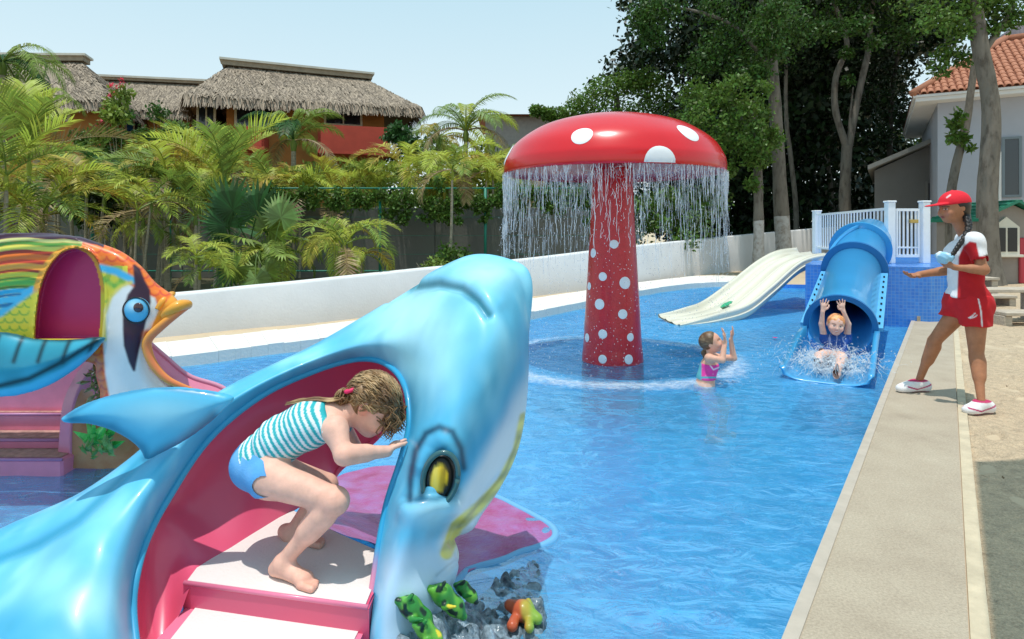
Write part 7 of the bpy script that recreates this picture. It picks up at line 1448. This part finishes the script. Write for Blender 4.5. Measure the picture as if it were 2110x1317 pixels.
# bushes seen through the curtain of water and far palms' understorey
C_ = [cl(rnd.uniform(60, 1080), rnd.uniform(345, 450), rnd.uniform(19.5, 24), rnd.uniform(22, 45), 150) for _ in range(130)]
leaves(C_, .17, m_lg, 'undergrowth', seed=9, kind='stuff', label='tangled green undergrowth between the palms and the hotel', hollow=0)
C_ = [cl(rnd.uniform(1120, 1480), rnd.uniform(395, 500), rnd.uniform(18.5, 23), rnd.uniform(20, 40), 200) for _ in range(70)]
leaves(C_, .13, m_ltl, 'hedge', seed=19, kind='stuff', label='brownish green hedge behind the white wall seen through the falling water', hollow=0)

C_ = [cl(rnd.uniform(740, 1480), rnd.uniform(275 if 0 else 300, 480), rnd.uniform(30, 38), rnd.uniform(28, 45), 160) for _ in range(150)]
leaves(C_, .24, m_lt, 'far_trees', seed=29, kind='stuff', label='far green trees between the thatched house and the toadstool', hollow=0)
# ---- tall trees on the right
def limb(t, pts, r0, r1, m, white=None, name='trunk', n=10):
    P = catmull(np.array(pts, float), 26); rr = np.linspace(r0, r1, 26); rr = rr*(1+.05*vnoise(P, 3, 4)); 
    if name == 'trunk': rr[:4] *= np.array([1.45, 1.25, 1.12, 1.04])
    V, Fq = tube(P, rr, n, False); V = V+.02*r0/.2*vnoise(V, 5, 2)[:, None]
    if white: mi = [1 if V[list(f)][:, 2].mean() < white else 0 for f in Fq]; obj(name, V, Fq, [m, m_trw], t, midx=mi)
    else: obj(name, V, Fq, m, t)
def tree(base, label, limbs, crowns, m_l, size=.13, white=None, m_t=None, dens=1., name='tree', n=14):
    m_t = m_t or m_trk; t = thing(name, (base[0], base[1], -.02), label, 'tree')
    for i, (pts, r0, r1) in enumerate(limbs): limb(t, pts, r0, r1, m_t, white if i == 0 else None, 'trunk' if i == 0 else 'branch')
    leaves(crowns, size, m_l, 'crown', t, seed=int(base[0]*10+base[1]), dens=dens, hollow=.1); return t
def L(D, *pts): return [W(a, b, D) for a, b in pts]
def B0(px, D): p = W(px, 0, D); return np.array([p[0], D, -.02])
D_ = 19.5; b = B0(1563, D_)
tree(b, 'slim tree with whitewashed foot standing left of the thicker whitewashed tree', [([b]+L(D_, (1563, 450), (1561, 330), (1556, 260), (1550, 210)), .17, .09), (L(D_, (1558, 300), (1520, 230), (1490, 180)), .06, .02)],
     [cl(1560, 262, D_-1, 24, 150), cl(1540, 225, D_-1, 22, 120), cl(1575, 235, D_-.8, 20, 110), cl(1566, 300, D_-1, 20, 120), cl(1592, 270, D_-.6, 16, 80), cl(1535, 285, D_-1, 18, 90), cl(1520, 170, D_-.8, 30, 160), cl(1575, 180, D_-.8, 22, 110), cl(1560, 325, D_-.5, 34), cl(1530, 300, D_, 40), cl(1585, 290, D_, 34), cl(1500, 260, D_-.4, 45), cl(1470, 300, D_, 40), cl(1440, 240, D_, 45), cl(1495, 350, D_, 28, 260), cl(1550, 380, D_-.3, 20, 160), cl(1420, 290, D_+.5, 40), cl(1540, 220, D_, 50), cl(1480, 200, D_, 45), cl(1430, 195, D_+1, 38), cl(1410, 255, D_+1.5, 38), cl(1450, 340, D_+1, 34)], m_ltl, .13, white=W(0, 462, D_)[2], dens=1.5)
D_ = 21; b = B0(1618, D_)
tree(b, 'thick whitewashed tree trunk leaning left behind the cream slide', [([b]+L(D_, (1612, 470), (1604, 330), (1592, 150), (1580, 40), (1560, -60)), .27, .13), (L(D_, (1590, 150), (1520, 60), (1420, 20), (1340, 20)), .08, .03)],
     [cl(1330, 25, D_, 42), cl(1345, 75, D_, 32), cl(1325, 45, D_, 30), cl(1375, 20, D_, 45), cl(1480, 90, D_, 50), cl(1480, 20, D_, 60), cl(1540, 60, D_, 60), cl(1530, 140, D_, 55), cl(1600, 30, D_, 60), cl(1590, 100, D_-1.2, 34), cl(1575, 60, D_-1.2, 40), cl(1600, 20, D_-1.2, 40), cl(1560, 150, D_-1.2, 30), cl(1450, 130, D_, 45), cl(1590, 110, D_+1, 55), cl(1650, 60, D_+1, 55), cl(1400, -60, D_, 70), cl(1500, -60, D_, 80), cl(1600, -60, D_, 80)], m_lt, .13, white=W(0, 455, D_)[2], dens=1.6)
D_ = 25; b = B0(1742, D_)
tree(b, 'pale forked tree whose two limbs rise behind the tunnel slide', [([b]+L(D_, (1742, 470), (1741, 400), (1745, 300)), .26, .19), (L(D_, (1745, 305), (1722, 230), (1722, 160), (1745, 90), (1720, 10), (1700, -60)), .14, .07), (L(D_, (1748, 305), (1768, 200), (1790, 100), (1795, 30), (1810, -50)), .15, .07), (L(D_, (1750, 290), (1752, 240), (1758, 180)), .07, .03)],
     [cl(1720, 60, D_-1.5, 34), cl(1770, 50, D_-1.5, 30), cl(1800, 90, D_-1.5, 24, 200), cl(1700, 10, D_, 60), cl(1760, -10, D_, 60), cl(1830, 20, D_, 60), cl(1745, 110, D_-.6, 17, 160), cl(1748, 165, D_-.6, 15, 130), cl(1660, 50, D_+1, 55), cl(1860, 70, D_, 45), cl(1800, -70, D_, 80), cl(1690, -80, D_, 80)], m_lt, .14, dens=1.3)
D_ = 28; b = B0(1835, D_)
tree(b, 'dark tree with thin black trunk left of the annex', [([b]+L(D_, (1835, 440), (1833, 300), (1838, 200), (1850, 100)), .16, .08)],
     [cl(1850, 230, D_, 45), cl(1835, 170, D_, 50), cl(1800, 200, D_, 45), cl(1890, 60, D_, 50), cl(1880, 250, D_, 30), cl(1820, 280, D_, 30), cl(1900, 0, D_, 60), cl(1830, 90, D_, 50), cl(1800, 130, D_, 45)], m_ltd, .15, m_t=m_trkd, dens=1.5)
for (px_, D_, x1, r_, lab) in ((1640, 27, 1620, .12, 'thin dark tree just right of the thick whitewashed trunk'), (1716, 30, 1706, .12, 'thin dark trunk close left of the pale forked tree'), (1686, 33, 1690, .09, 'thinnest dark trunk deep in the wood')):
    b = B0(px_, D_); tree(b, lab, [([b]+L(D_, (px_, 430), (px_-10, 330), (x1, 240), (x1, 100)), r_, r_*.6)], [cl(x1, 60, D_, 60), cl(x1+30, 120, D_, 50), cl(x1-30, 130, D_, 50)], m_ltd, .16, m_t=m_trk, dens=1.2)
D_ = 15.8; b = B0(2040, D_)
tree(b, 'big pale barked tree behind the woman, in front of the white house', [([b]+L(D_, (2036, 500), (2034, 400), (2042, 280), (2040, 200), (2022, 110), (2012, 40), (2000, -40)), .25, .17), (L(D_, (2024, 110), (2060, 60), (2090, 10)), .09, .04)],
     [cl(2000, 15, D_, 38), cl(2055, 5, D_, 45), cl(2090, 40, D_, 30, 260), cl(1975, 60, D_, 34, 300), cl(1950, 110, D_+.6, 28, 200), cl(1935, 140, D_+.6, 26, 180), cl(1985, 120, D_+.6, 24, 160), cl(1930, 40, D_, 40), cl(2040, 60, D_, 26, 220), cl(2000, -60, D_, 80, 800), cl(2110, -40, D_, 70, 700), cl(1900, -30, D_+1, 70, 700)], m_ltl, .11, dens=1.5)
D_ = 17; b = B0(1962, D_)
tree(b, 'thin leaning tree with a leafy tuft beside the white house corner', [([b]+L(D_, (1958, 430), (1968, 350), (1990, 260), (2003, 170), (2012, 100)), .13, .08)],
     [cl(1968, 255, D_-.2, 17, 130), cl(1982, 285, D_-.2, 17, 120), cl(1965, 285, D_-.2, 12, 60), cl(2000, 305, D_-.2, 9, 40), cl(1978, 235, D_-.2, 12, 60)], m_ltl, .15, dens=1.)
D_ = 34; b = B0(1280, D_)
tree(b, 'broad flat topped green tree against the sky right of the toadstool top', [([b]+L(D_, (1280, 400), (1275, 260), (1270, 200)), .3, .15)],
     [cl(x_, y_, D_, r_, 700) for x_, y_, r_ in ((1200, 215, 38), (1240, 185, 40), (1290, 170, 40), (1330, 165, 38), (1350, 200, 45), (1160, 240, 30), (1260, 230, 50), (1320, 240, 55), (1370, 250, 50), (1210, 260, 40), (1130, 235, 18), (1105, 228, 14))], leafmat('bright tree leaf', (.11, .20, .03), (.15, .24, .04), .4, .04, .35), .17, dens=1.5)  # lighter leaf green for this one tree
D_ = 40
for (px_, py_, lab, nm) in ((1895, 285, 'sunlit light green tree far behind the annex roof', 'tree'),):
    b = B0(px_, D_); tree(b, lab, [([b]+L(D_, (px_, 380), (px_, 300)), .2, .1)], [cl(px_-30, 270, D_, 34, 500), cl(px_+10, 290, D_, 34, 500), cl(px_-5, 250, D_, 30, 400), cl(px_+25, 240, D_, 26, 300)], m_ltl, .2)
# the wood behind: one dark mass, canopy closed overhead
r = np.random.RandomState(3); C_ = []
for k in range(560):
    y = r.uniform(28, 46); px_ = r.uniform(1400, 1810); py_ = r.uniform(-60, 500); C_.append(cl(px_ if py_ > 150 else max(px_, 1480), py_, y, 66, 120))
for k in range(130):
    px_ = r.uniform(1740, 1935); py_ = r.uniform(-60, 235 if px_ < 1850 else 90); C_.append(cl(px_, py_, r.uniform(31, 42), 42, 120))
for k in range(260):
    x = r.uniform(6.5, 21); y = r.uniform(23, 40); C_.append((x, y, r.uniform(10.5, 15), 1.6, 120))
for k in range(60): C_.append(cl(r.uniform(1780, 1880), r.uniform(300, 480), r.uniform(34, 44), 45, 120))
for k in range(50): C_.append(cl(r.uniform(1380, 1480), r.uniform(260, 480), r.uniform(27, 36), 42, 160))
C_ = [c for c in C_ if c[2] > -.5]
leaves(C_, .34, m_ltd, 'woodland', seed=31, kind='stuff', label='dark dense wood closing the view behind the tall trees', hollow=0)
# fallen leaves on the sand
V = []; n_ = 0; Fq = []
for k in range(420):
    x0 = rnd.uniform(0, 5)**1.0; y0 = rnd.uniform(2, 15); p = np.array([R0[0]+.1+(y0-2.07)*dk+x0, y0, .004]); 
    if y0 > 9.3 and p[0] < 6.6+(y0-9.3)*.7: continue
    a = rnd.uniform(0, 2*PI); s = rnd.uniform(.008, .022); d = np.array([math.cos(a), math.sin(a), rnd.uniform(0, .5)])*s; e = np.array([-math.sin(a), math.cos(a), 0])*s*.5; V += [p-d, p+e, p+d, p-e]; Fq.append((n_, n_+1, n_+2, n_+3)); n_ += 4
o = obj('leaf_litter', V, Fq, M('dry leaf litter', (.16, .10, .05), .9, isl=.5), smooth=False, kind='stuff'); o['label'] = 'scattered dry leaves on the sand beside the pool'
